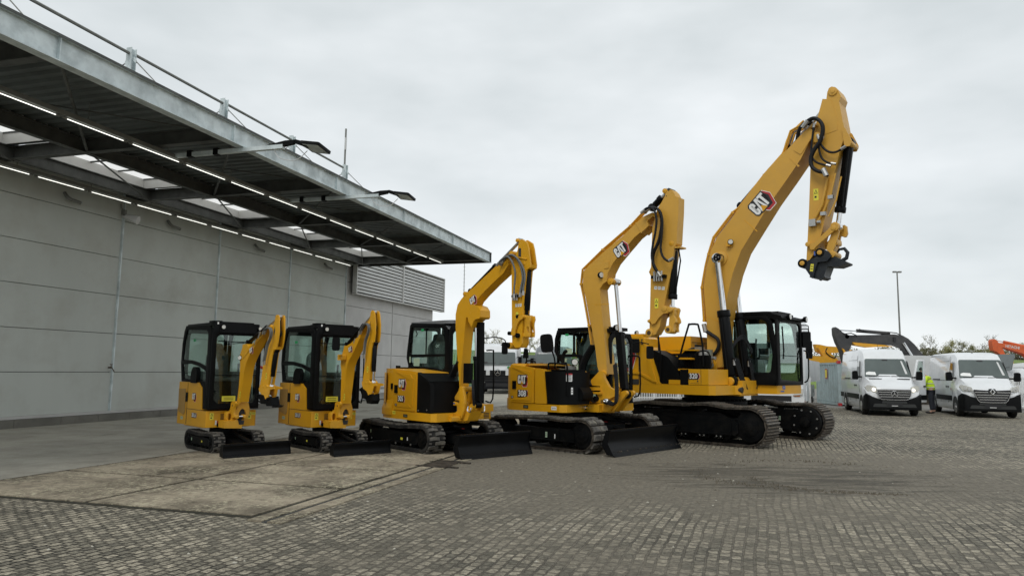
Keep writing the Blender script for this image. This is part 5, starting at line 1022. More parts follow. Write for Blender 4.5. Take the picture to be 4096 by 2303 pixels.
    mirror(root, [(.66, .86, 2.25), (.85, 1.02, 2.28), (1.0, 1.15, 2.22), (1.0, 1.15, 2.1)], (1.0, 1.15, 2.05), .13, .25, 50)
    MB().tube([(.7, .9, 2.0), (.84, .96, 2.0), (.86, .96, 1.9), (.86, .96, 1.0), (.7, .9, .95)], .016, 8, smooth=3).add('grab_rail', M['matt'], root)
    # swing bracket and boom foot
    MB().prism(rpoly([(.55, .60), (1.25, .60), (1.25, .70), (.55, .70)], .02), -.40, .15, 'y', bev=.015).cyl((1.10, 0, .56), (1.10, 0, .98), .13, 24, bev=.015).add('swing_bracket', Y2, root)
    ck = MB().plate([tuple(p) for p in D['c305m']], [[tuple(p) for p in D['c305h']], [tuple(p) for p in D['c305s']]], 'y', -.20, -.13, bev=.012).prism([tuple(p) for p in D['c305m'][:16]], .12, .18, 'y', bev=.012)
    for y in (-.10, .13): ck.prism(rpoly([tuple(p) for p in D['c305a']], .02), y - .03, y + .03, 'y', bev=.012)
    ck.prism([(1.20, .60), (1.40, .62), (1.50, .80), (1.38, .84), (1.28, .72)], -.14, .14, 'y', bev=.01).box(.80, 1.3, -.13, .14, .60, .68).add('bracket_cheeks', Y2, root)
    MB().prism([(.70, .66), (1.33, .66), (1.33, .90), (.80, .96)], -.125, -.10, 'y').add('bracket_cavity', M['joint'], root)
    ram(root, 'swing_cylinder', (.72, .70), (1.02, .68), -.36, .042, .5)
    MB().box(.90, 1.08, -.204, -.2, .925, .95).add('blue_strip', M['blue'], root)
    bo = arm_part(root, 'boom', 'b305', .22, Y, .016)
    mi = D['misc305']; KP = D['kp305']; P5 = D['b305']
    MB().prism([tuple(p) for p in D['lug305']], -.125, .125, 'y', bev=.01).add('cylinder_lug', Y, bo)
    boss(bo, [(1.25, 1.215, .05), (mi[5][0], mi[5][1], .045), (P5[22][0] - .03, P5[22][1] + .03, .055), (P5[14][0] - .06, P5[14][1] + .02, .05)], .22, .05, Y2)
    S_ = [tuple(p) for p in D['s305']]
    st = MB().prism(S_, -.085, -.055, 'y', bev=.006).prism(S_, .055, .085, 'y', bev=.006).add('stick', Y, root, sharp=.45)
    low = [p for p in S_ if p[1] < KP[6][1] + .02]
    MB().prism([(p[0] + (.006 if p[0] < sum(q[0] for q in low) / len(low) else -.008), p[1]) for p in low], -.056, .056, 'y').add('stick_core', Y, st)
    MB().cyl((KP[4][0], -.12, KP[4][1] - .01), (KP[4][0], .12, KP[4][1] - .01), .062, 20, bev=.008).cyl((KP[4][0] + .0, .09, KP[4][1]), (KP[4][0], .13, KP[4][1]), .055, 16).add('tip_boss', Y2, st)
    boss(st, [(KP[5][0], KP[5][1], .035), (KP[6][0] - .02, KP[6][1] + .03, .035)], .17, .045, Y2)
    MB().prism(rpoly([(KP[7][0] - .035, KP[7][1] - .09), (KP[7][0] + .035, KP[7][1] - .09), (KP[7][0] + .03, KP[7][1] + .09), (KP[7][0] - .04, KP[7][1] + .09)], .035), -.089, -.083, 'y').add('slot', M['joint'], st)
    MB().tube([(S_[3][0] - .03, -.09, S_[3][1] + .1), (S_[3][0] + .2, -.09, S_[3][1] + .13), (S_[3][0] + .42, -.09, S_[3][1] + .08)], .015, 6).add('weld', Y2, st)
    ey = MB().plate([(S_[2][0] - .05, S_[2][1] - .05 + .08), (S_[2][0] - .02, S_[2][1] - .1), (S_[2][0] + .04, S_[2][1] - .12), (S_[2][0] + .04, S_[2][1] + .1), (S_[2][0] - .02, S_[2][1] + .1)], [[(S_[2][0] - .03, S_[2][1] - .02), (S_[2][0] - .005, S_[2][1] - .04), (S_[2][0] - .0, S_[2][1] + .02), (S_[2][0] - .02, S_[2][1] + .03)]], 'y', -.02, .02, bev=.003).add('lifting_eye', Y2, st)
    d = D['dc305']; ram(bo, 'stick_cylinder', d[3], (KP[5][0], KP[5][1]), 0, .052, .52, 'steel', eye=.9)
    c = D['c305']; ram(st, 'bucket_cylinder', c[0], (KP[1][0] - .02, KP[1][1]), .0, .058, .86, 'frameblack', eye=.9, collar=False)
    kk = [tuple(p) for p in D['k305']]; kb = [tuple(p) for p in D['kb305']]; b = MB()
    for y in (-.115, .115): b.prism(kk, y - .014, y + .014, 'y', bev=.005)
    b.add('side_link', Y2, root)
    b = MB()
    for y in (-.055, .055): b.plate(kb, [[(kb[0][0] + .05, kb[0][1] - .20), (kb[0][0] + .11, kb[0][1] - .20), (kb[0][0] + .12, kb[0][1] - .29), (kb[0][0] + .07, kb[0][1] - .30)]], 'y', y - .016, y + .016, bev=.005)
    b.cyl((KP[3][0], -.09, KP[3][1]), (KP[3][0], .12, KP[3][1]), .055, 18, bev=.006).cyl((KP[1][0], -.09, KP[1][1]), (KP[1][0], .12, KP[1][1]), .04, 16, bev=.005).add('bucket_link', Y2, root)
    MB().cyl((KP[0][0], -.138, KP[0][1]), (KP[0][0], .135, KP[0][1]), .034, 16, bev=.006).cyl((KP[2][0], -.138, KP[2][1]), (KP[2][0], .13, KP[2][1]), .036, 16, bev=.006).cyl((KP[3][0], -.14, KP[3][1]), (KP[3][0], -.08, KP[3][1]), .045, 14, bev=.005).cyl((KP[3][0], -.1, KP[3][1]), (KP[3][0], .24, KP[3][1]), .026, 12).cyl((KP[4][0], -.17, KP[4][1]), (KP[4][0], .20, KP[4][1]), .03, 12).prism([(KP[4][0] - .18, KP[4][1] + .0), (KP[4][0] - .04, KP[4][1] + .05), (KP[4][0] - .04, KP[4][1] - .03)], -.17, -.14, 'y').cyl((KP[4][0] - .01, -.17, KP[4][1]), (KP[4][0] - .01, -.12, KP[4][1]), .05, 12).add('pins', M['black'], root)
    bc = D['bc305']
    ra = ram(root, 'boom_cylinder', (1.50, .93), (D['b305'][22][0] - .03, D['b305'][22][1] + .02), .02, .062, .52, eye=1.1)
    ra = MB().box(1.30, 1.50, -.18, -.10, bc[4][1] + .02, bc[3][1], bev=.01).prism([(bc[5][0] - .17, bc[5][1] - .06), (bc[5][0] - .06, bc[5][1] - .06), (bc[6][0] - .06, 1.0), (bc[6][0] - .17, 1.0)], -.02, .09, 'y', bev=.012).add('cylinder_guard', M['matt'], root)
    for k, key in enumerate(('h305', 'h305b', 'h305c')): hose(bo, key, -.14 - .03 * k, .017, 'hosegrey')
    hose(bo, 'h305', -.12, .016, 'hose')
    b = MB()
    for k in range(3): b.cyl((2.66 + .05 * k, -.13, 2.86), (2.66 + .05 * k, -.13, 2.99), .014, 8)
    b.add('hose_fittings', M['steel'], st)
    MB().box(2.62, 2.80, -.14, -.088, 2.92, 2.96).add('hose_clamp', M['frameblack'], st)
    for k in range(3): decal(st, 'decal', XZ(-.0865)(mi[1][0] - .05 + .06 * k, mi[1][1] + .0, 2), .05, .055, 'sticker', 1)
    warn(st, XZ(-.0865)(mi[2][0] - .01, mi[2][1], 1), .065, .18)
    a = math.degrees(math.atan2(D['b305'][11][1] - D['b305'][10][1], D['b305'][11][0] - D['b305'][10][0]))
    logo(bo, XZ(-.1115)(mi[0][0], mi[0][1], a - 2), .125)
    P = D['b305']
    for k, yy in enumerate((-.05, 0, .05)):
        path = [(p[0] - .045, yy, p[1] + .01) for p in P[2:9]] + [(p[0] - .02, yy, p[1] + .04) for p in P[10:14]]
        MB().tube(path, .011, 6).add('pipe', Y2, bo)
    hose_bundle(root, (1.05, -.08, 1.75), (1.0, -.05, 1.1), (-.28, .0, -.12), 4, .018, spread=(.0, .04, .0))
    hose_bundle(root, (1.55, -.14, 1.4), (1.6, -.14, .92), (.04, -.04, 0), 2, .014)
    MB().tube([(1.5, -.2, .90), (1.5, -.22, .82), (1.58, -.22, .80), (1.60, -.21, .88)], .014, 6, smooth=3).tube([(1.86, -.1, .92), (1.88, -.12, .82), (1.80, -.12, .80)], .012, 6, smooth=3).add('shackles', M['chrome'], root)
    b = MB()
    for k in range(4): b.box(.981, .988, .62, .76, .62 + .03 * k, .635 + .03 * k)
    b.add('air_slots', M['joint'], root); MB().prism([(.5, .5), (.99, .5), (.99, .87), (.5, .87)], .755, .90, 'z', bev=.02).add('step_box', Y, root)
digger305()
# ---------------------------------------------------------------- the 308 digger
def digger308():
    root = place('excavator', 'yellow excavator numbered 308 with grey oval mirror and long stick, fourth in the line', '308')
    Y, Y2, OC = M['yellow'], M['yellow2'], M['ochre']
    for s_ in (-1, 1):
        ya, yb = (-1.27, -.82) if s_ < 0 else (.82, 1.27)
        t = track(root, ya, yb, -1.38, 1.50, .68, 'pad', .155, side=s_, fh=(.30, .66), tops=[(.8, .575), (.3, .60), (-.2, .59), (-.7, .565)], hr=.62)
        if s_ < 0:
            decal(t, 'decal', XZ(-1.242)(.28, .31), .05, .11, 'stickerpale', 2); decal(t, 'decal', XZ(-1.242)(.5, .29), .025, .09, 'sticker')
            MB().tube([(.62, -1.25, .2), (.62, -1.25, .48)], .01, 5).box(-1.0, 1.0, -1.26, -1.20, .20, .225).add('frame_rib', M['frameblack'], t)
    MB().box(-.8, .8, -.85, .85, .34, .52, bev=.05).box(-1.0, 1.1, -.4, .4, .3, .5, bev=.03).cyl((0, 0, .5), (0, 0, .76), .55, 32, bev=.01).add('undercarriage', M['frameblack'], root)
    blade(root, 1.80, -1.27, 1.27, .48, depth=.17, arm_y=.40, arm_x=.6, arm_z=.34, lean=.03)
    b = MB()
    for y in (-1.18, -1.12, -1.06, -.85, -.62, -.4, -.18, .02, .2, .4, .5, .6, .8, 1.0, 1.1, 1.18): b.cyl((1.955, y, .10), (1.972, y, .10), .013, 6)
    b.add('blade_bolts', M['shoe'], root)
    decal(root, 'decal', Matrix.Translation((1.1, -.33, .57)), .1, .05, 'red')
    deckp = [(-.85, -1.10), (.50, -1.10), (.62, -1.0), (.62, -.35), (.95, -.35), (.95, .95), (.88, 1.05), (-.6, 1.05), (-1.0, .72), (-1.2, .3), (-1.25, -.2), (-1.2, -.62), (-1.08, -.92), (-.95, -1.06)]
    MB().prism(deckp, .755, .905, 'z', bev=.025).add('deck', Y, root)
    cw = [(-.85, -1.105), (-.5, -1.08), (-.5, 1.03), (-.64, 1.03), (-1.0, .70), (-1.2, .28), (-1.25, -.2), (-1.2, -.62), (-1.08, -.92), (-.97, -1.06)]
    MB().prism(cw, .78, 1.0, 'z', bev=.02).add('counterweight', Y, root)
    cw2 = [(x * .975, y) for x, y in cw]
    hd = MB().prism(cw2, 1.0, 1.66, 'z', bev=.03).prism(cw2, 1.64, 1.735, 'z', pts2=[(x * .93 + .0, y * .95) for x, y in cw2], bev=.0).prism([(-.5, .91), (.1, .91), (.07, 1.60), (-.5, 1.67)], -1.06, .0, 'y', bev=.01).add('engine_hood', Y, root)
    MB().prism(rpoly([(-.83, .925), (-.165, .915), (-.165, 1.645), (-.83, 1.725)], .03), -1.115, -1.05, 'y', bev=.012).add('side_door', Y, root)
    MB().prism([(-.78, 1.66), (-.26, 1.57), (-.24, 1.47), (-.33, 1.50)], -1.13, -1.112, 'y', bev=.006).prism([(-.34, 1.50), (-.22, 1.52), (-.22, 1.0), (-.32, 1.06)], -1.128, -1.112, 'y', bev=.006).prism([(-.78, .96), (-.30, 1.06), (-.22, .97)], -1.126, -1.112, 'y', bev=.005).add('door_ribs', Y, root)
    MB().prism(rpoly([(-.145, .915), (.17, .92), (.085, 1.62), (-.145, 1.645)], .02), -1.11, -1.0, 'y', bev=.012).add('side_panel', Y, root)
    MB().prism(rpoly([(-.98, -.9), (-.3, -.98), (.05, -.96), (.05, -.1), (-.98, .0)], .1), 1.70, 1.745, 'z', bev=.02).add('hood_top', M['ochre'], root)
    MB().box(-.765, -.665, -1.135, -1.11, 1.20, 1.37, bev=.012).cyl((-.715, -1.135, 1.3), (-.715, -1.143, 1.3), .02, 10).add('latch', M['matt'], root)
    logo(root, XZ(-1.1165)(-.48, 1.385), .175); number(root, '308', XZ(-1.1165)(-.49, 1.105), .125)
    decal(root, 'decal', XZ(-1.1165)(-.775, 1.025), .065, .05, 'ink'); MB().text('CR', .03, XZ(-1.1205)(-.775, 1.025), bold=.02).add('decal_text', M['sticker'], root)
    decal(root, 'decal', XZ(-1.1015)(-.40, .835), .14, .07, 'ink', 1, 'stickerpale'); decal(root, 'decal', XZ(-1.1015)(.36, .835), .14, .075, 'sticker', 1)
    # tank cover
    MB().prism([(.18, -1.085), (.46, -1.085), (.56, -1.03), (.74, -.82), (.80, -.62), (.78, -.45), (.10, -.45), (.10, -1.08)], .92, 1.58, 'z', bev=.04).prism([(.12, -.9), (.5, -.9), (.75, -.55), (.2, -.4)], 1.56, 1.62, 'z', bev=.02).prism(rpoly([(.78, .98), (.86, 1.02), (.88, 1.14), (.78, 1.28)], .03), -.80, -.45, 'y', bev=.02).add('tank_cover', M['matt'], root)
    decal(root, 'decal', Matrix.Translation((.635, -.955, 1.46)) @ Matrix.Rotation(R(50), 4, 'Z') @ Matrix.Rotation(R(90), 4, 'X'), .13, .16, 'sticker', 3)
    decal(root, 'decal', Matrix.Translation((.675, -.91, 1.19)) @ Matrix.Rotation(R(50), 4, 'Z') @ Matrix.Rotation(R(90), 4, 'X'), .04, .14, 'sticker', 2)
    decal(root, 'decal', Matrix.Translation((.635, -.957, 1.53)) @ Matrix.Rotation(R(50), 4, 'Z') @ Matrix.Rotation(R(90), 4, 'X'), .13, .03, 'red')
    MB().cyl((.42, -.62, 1.60), (.42, -.62, 1.70), .12, 20, bev=.01).add('filler_cap', M['galvdark'], root)
    worklight(root, (.60, -.72, 1.78), .06, (.7, -.7, 0)); MB().tube([(.5, -.65, 1.68), (.52, -.68, 1.76)], .012, 5).add('lamp_post', M['matt'], root)
    MB().tube([(.16, -1.04, 1.62), (.16, -1.04, 1.72), (.22, -1.04, 1.75), (.55, -1.02, 1.73), (.62, -1.0, 1.66), (.63, -1.0, 1.1)], .018, 8, smooth=4).add('grab_rail', M['matt'], root)
    MB().tube([(.30, -1.0, 1.64), (.30, -1.02, 1.85), (.22, -1.06, 2.1), (.2, -1.08, 2.2)], .016, 8, smooth=4).add('mirror_arm', M['frameblack'], root)
    mt = Matrix.Translation((.16, -1.10, 2.16)) @ Matrix.Rotation(R(28), 4, 'Z') @ Matrix.Rotation(R(-6), 4, 'Y')
    MB().prism(rpoly([(-.12, -.19), (.12, -.19), (.135, .0), (.12, .19), (-.12, .19), (-.135, .0)], .07), -.05, .03, 'y', bev=.025, mtx=mt).cyl((0, -.055, 0), (0, -.045, 0), .05, 16, mtx=mt).add('mirror', M['matt'], root)
    MB().tube([(-.55, -.95, 1.73), (-.5, -.95, 1.80), (-.3, -.95, 1.79), (-.28, -.95, 1.72)], .018, 6, smooth=3).tube([(-.12, -.2, 1.7), (-.1, -.2, 1.95), (-.02, -.2, 2.03)], .04, 10, smooth=3).add('hood_handle', M['matt'], root)
    MB().tube([(-.74, -.7, 1.7), (-.74, -.7, 1.9), (-.72, -.7, 2.05)], .016, 6).prism(rpoly([(-.82, 1.86), (-.66, 1.86), (-.68, 2.06), (-.78, 2.08)], .02), -.74, -.72, 'y').add('mirror', M['matt'], root)
    # cab
    out = [(-.42, 2.50), (-.49, 2.30), (-.50, 2.02), (-.42, 1.90), (-.16, 1.62), (-.10, 1.3), (-.10, .92), (.90, .92), (1.0, 1.2), (1.0, 1.9), (.94, 2.30), (.80, 2.46), (.5, 2.52)]
    w1 = rpoly([(-.36, 2.43), (-.42, 2.25), (-.42, 2.06), (-.38, 1.96), (.02, 1.96), (.02, 2.45)], .04)
    w2 = rpoly([(.06, 2.45), (.06, 1.96), (.26, 1.96), (.3, 1.4), (.5, 1.3), (.90, 1.35), (.92, 1.9), (.86, 2.26), (.75, 2.38), (.5, 2.45)], .05)
    w3 = rpoly([(-.28, 1.90), (.2, 1.90), (.2, 1.35), (-.02, 1.35), (-.08, 1.66)], .04)
    near = panel_with_windows(root, 'cab_side', out, [w1, w2, w3], 'y', -.03, .02)
    panel_with_windows(root, 'cab_side', out, [rpoly([(-.36, 2.43), (-.42, 2.25), (-.40, 2.0), (-.02, 1.6), (.1, 1.1), (.85, 1.1), (.92, 1.4), (.92, 1.9), (.86, 2.26), (.75, 2.38), (.5, 2.45)], .05)], 'y', .82, .86)
    panel_with_windows(root, 'cab_front', [(-.03, .92), (.86, .92), (.86, 2.28), (.78, 2.42), (.06, 2.42), (-.03, 2.28)], [rpoly([(.08, 1.05), (.76, 1.05), (.78, 2.18), (.70, 2.32), (.14, 2.32), (.06, 2.18)], .06)], 'x', .96, 1.0)
    panel_with_windows(root, 'cab_rear', [(.0, 1.61), (.84, 1.61), (.81, 2.49), (.05, 2.49)], [rpoly([(.07, 1.72), (.77, 1.72), (.74, 2.41), (.12, 2.41)], .06)], 'x', -.46, -.42)
    MB().prism(rpoly([(-.44, -.03), (.80, -.03), (.96, .08), (.96, .76), (.80, .86), (-.44, .86)], .08), 2.48, 2.545, 'z', bev=.025).add('roof', M['black'], root)
    MB().box(-.1, .96, 0, .84, .915, 1.02, bev=.01).box(-.4, .1, .02, .82, 1.58, 1.62).add('cab_floor', M['matt'], root)
    seat(root, .3, .5, 1.48, 1.1)
    MB().text('CAT', .06, XZ(.2)(.32, 2.05), bold=.03).add('seat_lettering', M['sticker'], root)
    decal(near, 'exit_label', XZ(-.03)(-.14, 2.39), .09, .05, 'greensign'); decal(near, 'decal', XZ(-.035)(-.08, 2.03), .18, .12, 'stickerpale'); decal(near, 'decal', XZ(-.035)(-.18, 1.83), .09, .08, 'stickerpale')
    b = MB()
    for k in range(4): pass
    decal(near, 'decal', XZ(-.035)(.13, 1.74), .10, .26, 'stickerpale', 3, 'sticker')
    MB().box(-.44, -.36, -.05, -.02, 2.20, 2.27, bev=.01).tube([(-.36, -.02, 2.4), (-.33, .0, 2.36), (-.38, 0, 2.31)], .012, 6).add('latch', M['matt'], near)
    for y, z in ((.10, 2.52),): worklight(root, (1.10, y, z), .055, (1, -.2, 0))
    MB().box(.85, 1.02, -.02, .3, 2.42, 2.50, bev=.02).add('lamp_housing', M['matt'], root)
    mirror(root, [(.95, .86, 2.2), (1.12, .95, 2.24), (1.30, 1.05, 2.2)], (1.30, 1.08, 2.02), .15, .28, 50)
    MB().tube([(1.0, .86, 1.95), (1.12, .92, 1.92), (1.14, .92, 1.8), (1.14, .92, 1.15), (1.02, .86, 1.05)], .018, 8, smooth=3).add('grab_rail', M['matt'], root)
    # yellow tank block, swing frame and bracket
    MB().prism([(.48, .92), (.60, .92), (.60, 1.56), (.52, 1.60), (.48, 1.58)], -.42, -.24, 'y', bev=.02).add('side_box', Y, root)
    MB().prism([tuple(p) for p in D['c308f']], -.26, .10, 'y', bev=.01).box(.50, .96, -.30, .20, 1.125, 1.165, bev=.008).add('swing_frame', Y2, root)
    MB().cyl((D['bore308'][0][0], -.275, D['bore308'][0][1]), (D['bore308'][0][0], -.2, D['bore308'][0][1]), .095, 22).add('bore', M['joint'], root)
    MB().cyl((D['bore308'][1][0] + .03, -.31, D['bore308'][1][1]), (D['bore308'][1][0] + .03, -.1, D['bore308'][1][1]), .055, 16, bev=.006).add('bore_pin', M['matt'], root)
    decal(root, 'decal', XZ(-.302)(.76, 1.09), .14, .055, 'stickerpale', 1)
    ram(root, 'swing_cylinder', (.40, .86), (.66, .84), -.42, .052, .45)
    ck = MB().prism([tuple(p) for p in D['c308m']], -.24, -.16, 'y', bev=.016).prism([tuple(p) for p in D['c308m'][:16]], .14, .22, 'y', bev=.016).plate([tuple(p) for p in D['c308l']], [[tuple(p) for p in D['c308s']]], 'y', -.24, -.14, bev=.012).prism([tuple(p) for p in D['c308l']], -.14, .14, 'y', bev=.01)
    for y in (-.10, .15): ck.prism(rpoly([tuple(p) for p in D['c308a']], .03), y - .04, y + .04, 'y', bev=.015)
    ck.box(.85, 1.05, -.17, .17, 1.15, 1.22, bev=.01).cyl((.90, 0, .74), (.90, 0, 1.15), .17, 24, bev=.012).add('swing_bracket', Y2, root)
    MB().prism([(.62, .9), (1.05, .95), (1.0, 1.14), (.66, 1.12)], -.155, .1, 'y').add('bracket_cavity', M['joint'], root)
    bo = arm_part(root, 'boom', 'b308', .30, OC, .02)
    mi = D['misc308']
    P = D['b308']
    boss(bo, [(.93, 1.56, .06), (mi[7][0] - .04, mi[7][1] + .03, .07), (mi[8][0], mi[8][1], .05)], .30, .05, Y2)
    MB().prism([(P[13][0] - .30, P[13][1] - .02), (P[13][0] - .04, P[13][1] + .03), (P[13][0] + .02, P[13][1] - .12), (P[14][0] - .06, P[14][1] - .06), (P[13][0] - .16, P[13][1] - .26)], -.162, .162, 'y', bev=.012).add('tip_plate', OC, bo)
    worklight(bo, (mi[3][0], -.19, mi[3][1]), .055, (1, -.35, 0)); MB().box(mi[4][0] - .05, mi[4][0] + .07, -.165, -.15, mi[4][1] - .04, mi[4][1] + .10).add('bracket_plate', OC, bo)
    KP = D['kp308']; S_ = [tuple(p) for p in D['s308']]
    st = MB().prism(S_, -.115, .115, 'y', bev=.014).add('stick', OC, root, sharp=.45)
    boss(st, [(KP[5][0], KP[5][1], .05), (KP[6][0] - .01, KP[6][1] + .0, .05), (KP[2][0], KP[2][1], .045)], .23, .06, Y2)
    MB().cyl((KP[7][0], -.119, KP[7][1]), (KP[7][0], .119, KP[7][1]), .028, 14).cyl((KP[7][0] - .05, -.119, KP[7][1] - .13), (KP[7][0] - .05, .119, KP[7][1] - .13), .01, 8).add('hole', M['joint'], st)
    MB().box(S_[13][0] + .02, S_[17][0] + .01, -.125, .125, S_[17][1] - .03, S_[17][1] + .0, bev=.004).add('top_plate', OC, st)
    MB().plate([(S_[2][0] - .10, S_[2][1] + .0), (S_[2][0] - .06, S_[2][1] - .08), (S_[2][0] + .04, S_[2][1] - .14), (S_[2][0] + .04, S_[2][1] + .12), (S_[2][0] - .05, S_[2][1] + .09)], [[(S_[2][0] - .07, S_[2][1] - .02), (S_[2][0] - .03, S_[2][1] - .05), (S_[2][0] - .0, S_[2][1] + .01), (S_[2][0] - .04, S_[2][1] + .05)]], 'y', -.03, .03, bev=.004).add('lifting_eye', OC, st)
    dd = D['dc308']; ram(bo, 'stick_cylinder', (P[10][0] + .15, P[10][1] + .20), (KP[5][0], KP[5][1]), 0, .07, .62, 'steel', eye=.8)
    c = D['c308']; ram(st, 'bucket_cylinder', c[0], (KP[1][0] - .03, KP[1][1] + .0), .0, .078, .82, eye=.9)
    MB().tube([(c[0][0] + .12, -.05, c[0][1] - .02), (c[0][0] + .17, -.06, c[0][1] - .3), (c[1][0] + .13, -.06, c[1][1] + .1), (c[1][0] + .10, -.05, c[1][1] + .05)], .014, 6).add('feed_pipe', M['frameblack'], st)
    kk = [tuple(p) for p in D['k308']]; kb = [tuple(p) for p in D['kb308']]; b = MB()
    for y in (-.15, .15): b.prism(kk, y - .018, y + .018, 'y', bev=.006)
    b.cyl((KP[2][0], -.18, KP[2][1]), (KP[2][0], .18, KP[2][1]), .03, 14, bev=.004).add('side_link', OC, root)
    b = MB()
    for y in (-.09, .09): b.prism(kb, y - .022, y + .022, 'y', bev=.008)
    b.prism([(p[0] * .8 + .2 * KP[3][0], p[1] * .8 + .2 * KP[1][1] - .05) for p in kb[:9]], -.07, .07, 'y', bev=.01).cyl((KP[3][0], -.13, KP[3][1]), (KP[3][0], .13, KP[3][1]), .078, 20, bev=.008).cyl((KP[1][0], -.18, KP[1][1]), (KP[1][0], .18, KP[1][1]), .055, 18, bev=.006).cyl((KP[0][0], -.18, KP[0][1]), (KP[0][0], .18, KP[0][1]), .06, 18, bev=.006).add('bucket_link', OC, root)
    MB().cyl((KP[4][0] + .0, -.14, KP[4][1]), (KP[4][0], .14, KP[4][1]), .085, 20, bev=.01).add('tip_boss', OC, st)
    MB().cyl((KP[3][0], -.133, KP[3][1]), (KP[3][0], .133, KP[3][1]), .04, 14).cyl((KP[4][0], -.143, KP[4][1]), (KP[4][0], .143, KP[4][1]), .045, 14).add('bores', M['brass'], root)
    bc = D['bc308']
    ra = ram(root, 'boom_cylinder', (1.36, 1.13), (mi[7][0] - .02, mi[7][1] + .03), .02, .078, .52, eye=1.0)
    MB().prism([(1.30, 1.25), (1.44, 1.25), (1.32, 2.42), (1.18, 2.42)], -.10, .0, 'y', bev=.01).add('cylinder_guard', M['matt'], root)
    for k, key in enumerate(('h308', 'h308b', 'h308c')): hose(bo, key, -.22 - .04 * k, .024, 'hose')
    hose(bo, 'h308', -.18, .022, 'hose')
    b = MB()
    for k in range(4): b.cyl((mi[0][0] * 0 + 2.19 + .055 * k, -.2, 3.40 + .0 * k), (2.19 + .055 * k, -.2, 3.60), .02, 8)
    b.add('hose_fittings', M['steel'], st); MB().box(2.12, 2.43, -.21, -.11, 3.46, 3.52).add('hose_clamp', M['frameblack'], st)
    for k in range(3): decal(st, 'decal', XZ(-.1165)(mi[1][0] - .09 + .085 * k, mi[1][1] + .01 - .01 * k, -4), .07, .065, 'sticker', 1)
    warn(st, XZ(-.1165)(mi[2][0], mi[2][1], 0), .085, .20)
    a = math.degrees(math.atan2(P[10][1] - P[7][1], P[10][0] - P[7][0]))
    logo(bo, XZ(-.1515)(mi[0][0], mi[0][1], a), .215)
    p3 = D['p308']
    for k, yy in enumerate((-.13, -.07, 0, .07)):
        MB().tube([(u - .012 * k, yy, v + .015 * k) for u, v in p3], .014, 6).add('pipe', Y2, bo)
    b = MB()
    for i in (1, 3, 5, 6): b.box(p3[i][0] - .015, p3[i][0] + .05, -.15, .12, p3[i][1] - .02, p3[i][1] + .02)
    b.add('pipe_clamps', Y2, bo)
    MB().box(P[2][0] - .01, P[2][0] + .36, -.153, -.150, 3.0, 3.015, mtx=None).add('weld', Y2, bo)
    hose_bundle(root, (.62, -.08, 2.15), (.62, -.05, 1.3), (-.30, .0, -.1), 5, .022, spread=(.0, .05, .0))
    hose_bundle(root, (1.20, -.14, 1.75), (1.14, -.30, .98), (.20, -.12, -.30), 3, .017, spread=(.03, 0, .02))
    MB().cyl((1.06, -.31, .98), (1.17, -.31, .98), .07, 18, bev=.01).cyl((1.06, -.4, .98), (1.06, -.24, .98), .04, 12).add('coupling', M['chrome'], root)
digger308()

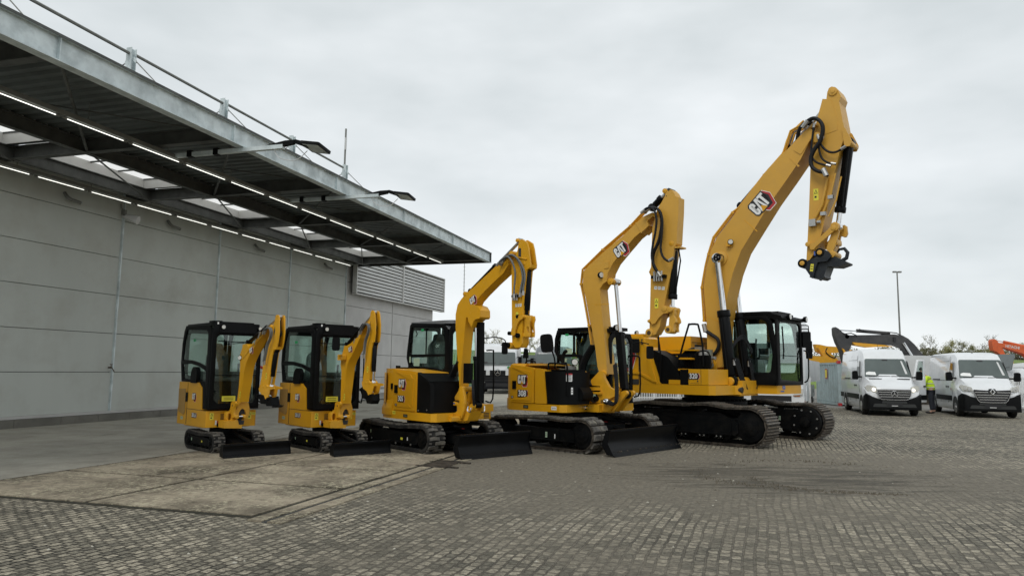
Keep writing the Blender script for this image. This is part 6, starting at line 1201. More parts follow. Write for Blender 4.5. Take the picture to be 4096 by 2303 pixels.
# ---------------------------------------------------------------- the 320 digger
def digger320():
    root = place('excavator', 'largest yellow excavator numbered 320 with steel tracks, at the right end of the line', '320')
    Y, Y2, OC, B_ = M['yellow'], M['yellow2'], M['ochre'], M['frameblack']
    for s_ in (-1, 1):
        ya, yb = (-1.80, -1.13) if s_ < 0 else (1.22, 1.89)
        t = track(root, ya, yb, -2.65, 2.12 if s_ < 0 else 2.34, .88, 'steel', .20, side=s_, fh=(.28, .64), tops=[(1.2, .80), (.7, .875), (.2, .83), (-.5, .835), (-.9, .85), (-1.5, .77)], hr=.84)
        if s_ < 0: decal(t, 'decal', XZ(-1.772)(.95, .45), .05, .10, 'stickerpale', 2)
        else:
            MB().prism(rpoly([(1.09, .30), (1.59, .18), (1.99, .16), (1.99, .74), (1.09, .72)], .06), 1.14, 1.22, 'y', bev=.02).cyl((1.90, 1.09, .44), (1.90, 1.24, .44), .36, 32, bev=.02).cyl((1.90, .99, .44), (1.90, 1.09, .44), .12, 20, bev=.01).add('final_drive', B_, t)
            b = MB()
            for k in range(8): a = k * PI / 4 + .3; b.cyl((1.90 + .29 * math.cos(a), 1.085, .44 + .29 * math.sin(a)), (1.90 + .29 * math.cos(a), 1.07, .44 + .29 * math.sin(a)), .022, 8)
            b.add('bolt_heads', M['steel'], t); decal(t, 'decal', XZ(1.138)(1.25, .5), .05, .10, 'stickerpale', 2)
    t = root
    MB().prism([(-1.2, .26), (1.22, .26), (1.30, .34), (1.28, .60), (1.18, .64), (-1.2, .64)], -1.79, -1.3, 'y', bev=.02).box(-1.2, 1.3, -1.81, -1.75, .25, .285, bev=.006).prism([(-1.3, .62), (1.2, .62), (1.0, .72), (-1.2, .72)], -1.7, -1.25, 'y').add('track_guard', B_, root)
    b = MB(); random.seed(4)
    for x in (-.85, -.35, .15, .6, 1.0): b.box(x - .09, x + .09, -1.78, -1.6, .18, .26, bev=.01); b.cyl((x - .05, -1.79, .21), (x - .05, -1.8, .21), .018, 6, m=1); b.cyl((x + .05, -1.79, .21), (x + .05, -1.8, .21), .018, 6, m=1)
    b.add('roller_brackets', [B_, M['steel']], root)
    MB().prism([(-.7, -.7), (-1.3, -1.3), (-.9, -1.4), (-.3, -.9), (.3, -.9), (.9, -1.4), (1.3, -1.3), (.7, -.7), (.7, .7), (1.3, 1.3), (.9, 1.4), (.3, .9), (-.3, .9), (-.9, 1.4), (-1.3, 1.3), (-.7, .7)], .45, .74, 'z', bev=.04).cyl((0, .1, .7), (0, .1, .92), .80, 40, bev=.01).cyl((0, .1, .92), (0, .1, 1.08), .72, 40, bev=.01).add('undercarriage', B_, root)
    b = MB()
    for k in range(40): a = 2 * PI * k / 40; b.cyl((.76 * math.cos(a), .1 + .76 * math.sin(a), .88), (.76 * math.cos(a), .1 + .76 * math.sin(a), .97), .022, 6)
    b.add('ring_bolts', B_, root)
    # deck and bodywork
    MB().prism([(-2.0, -1.66), (.72, -1.66), (.84, -1.56), (.84, -.52), (.96, -.45), (.96, -.2), (-2.0, -.2)], 1.09, 1.305, 'z', bev=.03).add('deck', Y, root)
    MB().prism([(-2.0, .45), (1.0, .45), (1.46, .46), (1.50, .55), (1.50, 1.98), (1.40, 2.10), (-2.0, 2.10)], 1.10, 1.31, 'z', bev=.03).box(-.6, .95, -.45, .55, 1.06, 1.30, bev=.02).add('deck', Y, root)
    MB().cyl((.86, -.42, 1.20), (.98, -.42, 1.20), .07, 20).add('deck_hole', M['joint'], root)
    MB().prism([(-3.1, -1.5), (-2.9, -1.66), (-2.0, -1.66), (-2.0, 2.2), (-2.9, 2.2), (-3.2, 1.9), (-3.35, .3)], 1.1, 2.45, 'z', bev=.06).add('counterweight', Y, root)
    # side doors: the sloping front edge of the rear bodywork
    MB().prism([(-2.0, 1.30), (-.52, 1.30), (-.80, 2.10), (-.90, 2.20), (-.93, 2.40), (-1.02, 2.46), (-2.0, 2.46)], -1.66, -1.0, 'y', bev=.03).add('rear_body', Y, root)
    MB().box(-1.10, -1.09, -1.668, -1.655, 1.31, 2.4).box(-1.30, -1.10, -1.67, -1.65, 1.29, 1.42, bev=.008).add('panel_gap', M['joint'], root)
    MB().prism([(-.98, 2.34), (-.86, 2.06), (-.80, 1.6), (-.74, 1.44), (-1.08, 1.60), (-1.75, 1.62), (-1.75, 1.58), (-1.06, 1.54), (-.70, 1.36), (-.62, 1.36), (-.74, 1.8), (-.84, 2.16), (-.94, 2.40)], -1.69, -1.655, 'y', bev=.01).add('body_crease', Y, root)
    logo(root, XZ(-1.664)(-1.58, 1.96), .46)
    b = MB()
    for k in range(3): b.box(-1.03, -.96, -1.672, -1.66, 2.26 + .05 * k, 2.285 + .05 * k)
    b.add('air_slots', M['joint'], root)
    worklight(root, (-1.2, -1.55, 2.55), .045, (1, -.3, 0)); worklight(root, (-1.02, -1.3, 2.56), .04, (1, -.4, 0))
    MB().box(-1.4, -1.0, -1.6, -1.3, 2.46, 2.52, bev=.015).add('lamp_plate', Y, root)
    mirror(root, [(-1.75, -1.62, 2.4), (-1.35, -1.72, 2.42), (-1.15, -1.78, 2.36)], (-1.12, -1.78, 2.22), .2, .34, 40)
    # engine hood across the rear
    hd = MB().box(-2.0, -.35, -.4, 2.2, 1.30, 2.50, bev=.03).box(-2.0, -.40, -1.0, -.4, 1.9, 2.0).add('engine_hood', Y, root)
    MB().box(-.352, -.345, -.35, 2.1, 2.34, 2.355).box(-.352, -.345, .3, .31, 1.6, 2.34).box(-.35, -.33, -.2, .25, 2.20, 2.30).add('panel_gap', M['joint'], hd)
    MB().box(-.345, -.32, .02, .12, 2.14, 2.17).add('latch', M['joint'], hd)
    # dark recess with steps, pump and hoses
    MB().prism([(-.55, 1.31), (.02, 1.31), (-.10, 1.66), (-.35, 1.95), (-.72, 2.12), (-.86, 2.12)], -1.58, -1.0, 'y', bev=.02).box(-.55, .02, -1.05, -.4, 1.3, 1.62).box(-.7, .05, -1.0, -.95, 1.31, 2.05).add('step_well', M['matt'], root)
    b = MB()
    for k in range(6): b.prism([(-.30 + .06 * k, 1.66), (-.28 + .06 * k, 1.66), (-.36 + .06 * k, 2.05), (-.38 + .06 * k, 2.05)], -.95, -.93, 'y', bev=.004)
    for k in range(6): b.prism([(.02 + .08 * k, 1.68), (.05 + .08 * k, 1.68), (.0 + .08 * k, 2.0), (-.03 + .08 * k, 2.0)], -1.26, -1.23, 'y', bev=.004)
    b.box(-.1, .55, -1.24, -1.15, 1.66, 2.0, bev=.02).add('ribbed_cover', M['matt'], root)
    b = MB(); b.box(-.30, .10, -1.55, -1.2, 1.64, 1.67, bev=.006).box(-.10, .18, -1.50, -1.25, 1.90, 1.93, bev=.006).box(-.72, .05, -1.0, -.5, 2.12, 2.15, bev=.006).box(-.3, .0, -1.64, -1.3, 1.32, 1.42, bev=.01)
    for x0_, x1_, y0_, y1_, z_ in ((-.28, .08, -1.54, -1.21, 1.672), (-.08, .16, -1.49, -1.26, 1.932), (-.6, .0, -1.66, -1.4, 1.308)):
        k = x0_
        while k < x1_: b.box(k, k + .02, y0_, y1_, z_, z_ + .01); k += .045
    b.add('steps', Y, root)
    # 320 locker
    lk = MB().box(.22, .715, -1.655, -.62, 1.315, 1.675, bev=.035).add('locker', Y, root)
    MB().box(.0, .22, -1.64, -.62, 1.315, 1.665, bev=.04).add('locker_end', M['matt'], root)
    MB().box(.53, .537, -1.66, -1.6, 1.32, 1.67).box(.27, .50, -1.658, -1.65, 1.345, 1.352).cyl((.45, -1.655, 1.40), (.45, -1.662, 1.40), .018, 8).add('panel_gap', M['joint'], lk)
    number(root, '320', XZ(-1.657)(.345, 1.51), .115)
    # handrails
    MB().tube([(x, -1.3, z) for x, z in D['rail320']], .024, 8, smooth=3).add('handrail', M['matt'], root)
    MB().tube([(-.55, -1.6, 1.32), (-.52, -1.62, 2.0), (-.62, -1.62, 2.6), (-.66, -1.62, 2.75)], .02, 8, smooth=3).add('handrail', M['matt'], root); MB().tube([(-.75, -1.3, 2.1), (-.75, -1.3, 2.9), (-.70, -1.3, 3.0)], .02, 8, smooth=3).add('handrail', M['matt'], root); MB().tube([(.20, -1.25, 1.9), (.24, -1.25, 2.06), (.45, -1.25, 2.1), (.56, -1.25, 2.0), (.56, -1.25, 1.7)], .018, 8, smooth=3).add('handrail', M['matt'], root)
    MB().prism(rpoly([(-.86, 2.62), (-.70, 2.70), (-.66, 2.56), (-.8, 2.5)], .02), -1.35, -1.3, 'y', bev=.01).prism(rpoly([(-.74, 2.9), (-.64, 3.0), (-.62, 2.88)], .02), -1.35, -1.3, 'y').add('mirror', M['matt'], root)
    # valve block on the boom side
    MB().box(.05, .28, -.75, -.5, 1.85, 2.15, bev=.04).cyl((.15, -.62, 2.0), (.15, -.85, 2.05), .07, 14).cyl((.3, -.6, 1.95), (.42, -.66, 1.95), .04, 12).box(-.1, .1, -.7, -.55, 2.05, 2.22, bev=.03).add('valve_block', M['steel'], root)
    hose_bundle(root, (-.4, -.8, 1.95), (.1, -.65, 2.0), (-.02, 0, .12), 4, .028, spread=(0, .02, .05))
    hose_bundle(root, (-.3, -.75, 1.7), (.2, -.7, 1.75), (0, 0, .06), 3, .025, spread=(0, .02, .06))
    MB().prism(rpoly([(-.02, 1.30), (.34, 1.30), (.32, 1.84), (.22, 1.93), (.09, 1.95), (.0, 1.91)], .03), -.42, -.36, 'y', bev=.02).prism(rpoly([(-.02, 1.30), (.34, 1.30), (.32, 1.84), (.22, 1.93), (.09, 1.95), (.0, 1.91)], .03), .36, .42, 'y', bev=.02).cyl((.12, -.44, 1.82), (.12, .44, 1.82), .055, 20, bev=.008).add('boom_mount', Y2, root)
    MB().tube([(.24, -.45, 1.82), (.26, -.48, 1.76), (.20, -.48, 1.70)], .025, 8, smooth=3).add('grease_hose', M['galvdark'], root)
    # boom, stick, linkage
    P = D['b320']
    bo = MB().prism([tuple(p) for p in P], -.31, .31, 'y', bev=.02).add('boom', OC, root, sharp=.4)
    mi = D['misc320']
    boss(bo, [(mi[3][0], mi[3][1], .17)], .64, .1, OC, cap=.75)
    MB().cyl((mi[3][0], -.54, mi[3][1]), (mi[3][0], .54, mi[3][1]), .10, 24, bev=.01).add('boom_pin', M['matt'], bo)
    b = MB()
    for k in range(3): a = k * 2.1; b.cyl((mi[3][0] + .045 * math.cos(a), -.54, mi[3][1] + .045 * math.sin(a)), (mi[3][0] + .045 * math.cos(a), -.552, mi[3][1] + .045 * math.sin(a)), .016, 8)
    b.add('bolt_heads', M['steel'], bo)
    worklight(bo, (mi[2][0], -.40, mi[2][1]), .055, (.6, -1, 0)); MB().box(mi[2][0] - .12, mi[2][0] - .02, -.4, -.3, mi[2][1] - .1, mi[2][1] - .02).add('lamp_bracket', Y2, bo)
    d01 = (Vector(P[11]) - Vector(P[9])); ang = math.degrees(math.atan2(d01.y, d01.x))
    logo(bo, XZ(-.3115)(mi[0][0], mi[0][1], ang + 1), .355)
    # raised tip plate and weld seams
    E = [tuple(p) for p in D['e320']]
    MB().prism(rpoly([(2.30, 6.80), (2.47, 6.66), (2.72, 7.0), (2.76, 7.22), (2.58, 7.22)], .05), -.325, -.309, 'y', bev=.006).prism([(2.2, 6.64), (2.26, 6.58), (2.44, 6.40), (2.40, 6.38)], -.32, -.309, 'y').add('tip_plate', OC, bo)
    MB().prism([(1.05, 5.30), (1.07, 5.31), (1.40, 4.98), (1.38, 4.97)], -.314, -.309, 'y').prism([(.05, 2.98), (.05, 3.0), (.36, 2.86), (.36, 2.84)], -.314, -.309, 'y').add('weld', Y2, bo)
    st = MB().prism([tuple(p) for p in D['s320']], -.25, .25, 'y', bev=.018).add('stick', OC, root, sharp=.4)
    boss(st, [(mi[5][0] + .02, mi[5][1] - .04, .10), (mi[6][0], mi[6][1], .07), (mi[7][0] + .02, mi[7][1], .085), (2.80, 7.0, .13)], .52, .1, OC)
    MB().cyl((2.83, -.34, 7.0), (2.83, .34, 7.0), .12, 24, bev=.01).add('stick_pin', OC, bo)
    lg = rpoly([(mi[6][0] - .12, mi[6][1] + .34), (mi[6][0] - .06, mi[6][1] + .36), (mi[6][0] + .08, mi[6][1] + .02), (mi[6][0] + .03, mi[6][1] - .10), (mi[6][0] - .08, mi[6][1] - .08)], .03)
    MB().prism(lg, -.29, -.25, 'y', bev=.012).prism(lg, .22, .26, 'y', bev=.012).add('cylinder_lug', OC, st)
    MB().prism([(2.98, 7.9), (3.16, 7.85), (3.30, 7.30), (3.28, 7.1), (3.0, 7.05), (2.80, 7.3)], -.257, -.251, 'y', bev=.003).add('side_plate', OC, st)
    dd = D['dc320']; ram(bo, 'stick_cylinder', (dd[3][0] + .0, dd[3][1] + .0), (mi[5][0] + .02, mi[5][1] - .04), 0, .085, .55, 'steel', eye=.8)
    c = D['c320']; ram(st, 'bucket_cylinder', c[0], D['kp320'][0], .0, .105, .82, eye=1.1)
    MB().tube([(c[0][0] + .02, -.15, c[0][1] - .1), (c[1][0] + .05, -.15, c[1][1] + .1)], .03, 6).add('feed_pipe', B_, st)
    KP = D['kp320']; b = MB(); k1 = [tuple(p) for p in D['k320']]; k2 = [tuple(p) for p in D['kb320']]; k3 = [tuple(p) for p in D['kc320']]
    for y in (-.29, .29): b.prism(k1, y - .025, y + .025, 'y', bev=.01)
    b.cyl((KP[2][0], -.33, KP[2][1]), (KP[2][0], .33, KP[2][1]), .055, 20, bev=.008).cyl((k1[5][0], -.33, k1[5][1] - .1), (k1[5][0], .33, k1[5][1] - .1), .055, 20, bev=.008).add('side_link', OC, root)
    MB().prism(k2, -.23, -.17, 'y', bev=.012).prism(k3, .14, .22, 'y', bev=.012).cyl((KP[0][0], -.26, KP[0][1]), (KP[0][0], .26, KP[0][1]), .085, 20, bev=.01).cyl((KP[1][0], -.24, KP[1][1]), (KP[1][0], .24, KP[1][1]), .08, 20, bev=.01).prism([(p[0] * .5 + KP[1][0] * .5, p[1] * .5 + KP[1][1] * .5) for p in k3], -.17, .14, 'y', bev=.01).add('bucket_link', OC, root)
    # quick coupler with lifting hook
    cp = MB(); qa = [tuple(p) for p in D['qa320']]
    for y in (-.27, .27): cp.prism(qa, y - .03, y + .03, 'y', bev=.012)
    cp.prism([tuple(p) for p in D['qb320']], -.22, .22, 'y', bev=.025)
    cp = cp.add('coupler', M['coupler'], root)
    hx, hz = KP[5]
    MB().tube([(hx - .14, 0, hz - .14), (hx - .02, 0, hz - .16), (hx + .09, 0, hz - .10), (hx + .12, 0, hz + .02), (hx + .05, 0, hz + .12), (hx - .06, 0, hz + .11), (hx - .10, 0, hz + .04)], [.055, .05, .045, .042, .038, .03, .02], 10).add('lifting_hook', M['coupler'], cp)
    MB().cyl((KP[3][0], -.33, KP[3][1]), (KP[3][0], .33, KP[3][1]), .055, 18, bev=.008).cyl((KP[4][0], -.33, KP[4][1]), (KP[4][0], .33, KP[4][1]), .055, 18, bev=.008).add('coupler_pins', OC, cp)
    MB().cyl((KP[3][0], -.315, KP[3][1]), (KP[3][0], .315, KP[3][1]), .105, 22, bev=.01).cyl((KP[4][0], -.315, KP[4][1]), (KP[4][0], .315, KP[4][1]), .10, 22, bev=.01).add('pin_collars', M['matt'], cp)
    decal(cp, 'decal', XZ(-.302)(KP[3][0] + .34, KP[3][1] + .20), .15, .10, 'blue', 1, 'sticker'); decal(cp, 'decal', XZ(-.302)(KP[3][0] + .21, KP[3][1] - .12, -8), .07, .17, 'stickeryellow', 2)
    warn(st, XZ(-.2515)(mi[1][0] + .03, mi[1][1], 0), .11, .27)
    # rams that lift the boom
    bc = D['bc320']; ram(root, 'boom_cylinder', (bc[2][0] + .03, bc[2][1] - .28), bc[0], -.46, .135, .565, eye=.5)
    bd = D['bd320']; ram(root, 'boom_cylinder', (bc[2][0] + .03, bc[2][1] - .28), bc[0], .46, .135, .565, eye=.5)
    MB().box(.55, .98, -.42, .42, 1.1, 1.42, bev=.05).cyl((.73, -.60, 1.40), (.73, .60, 1.40), .10, 20, bev=.01).add('cylinder_mount', Y2, root)
    hose_bundle(root, (.84, -.45, 1.95), (.90, -.10, 1.30), (.08, 0, -.30), 4, .020, spread=(.01, .05, .0)); hose_bundle(root, (.84, .42, 1.95), (.90, .30, 1.30), (.08, 0, -.30), 4, .020, spread=(.01, .05, .0))
    MB().cyl((.82, -.5, 1.78), (.82, -.5, 1.92), .034, 10).cyl((.82, -.42, 1.78), (.82, -.42, 1.92), .034, 10).cyl((.82, .36, 1.76), (.82, .36, 1.90), .034, 10).cyl((.82, .44, 1.76), (.82, .44, 1.90), .034, 10).add('hose_fittings', M['steel'], root)
    hose_bundle(root, (.66, -.35, 2.1), (.95, .25, 2.1), (.0, 0, .35), 3, .022, spread=(.0, .02, .04))
    # hoses and pipes along the boom
    hose(bo, 'h320', -.44, .042); hose(bo, 'h320', -.37, .032); hose(bo, 'h320b', -.36, .026); hose(bo, 'h320c', -.38, .024); hose(bo, 'h320d', -.36, .024); hose(bo, 'gh320', -.36, .045)
    sp = [(u, -.30, v) for u, v in D['sp320']]
    MB().tube(sp[:4], .032, 8).tube(sp[4:], .022, 8).tube([(p[0] + .12, p[1], p[2] - .1) for p in sp[4:7]], .018, 8).add('pipe', OC, st)
    MB().box(sp[8][0] - .10, sp[8][0] + .05, -.36, -.26, sp[8][2] - .1, sp[8][2] + .06, bev=.02).cyl((sp[8][0] + .08, -.33, sp[8][2] - .02), (sp[8][0] + .16, -.33, sp[8][2] - .02), .04, 10).box(sp[5][0] - .05, sp[5][0] + .06, -.34, -.26, sp[5][2] - .06, sp[5][2] + .02).box(sp[6][0] - .05, sp[6][0] + .06, -.34, -.26, sp[6][2] - .06, sp[6][2] + .02).add('valve', M['steel'], st)
    pp = D['pp320']
    for k, (yy, r_) in enumerate(((-.24, .026), (-.12, .022), (0, .02), (.12, .026))):
        MB().tube([(u - .008 * k, yy, v + .01 * k) for u, v in pp], r_, 7).add('pipe', Y2 if k != 2 else M['galvdark'], bo)
    b = MB()
    for i in (0, 1, 3, 5, 7, 8): b.box(pp[i][0] - .02, pp[i][0] + .05, -.27, .15, pp[i][1] - .04, pp[i][1] + .02, bev=.008)
    b.add('pipe_clamps', Y2, bo)
    hose_bundle(bo, (2.36, -.2, 7.06), (2.72, -.3, 7.36), (-.06, 0, .16), 3, .026, spread=(.0, .08, .05))
    MB().tube([(pp[8][0] - .02, -.1, pp[8][1] + .1), (pp[9][0] - .1, -.1, pp[9][1] - .1), (pp[9][0] + .1, -.1, pp[9][1] + .10), (pp[10][0], -.1, pp[10][1] + .12)], .03, 8, smooth=4).tube([(pp[8][0] + .08, .1, pp[8][1] + .0), (pp[9][0] + .05, .1, pp[9][1] - .12), (pp[9][0] + .2, .1, pp[9][1] + .05)], .03, 8, smooth=4).add('pipe', Y2, bo)
    # cab
    y0, y1 = .42, 2.06
    side = [(-.25, 1.32), (1.42, 1.32), (1.52, 1.5), (1.52, 2.1), (1.40, 2.86), (1.24, 3.04), (-.1, 3.06), (-.25, 2.95)]
    wn = rpoly([(-.12, 1.5), (.62, 1.5), (.62, 2.92), (-.12, 2.92)], .06); wm = rpoly([(.70, 1.62), (1.34, 1.62), (1.40, 2.05), (1.28, 2.82), (1.16, 2.92), (.70, 2.92)], .06)
    near = panel_with_windows(root, 'cab_side', side, [wn, wm], 'y', y0 - .03, y0 + .03)
    panel_with_windows(root, 'cab_side', side, [wn, wm], 'y', y1 - .03, y1 + .03)
    fo = [(y0 - .03, 1.32), (y1 + .03, 1.32), (y1 + .03, 2.86), (y1 - .06, 3.0), (y0 + .06, 3.0), (y0 - .03, 2.86)]
    fr = panel_with_windows(root, 'cab_front', fo, [rpoly([(y0 + .14, 1.45), (y1 - .10, 1.40), (y1 - .06, 1.55), (y1 - .10, 2.80), (y1 - .2, 2.86), (y0 + .14, 2.86)], .10)], 'x', 1.47, 1.53)
    MB().box(1.535, 1.545, y0 + .14, y1 - .1, 2.03, 2.045).add('window_rail', M['matt'], fr); MB().tube([(1.56, y0 + .22, 2.75), (1.57, y0 + .26, 2.15), (1.56, y0 + .24, 1.95)], .018, 6).add('wiper', M['matt'], fr)
    panel_with_windows(root, 'cab_rear', [(y0, 1.9), (y1, 1.9), (y1, 3.0), (y0, 3.0)], [rpoly([(y0 + .15, 2.1), (y1 - .15, 2.1), (y1 - .15, 2.9), (y0 + .15, 2.9)], .06)], 'x', -.25, -.2)
    MB().prism(rpoly([(-.25, y0 - .05), (1.25, y0 - .05), (1.36, y0 + .05), (1.36, y1 - .05), (1.25, y1 + .05), (-.25, y1 + .05)], .1), 3.04, 3.11, 'z', bev=.025).prism([(1.2, 3.10), (1.62, 3.0), (1.64, 2.94), (1.45, 2.90), (1.3, 2.98)], y0 + .0, y1, 'y', bev=.015).box(1.1, 1.3, 1.1, 1.9, 3.10, 3.16, bev=.02).add('roof', M['matt'], root)
    for y in (y0 + .42, y1 - .08): worklight(root, (1.70, y, 2.99), .065)
    MB().box(-.2, 1.5, y0, y1, 1.31, 1.40, bev=.02).box(-.2, .1, y0 + .1, y1 - .1, 1.4, 2.0, bev=.05).box(.2, .9, y0 + .1, y0 + .3, 1.4, 1.95, bev=.05).box(.7, .9, y0 + .15, y0 + .25, 1.9, 2.35, bev=.02).add('cab_interior', M['matt'], root)
    seat(root, .45, 1.45, 1.95, 1.25)
    MB().prism(rpoly([(.95, 1.5), (1.05, 1.5), (1.15, 1.8), (1.2, 2.1), (1.1, 2.1)], .04), 1.0, 1.03, 'y').add('paper_bag', M['stickerpale'], root)
    mirror(root, [(1.50, y1, 2.75), (1.62, y1 + .18, 2.76), (1.62, y1 + .25, 2.7)], (1.60, y1 + .12, 2.48), .26, .42, 60)
    MB().tube([(1.5, y1 + .05, 2.85), (1.58, y1 + .3, 2.86), (1.6, y1 + .32, 2.8), (1.6, y1 + .32, 2.6), (1.58, y1 + .3, 2.5)], .014, 6, smooth=3).tube([(1.55, y1 + .05, 2.2), (1.63, y1 + .12, 2.1), (1.63, y1 + .12, 1.5), (1.55, y1 + .05, 1.38)], .018, 6, smooth=3).add('grab_rail', M['matt'], root)
    decal(root, 'decal', FX(1.0)(.66, 1.26), .12, .08, 'blue', 1, 'sticker') if False else None
    decal(root, 'decal', FX(1.502)(.80, 1.26), .18, .09, 'blue', 1, 'sticker'); decal(root, 'decal', FX(1.502)(.70, 1.17), .24, .035, 'blue')
digger320()
# ---------------------------------------------------------------- vans
def wheel(root, x, y, r, w, side, name='wheel', tyre_m='rubber'):
    o = MB().cyl((x, y - w / 2, r), (x, y + w / 2, r), r, 28, bev=r * .12).add(name, M[tyre_m], root)
    yo = y + side * (w / 2 + .004)
    MB().cyl((x, yo - side * .05, r), (x, yo, r), r * .60, 24, bev=.01).cyl((x, yo, r), (x, yo + side * .02, r), r * .2, 12).cyl((x, yo - side * .04, r), (x, yo + side * .006, r), r * .62, 24, r2=r * .56).add('rim', M['steel'], o)
    return o
def van(root, style):
    W_, H = (1.0, 2.68) if style == 1 else (1.02, 2.56)
    wb, wt = 1.50, 2.24
    def ring(x, hb, ht, z0, zb, z1, r):
        L_ = [(-hb + .05, z0), (-hb, z0 + .15), (-hb, zb), (-ht, z1 - r), (-ht + r * .29, z1 - r * .29), (-ht + r, z1), (-ht * .35, z1 + .012)]
        return [(x, y, z) for y, z in L_] + [(x, -y, z) for y, z in L_[::-1]]
    st = [ring(-.02, .80, .62, .30, .72, 1.02, .06), ring(-.10, .90, .68, .26, .85, 1.12, .08), ring(-.30, .97, .76, .24, .98, 1.27, .10), ring(-.60, W_, .82, .24, 1.08, 1.40, .10), ring(-.86, W_, .86, .24, 1.18, 1.50, .10),
          ring(-1.10, W_, .84, .24, 1.25, 1.80, .10), ring(-1.42, W_, .80, .24, 1.3, 2.18, .12), ring(-1.60, W_, .80, .24, 1.3, H - .16, .16), ring(-1.85, W_, .82, .24, 1.3, H - .04, .18), ring(-2.3, W_, .86, .24, 1.3, H, .20), ring(-5.7, W_, .88, .24, 1.3, H, .18), ring(-5.85, W_ - .04, .86, .28, 1.3, H - .06, .16)]
    bd = MB().loft(st, 0).add('body', M['white'], root, sharp=.7)
    # windscreen follows the slope of the front
    a, c = Vector((-.885, 0, wb + .005)), Vector((-1.455, 0, wt))
    u = (c - a).normalized(); nrm = Vector((u.z, 0, -u.x))
    Mw = Matrix(((0, u.x, nrm.x, a.x), (1, 0, 0, 0), (0, u.z, nrm.z, a.z), (0, 0, 0, 1))); Ls = (c - a).length
    ws = rpoly([(-.86, .0), (.86, .0), (.74, Ls), (-.74, Ls)], .07)
    gl = MB().prism(ws, .0, .022, 'z', bev=.004, mtx=Mw).add('windscreen', M['windscreen'], bd)
    MB().prism(rpoly([(-.80, .10), (-.42, .08), (-.44, .24), (-.68, .26), (-.79, .21)], .01), .024, .028, 'z', mtx=Mw).add('paper_sheet', M['sticker'], gl)
    MB().prism([(-.72, .015), (.1, .03), (.1, .045), (-.72, .05)], .024, .032, 'z', mtx=Mw).prism([(.12, .015), (.78, .03), (.78, .045), (.12, .045)], .024, .032, 'z', mtx=Mw).prism(rpoly([(-.12, Ls - .10), (.12, Ls - .10), (.09, Ls - .02), (-.09, Ls - .02)], .03), .023, .027, 'z', mtx=Mw).add('wiper', M['ink'], gl)
    MB().prism([(.66, .16), (.74, .16), (.64, Ls - .12), (.58, Ls - .10)], .0235, .0265, 'z', mtx=Mw).add('glass_reflection', M['dullwhite'], gl)  # pale strip on the windscreen, painted as the far door window's reflection
    # lower front in black plastic
    bt = .74 if style == 1 else .80
    sec = [[(x, y, z) for y, z in ((-hw, z0), (-hw, zt), (-hw * .55, zt * (0.80 if style == 1 else .86)), (hw * .55, zt * (0.80 if style == 1 else .86)), (hw, zt), (hw, z0))] for x, hw, z0, zt in ((.06, .86, .27, bt), (.045, .93, .25, bt + .05), (-.10, .985, .24, bt + .13), (-.50, W_ + .012, .24, bt + .02), (-.58, W_ + .01, .26, bt - .06))]
    MB().loft(sec, 0, bev=.02).add('bumper', M['matt'], root)
    MB().prism(rpoly([(-.78, .35), (.78, .35), (.72, .48), (-.72, .48)], .04), .06, .068, 'x').prism(rpoly([(-.45, .50), (.45, .50), (.42, .60), (-.42, .60)], .02), .062, .070, 'x').add('intake', M['joint'], root)
    pl = MB().box(.066, .08, -.27, .27, .40, .52, bev=.005).add('plate_holder', M['ink'], root)
    MB().box(.081, .084, -.11, .11, .395, .415).add('plate_text', M['sticker'], pl)
    g = MB()
    if style == 1:
        gr = g.prism(rpoly([(-.60, 1.04), (.60, 1.04), (.56, .80), (.46, .66), (-.46, .66), (-.56, .80)], .06), .0, .085, 'x', bev=.012).add('grille', M['ink'], root)
        b = MB()
        for z in (.74, .83, .92, .995): hw = .50 + (z - .7) * .28; b.box(.086, .10, -hw, hw, z, z + .022, bev=.003)
        b.tube([(.088, y, z) for y, z in ((-.61, 1.05), (-.57, .80), (-.47, .645), (0, .635), (.47, .645), (.57, .80), (.61, 1.05))], .016, 6).add('chrome_bars', M['chrome'], gr)
        b = MB().cyl((.09, 0, .86), (.112, 0, .86), .125, 28).add('emblem', M['ink'], gr)
        k = MB().tube([(.115, .115 * math.cos(t), .86 + .115 * math.sin(t)) for t in [2 * PI * i / 24 for i in range(24)]], .014, 6, closed=True)
        for a_ in (90, 210, 330): k.prism([(-.016, 0), (.016, 0), (.003, .115), (-.003, .115)], -.008, .010, 'z', mtx=Matrix.Translation((.116, 0, .86)) @ Matrix(((0, 0, 1, 0), (1, 0, 0, 0), (0, 1, 0, 0), (0, 0, 0, 1))) @ Matrix.Rotation(R(a_ - 90), 4, 'Z'))
        k.add('star', M['chrome'], b)
        hl = [(.60, .90), (.90, .93), (.98, 1.12), (.88, 1.20), (.62, 1.14)]
    else:
        gr = g.prism(rpoly([(-.62, 1.08), (-.12, 1.05), (-.10, 1.12), (.10, 1.12), (.12, 1.05), (.62, 1.08), (.60, .92), (.46, .62), (-.46, .62), (-.60, .92)], .03), .0, .085, 'x', bev=.012).add('grille', M['ink'], root)
        b = MB()
        for z, hw in ((.69, .44), (.78, .49), (.87, .54), (.97, .60)):
            if z > .95: b.box(.086, .10, -hw, -.14, z, z + .026, bev=.003).box(.086, .10, .14, hw, z, z + .026, bev=.003)
            else: b.box(.086, .10, -hw, hw, z, z + .024, bev=.003)
        b.tube([(.088, y, z) for y, z in ((-.72, .98), (-.60, .93), (-.50, .68), (-.42, .605), (0, .595), (.42, .605), (.50, .68), (.60, .93), (.72, .98))], .018, 6).add('chrome_bars', M['chrome'], gr)
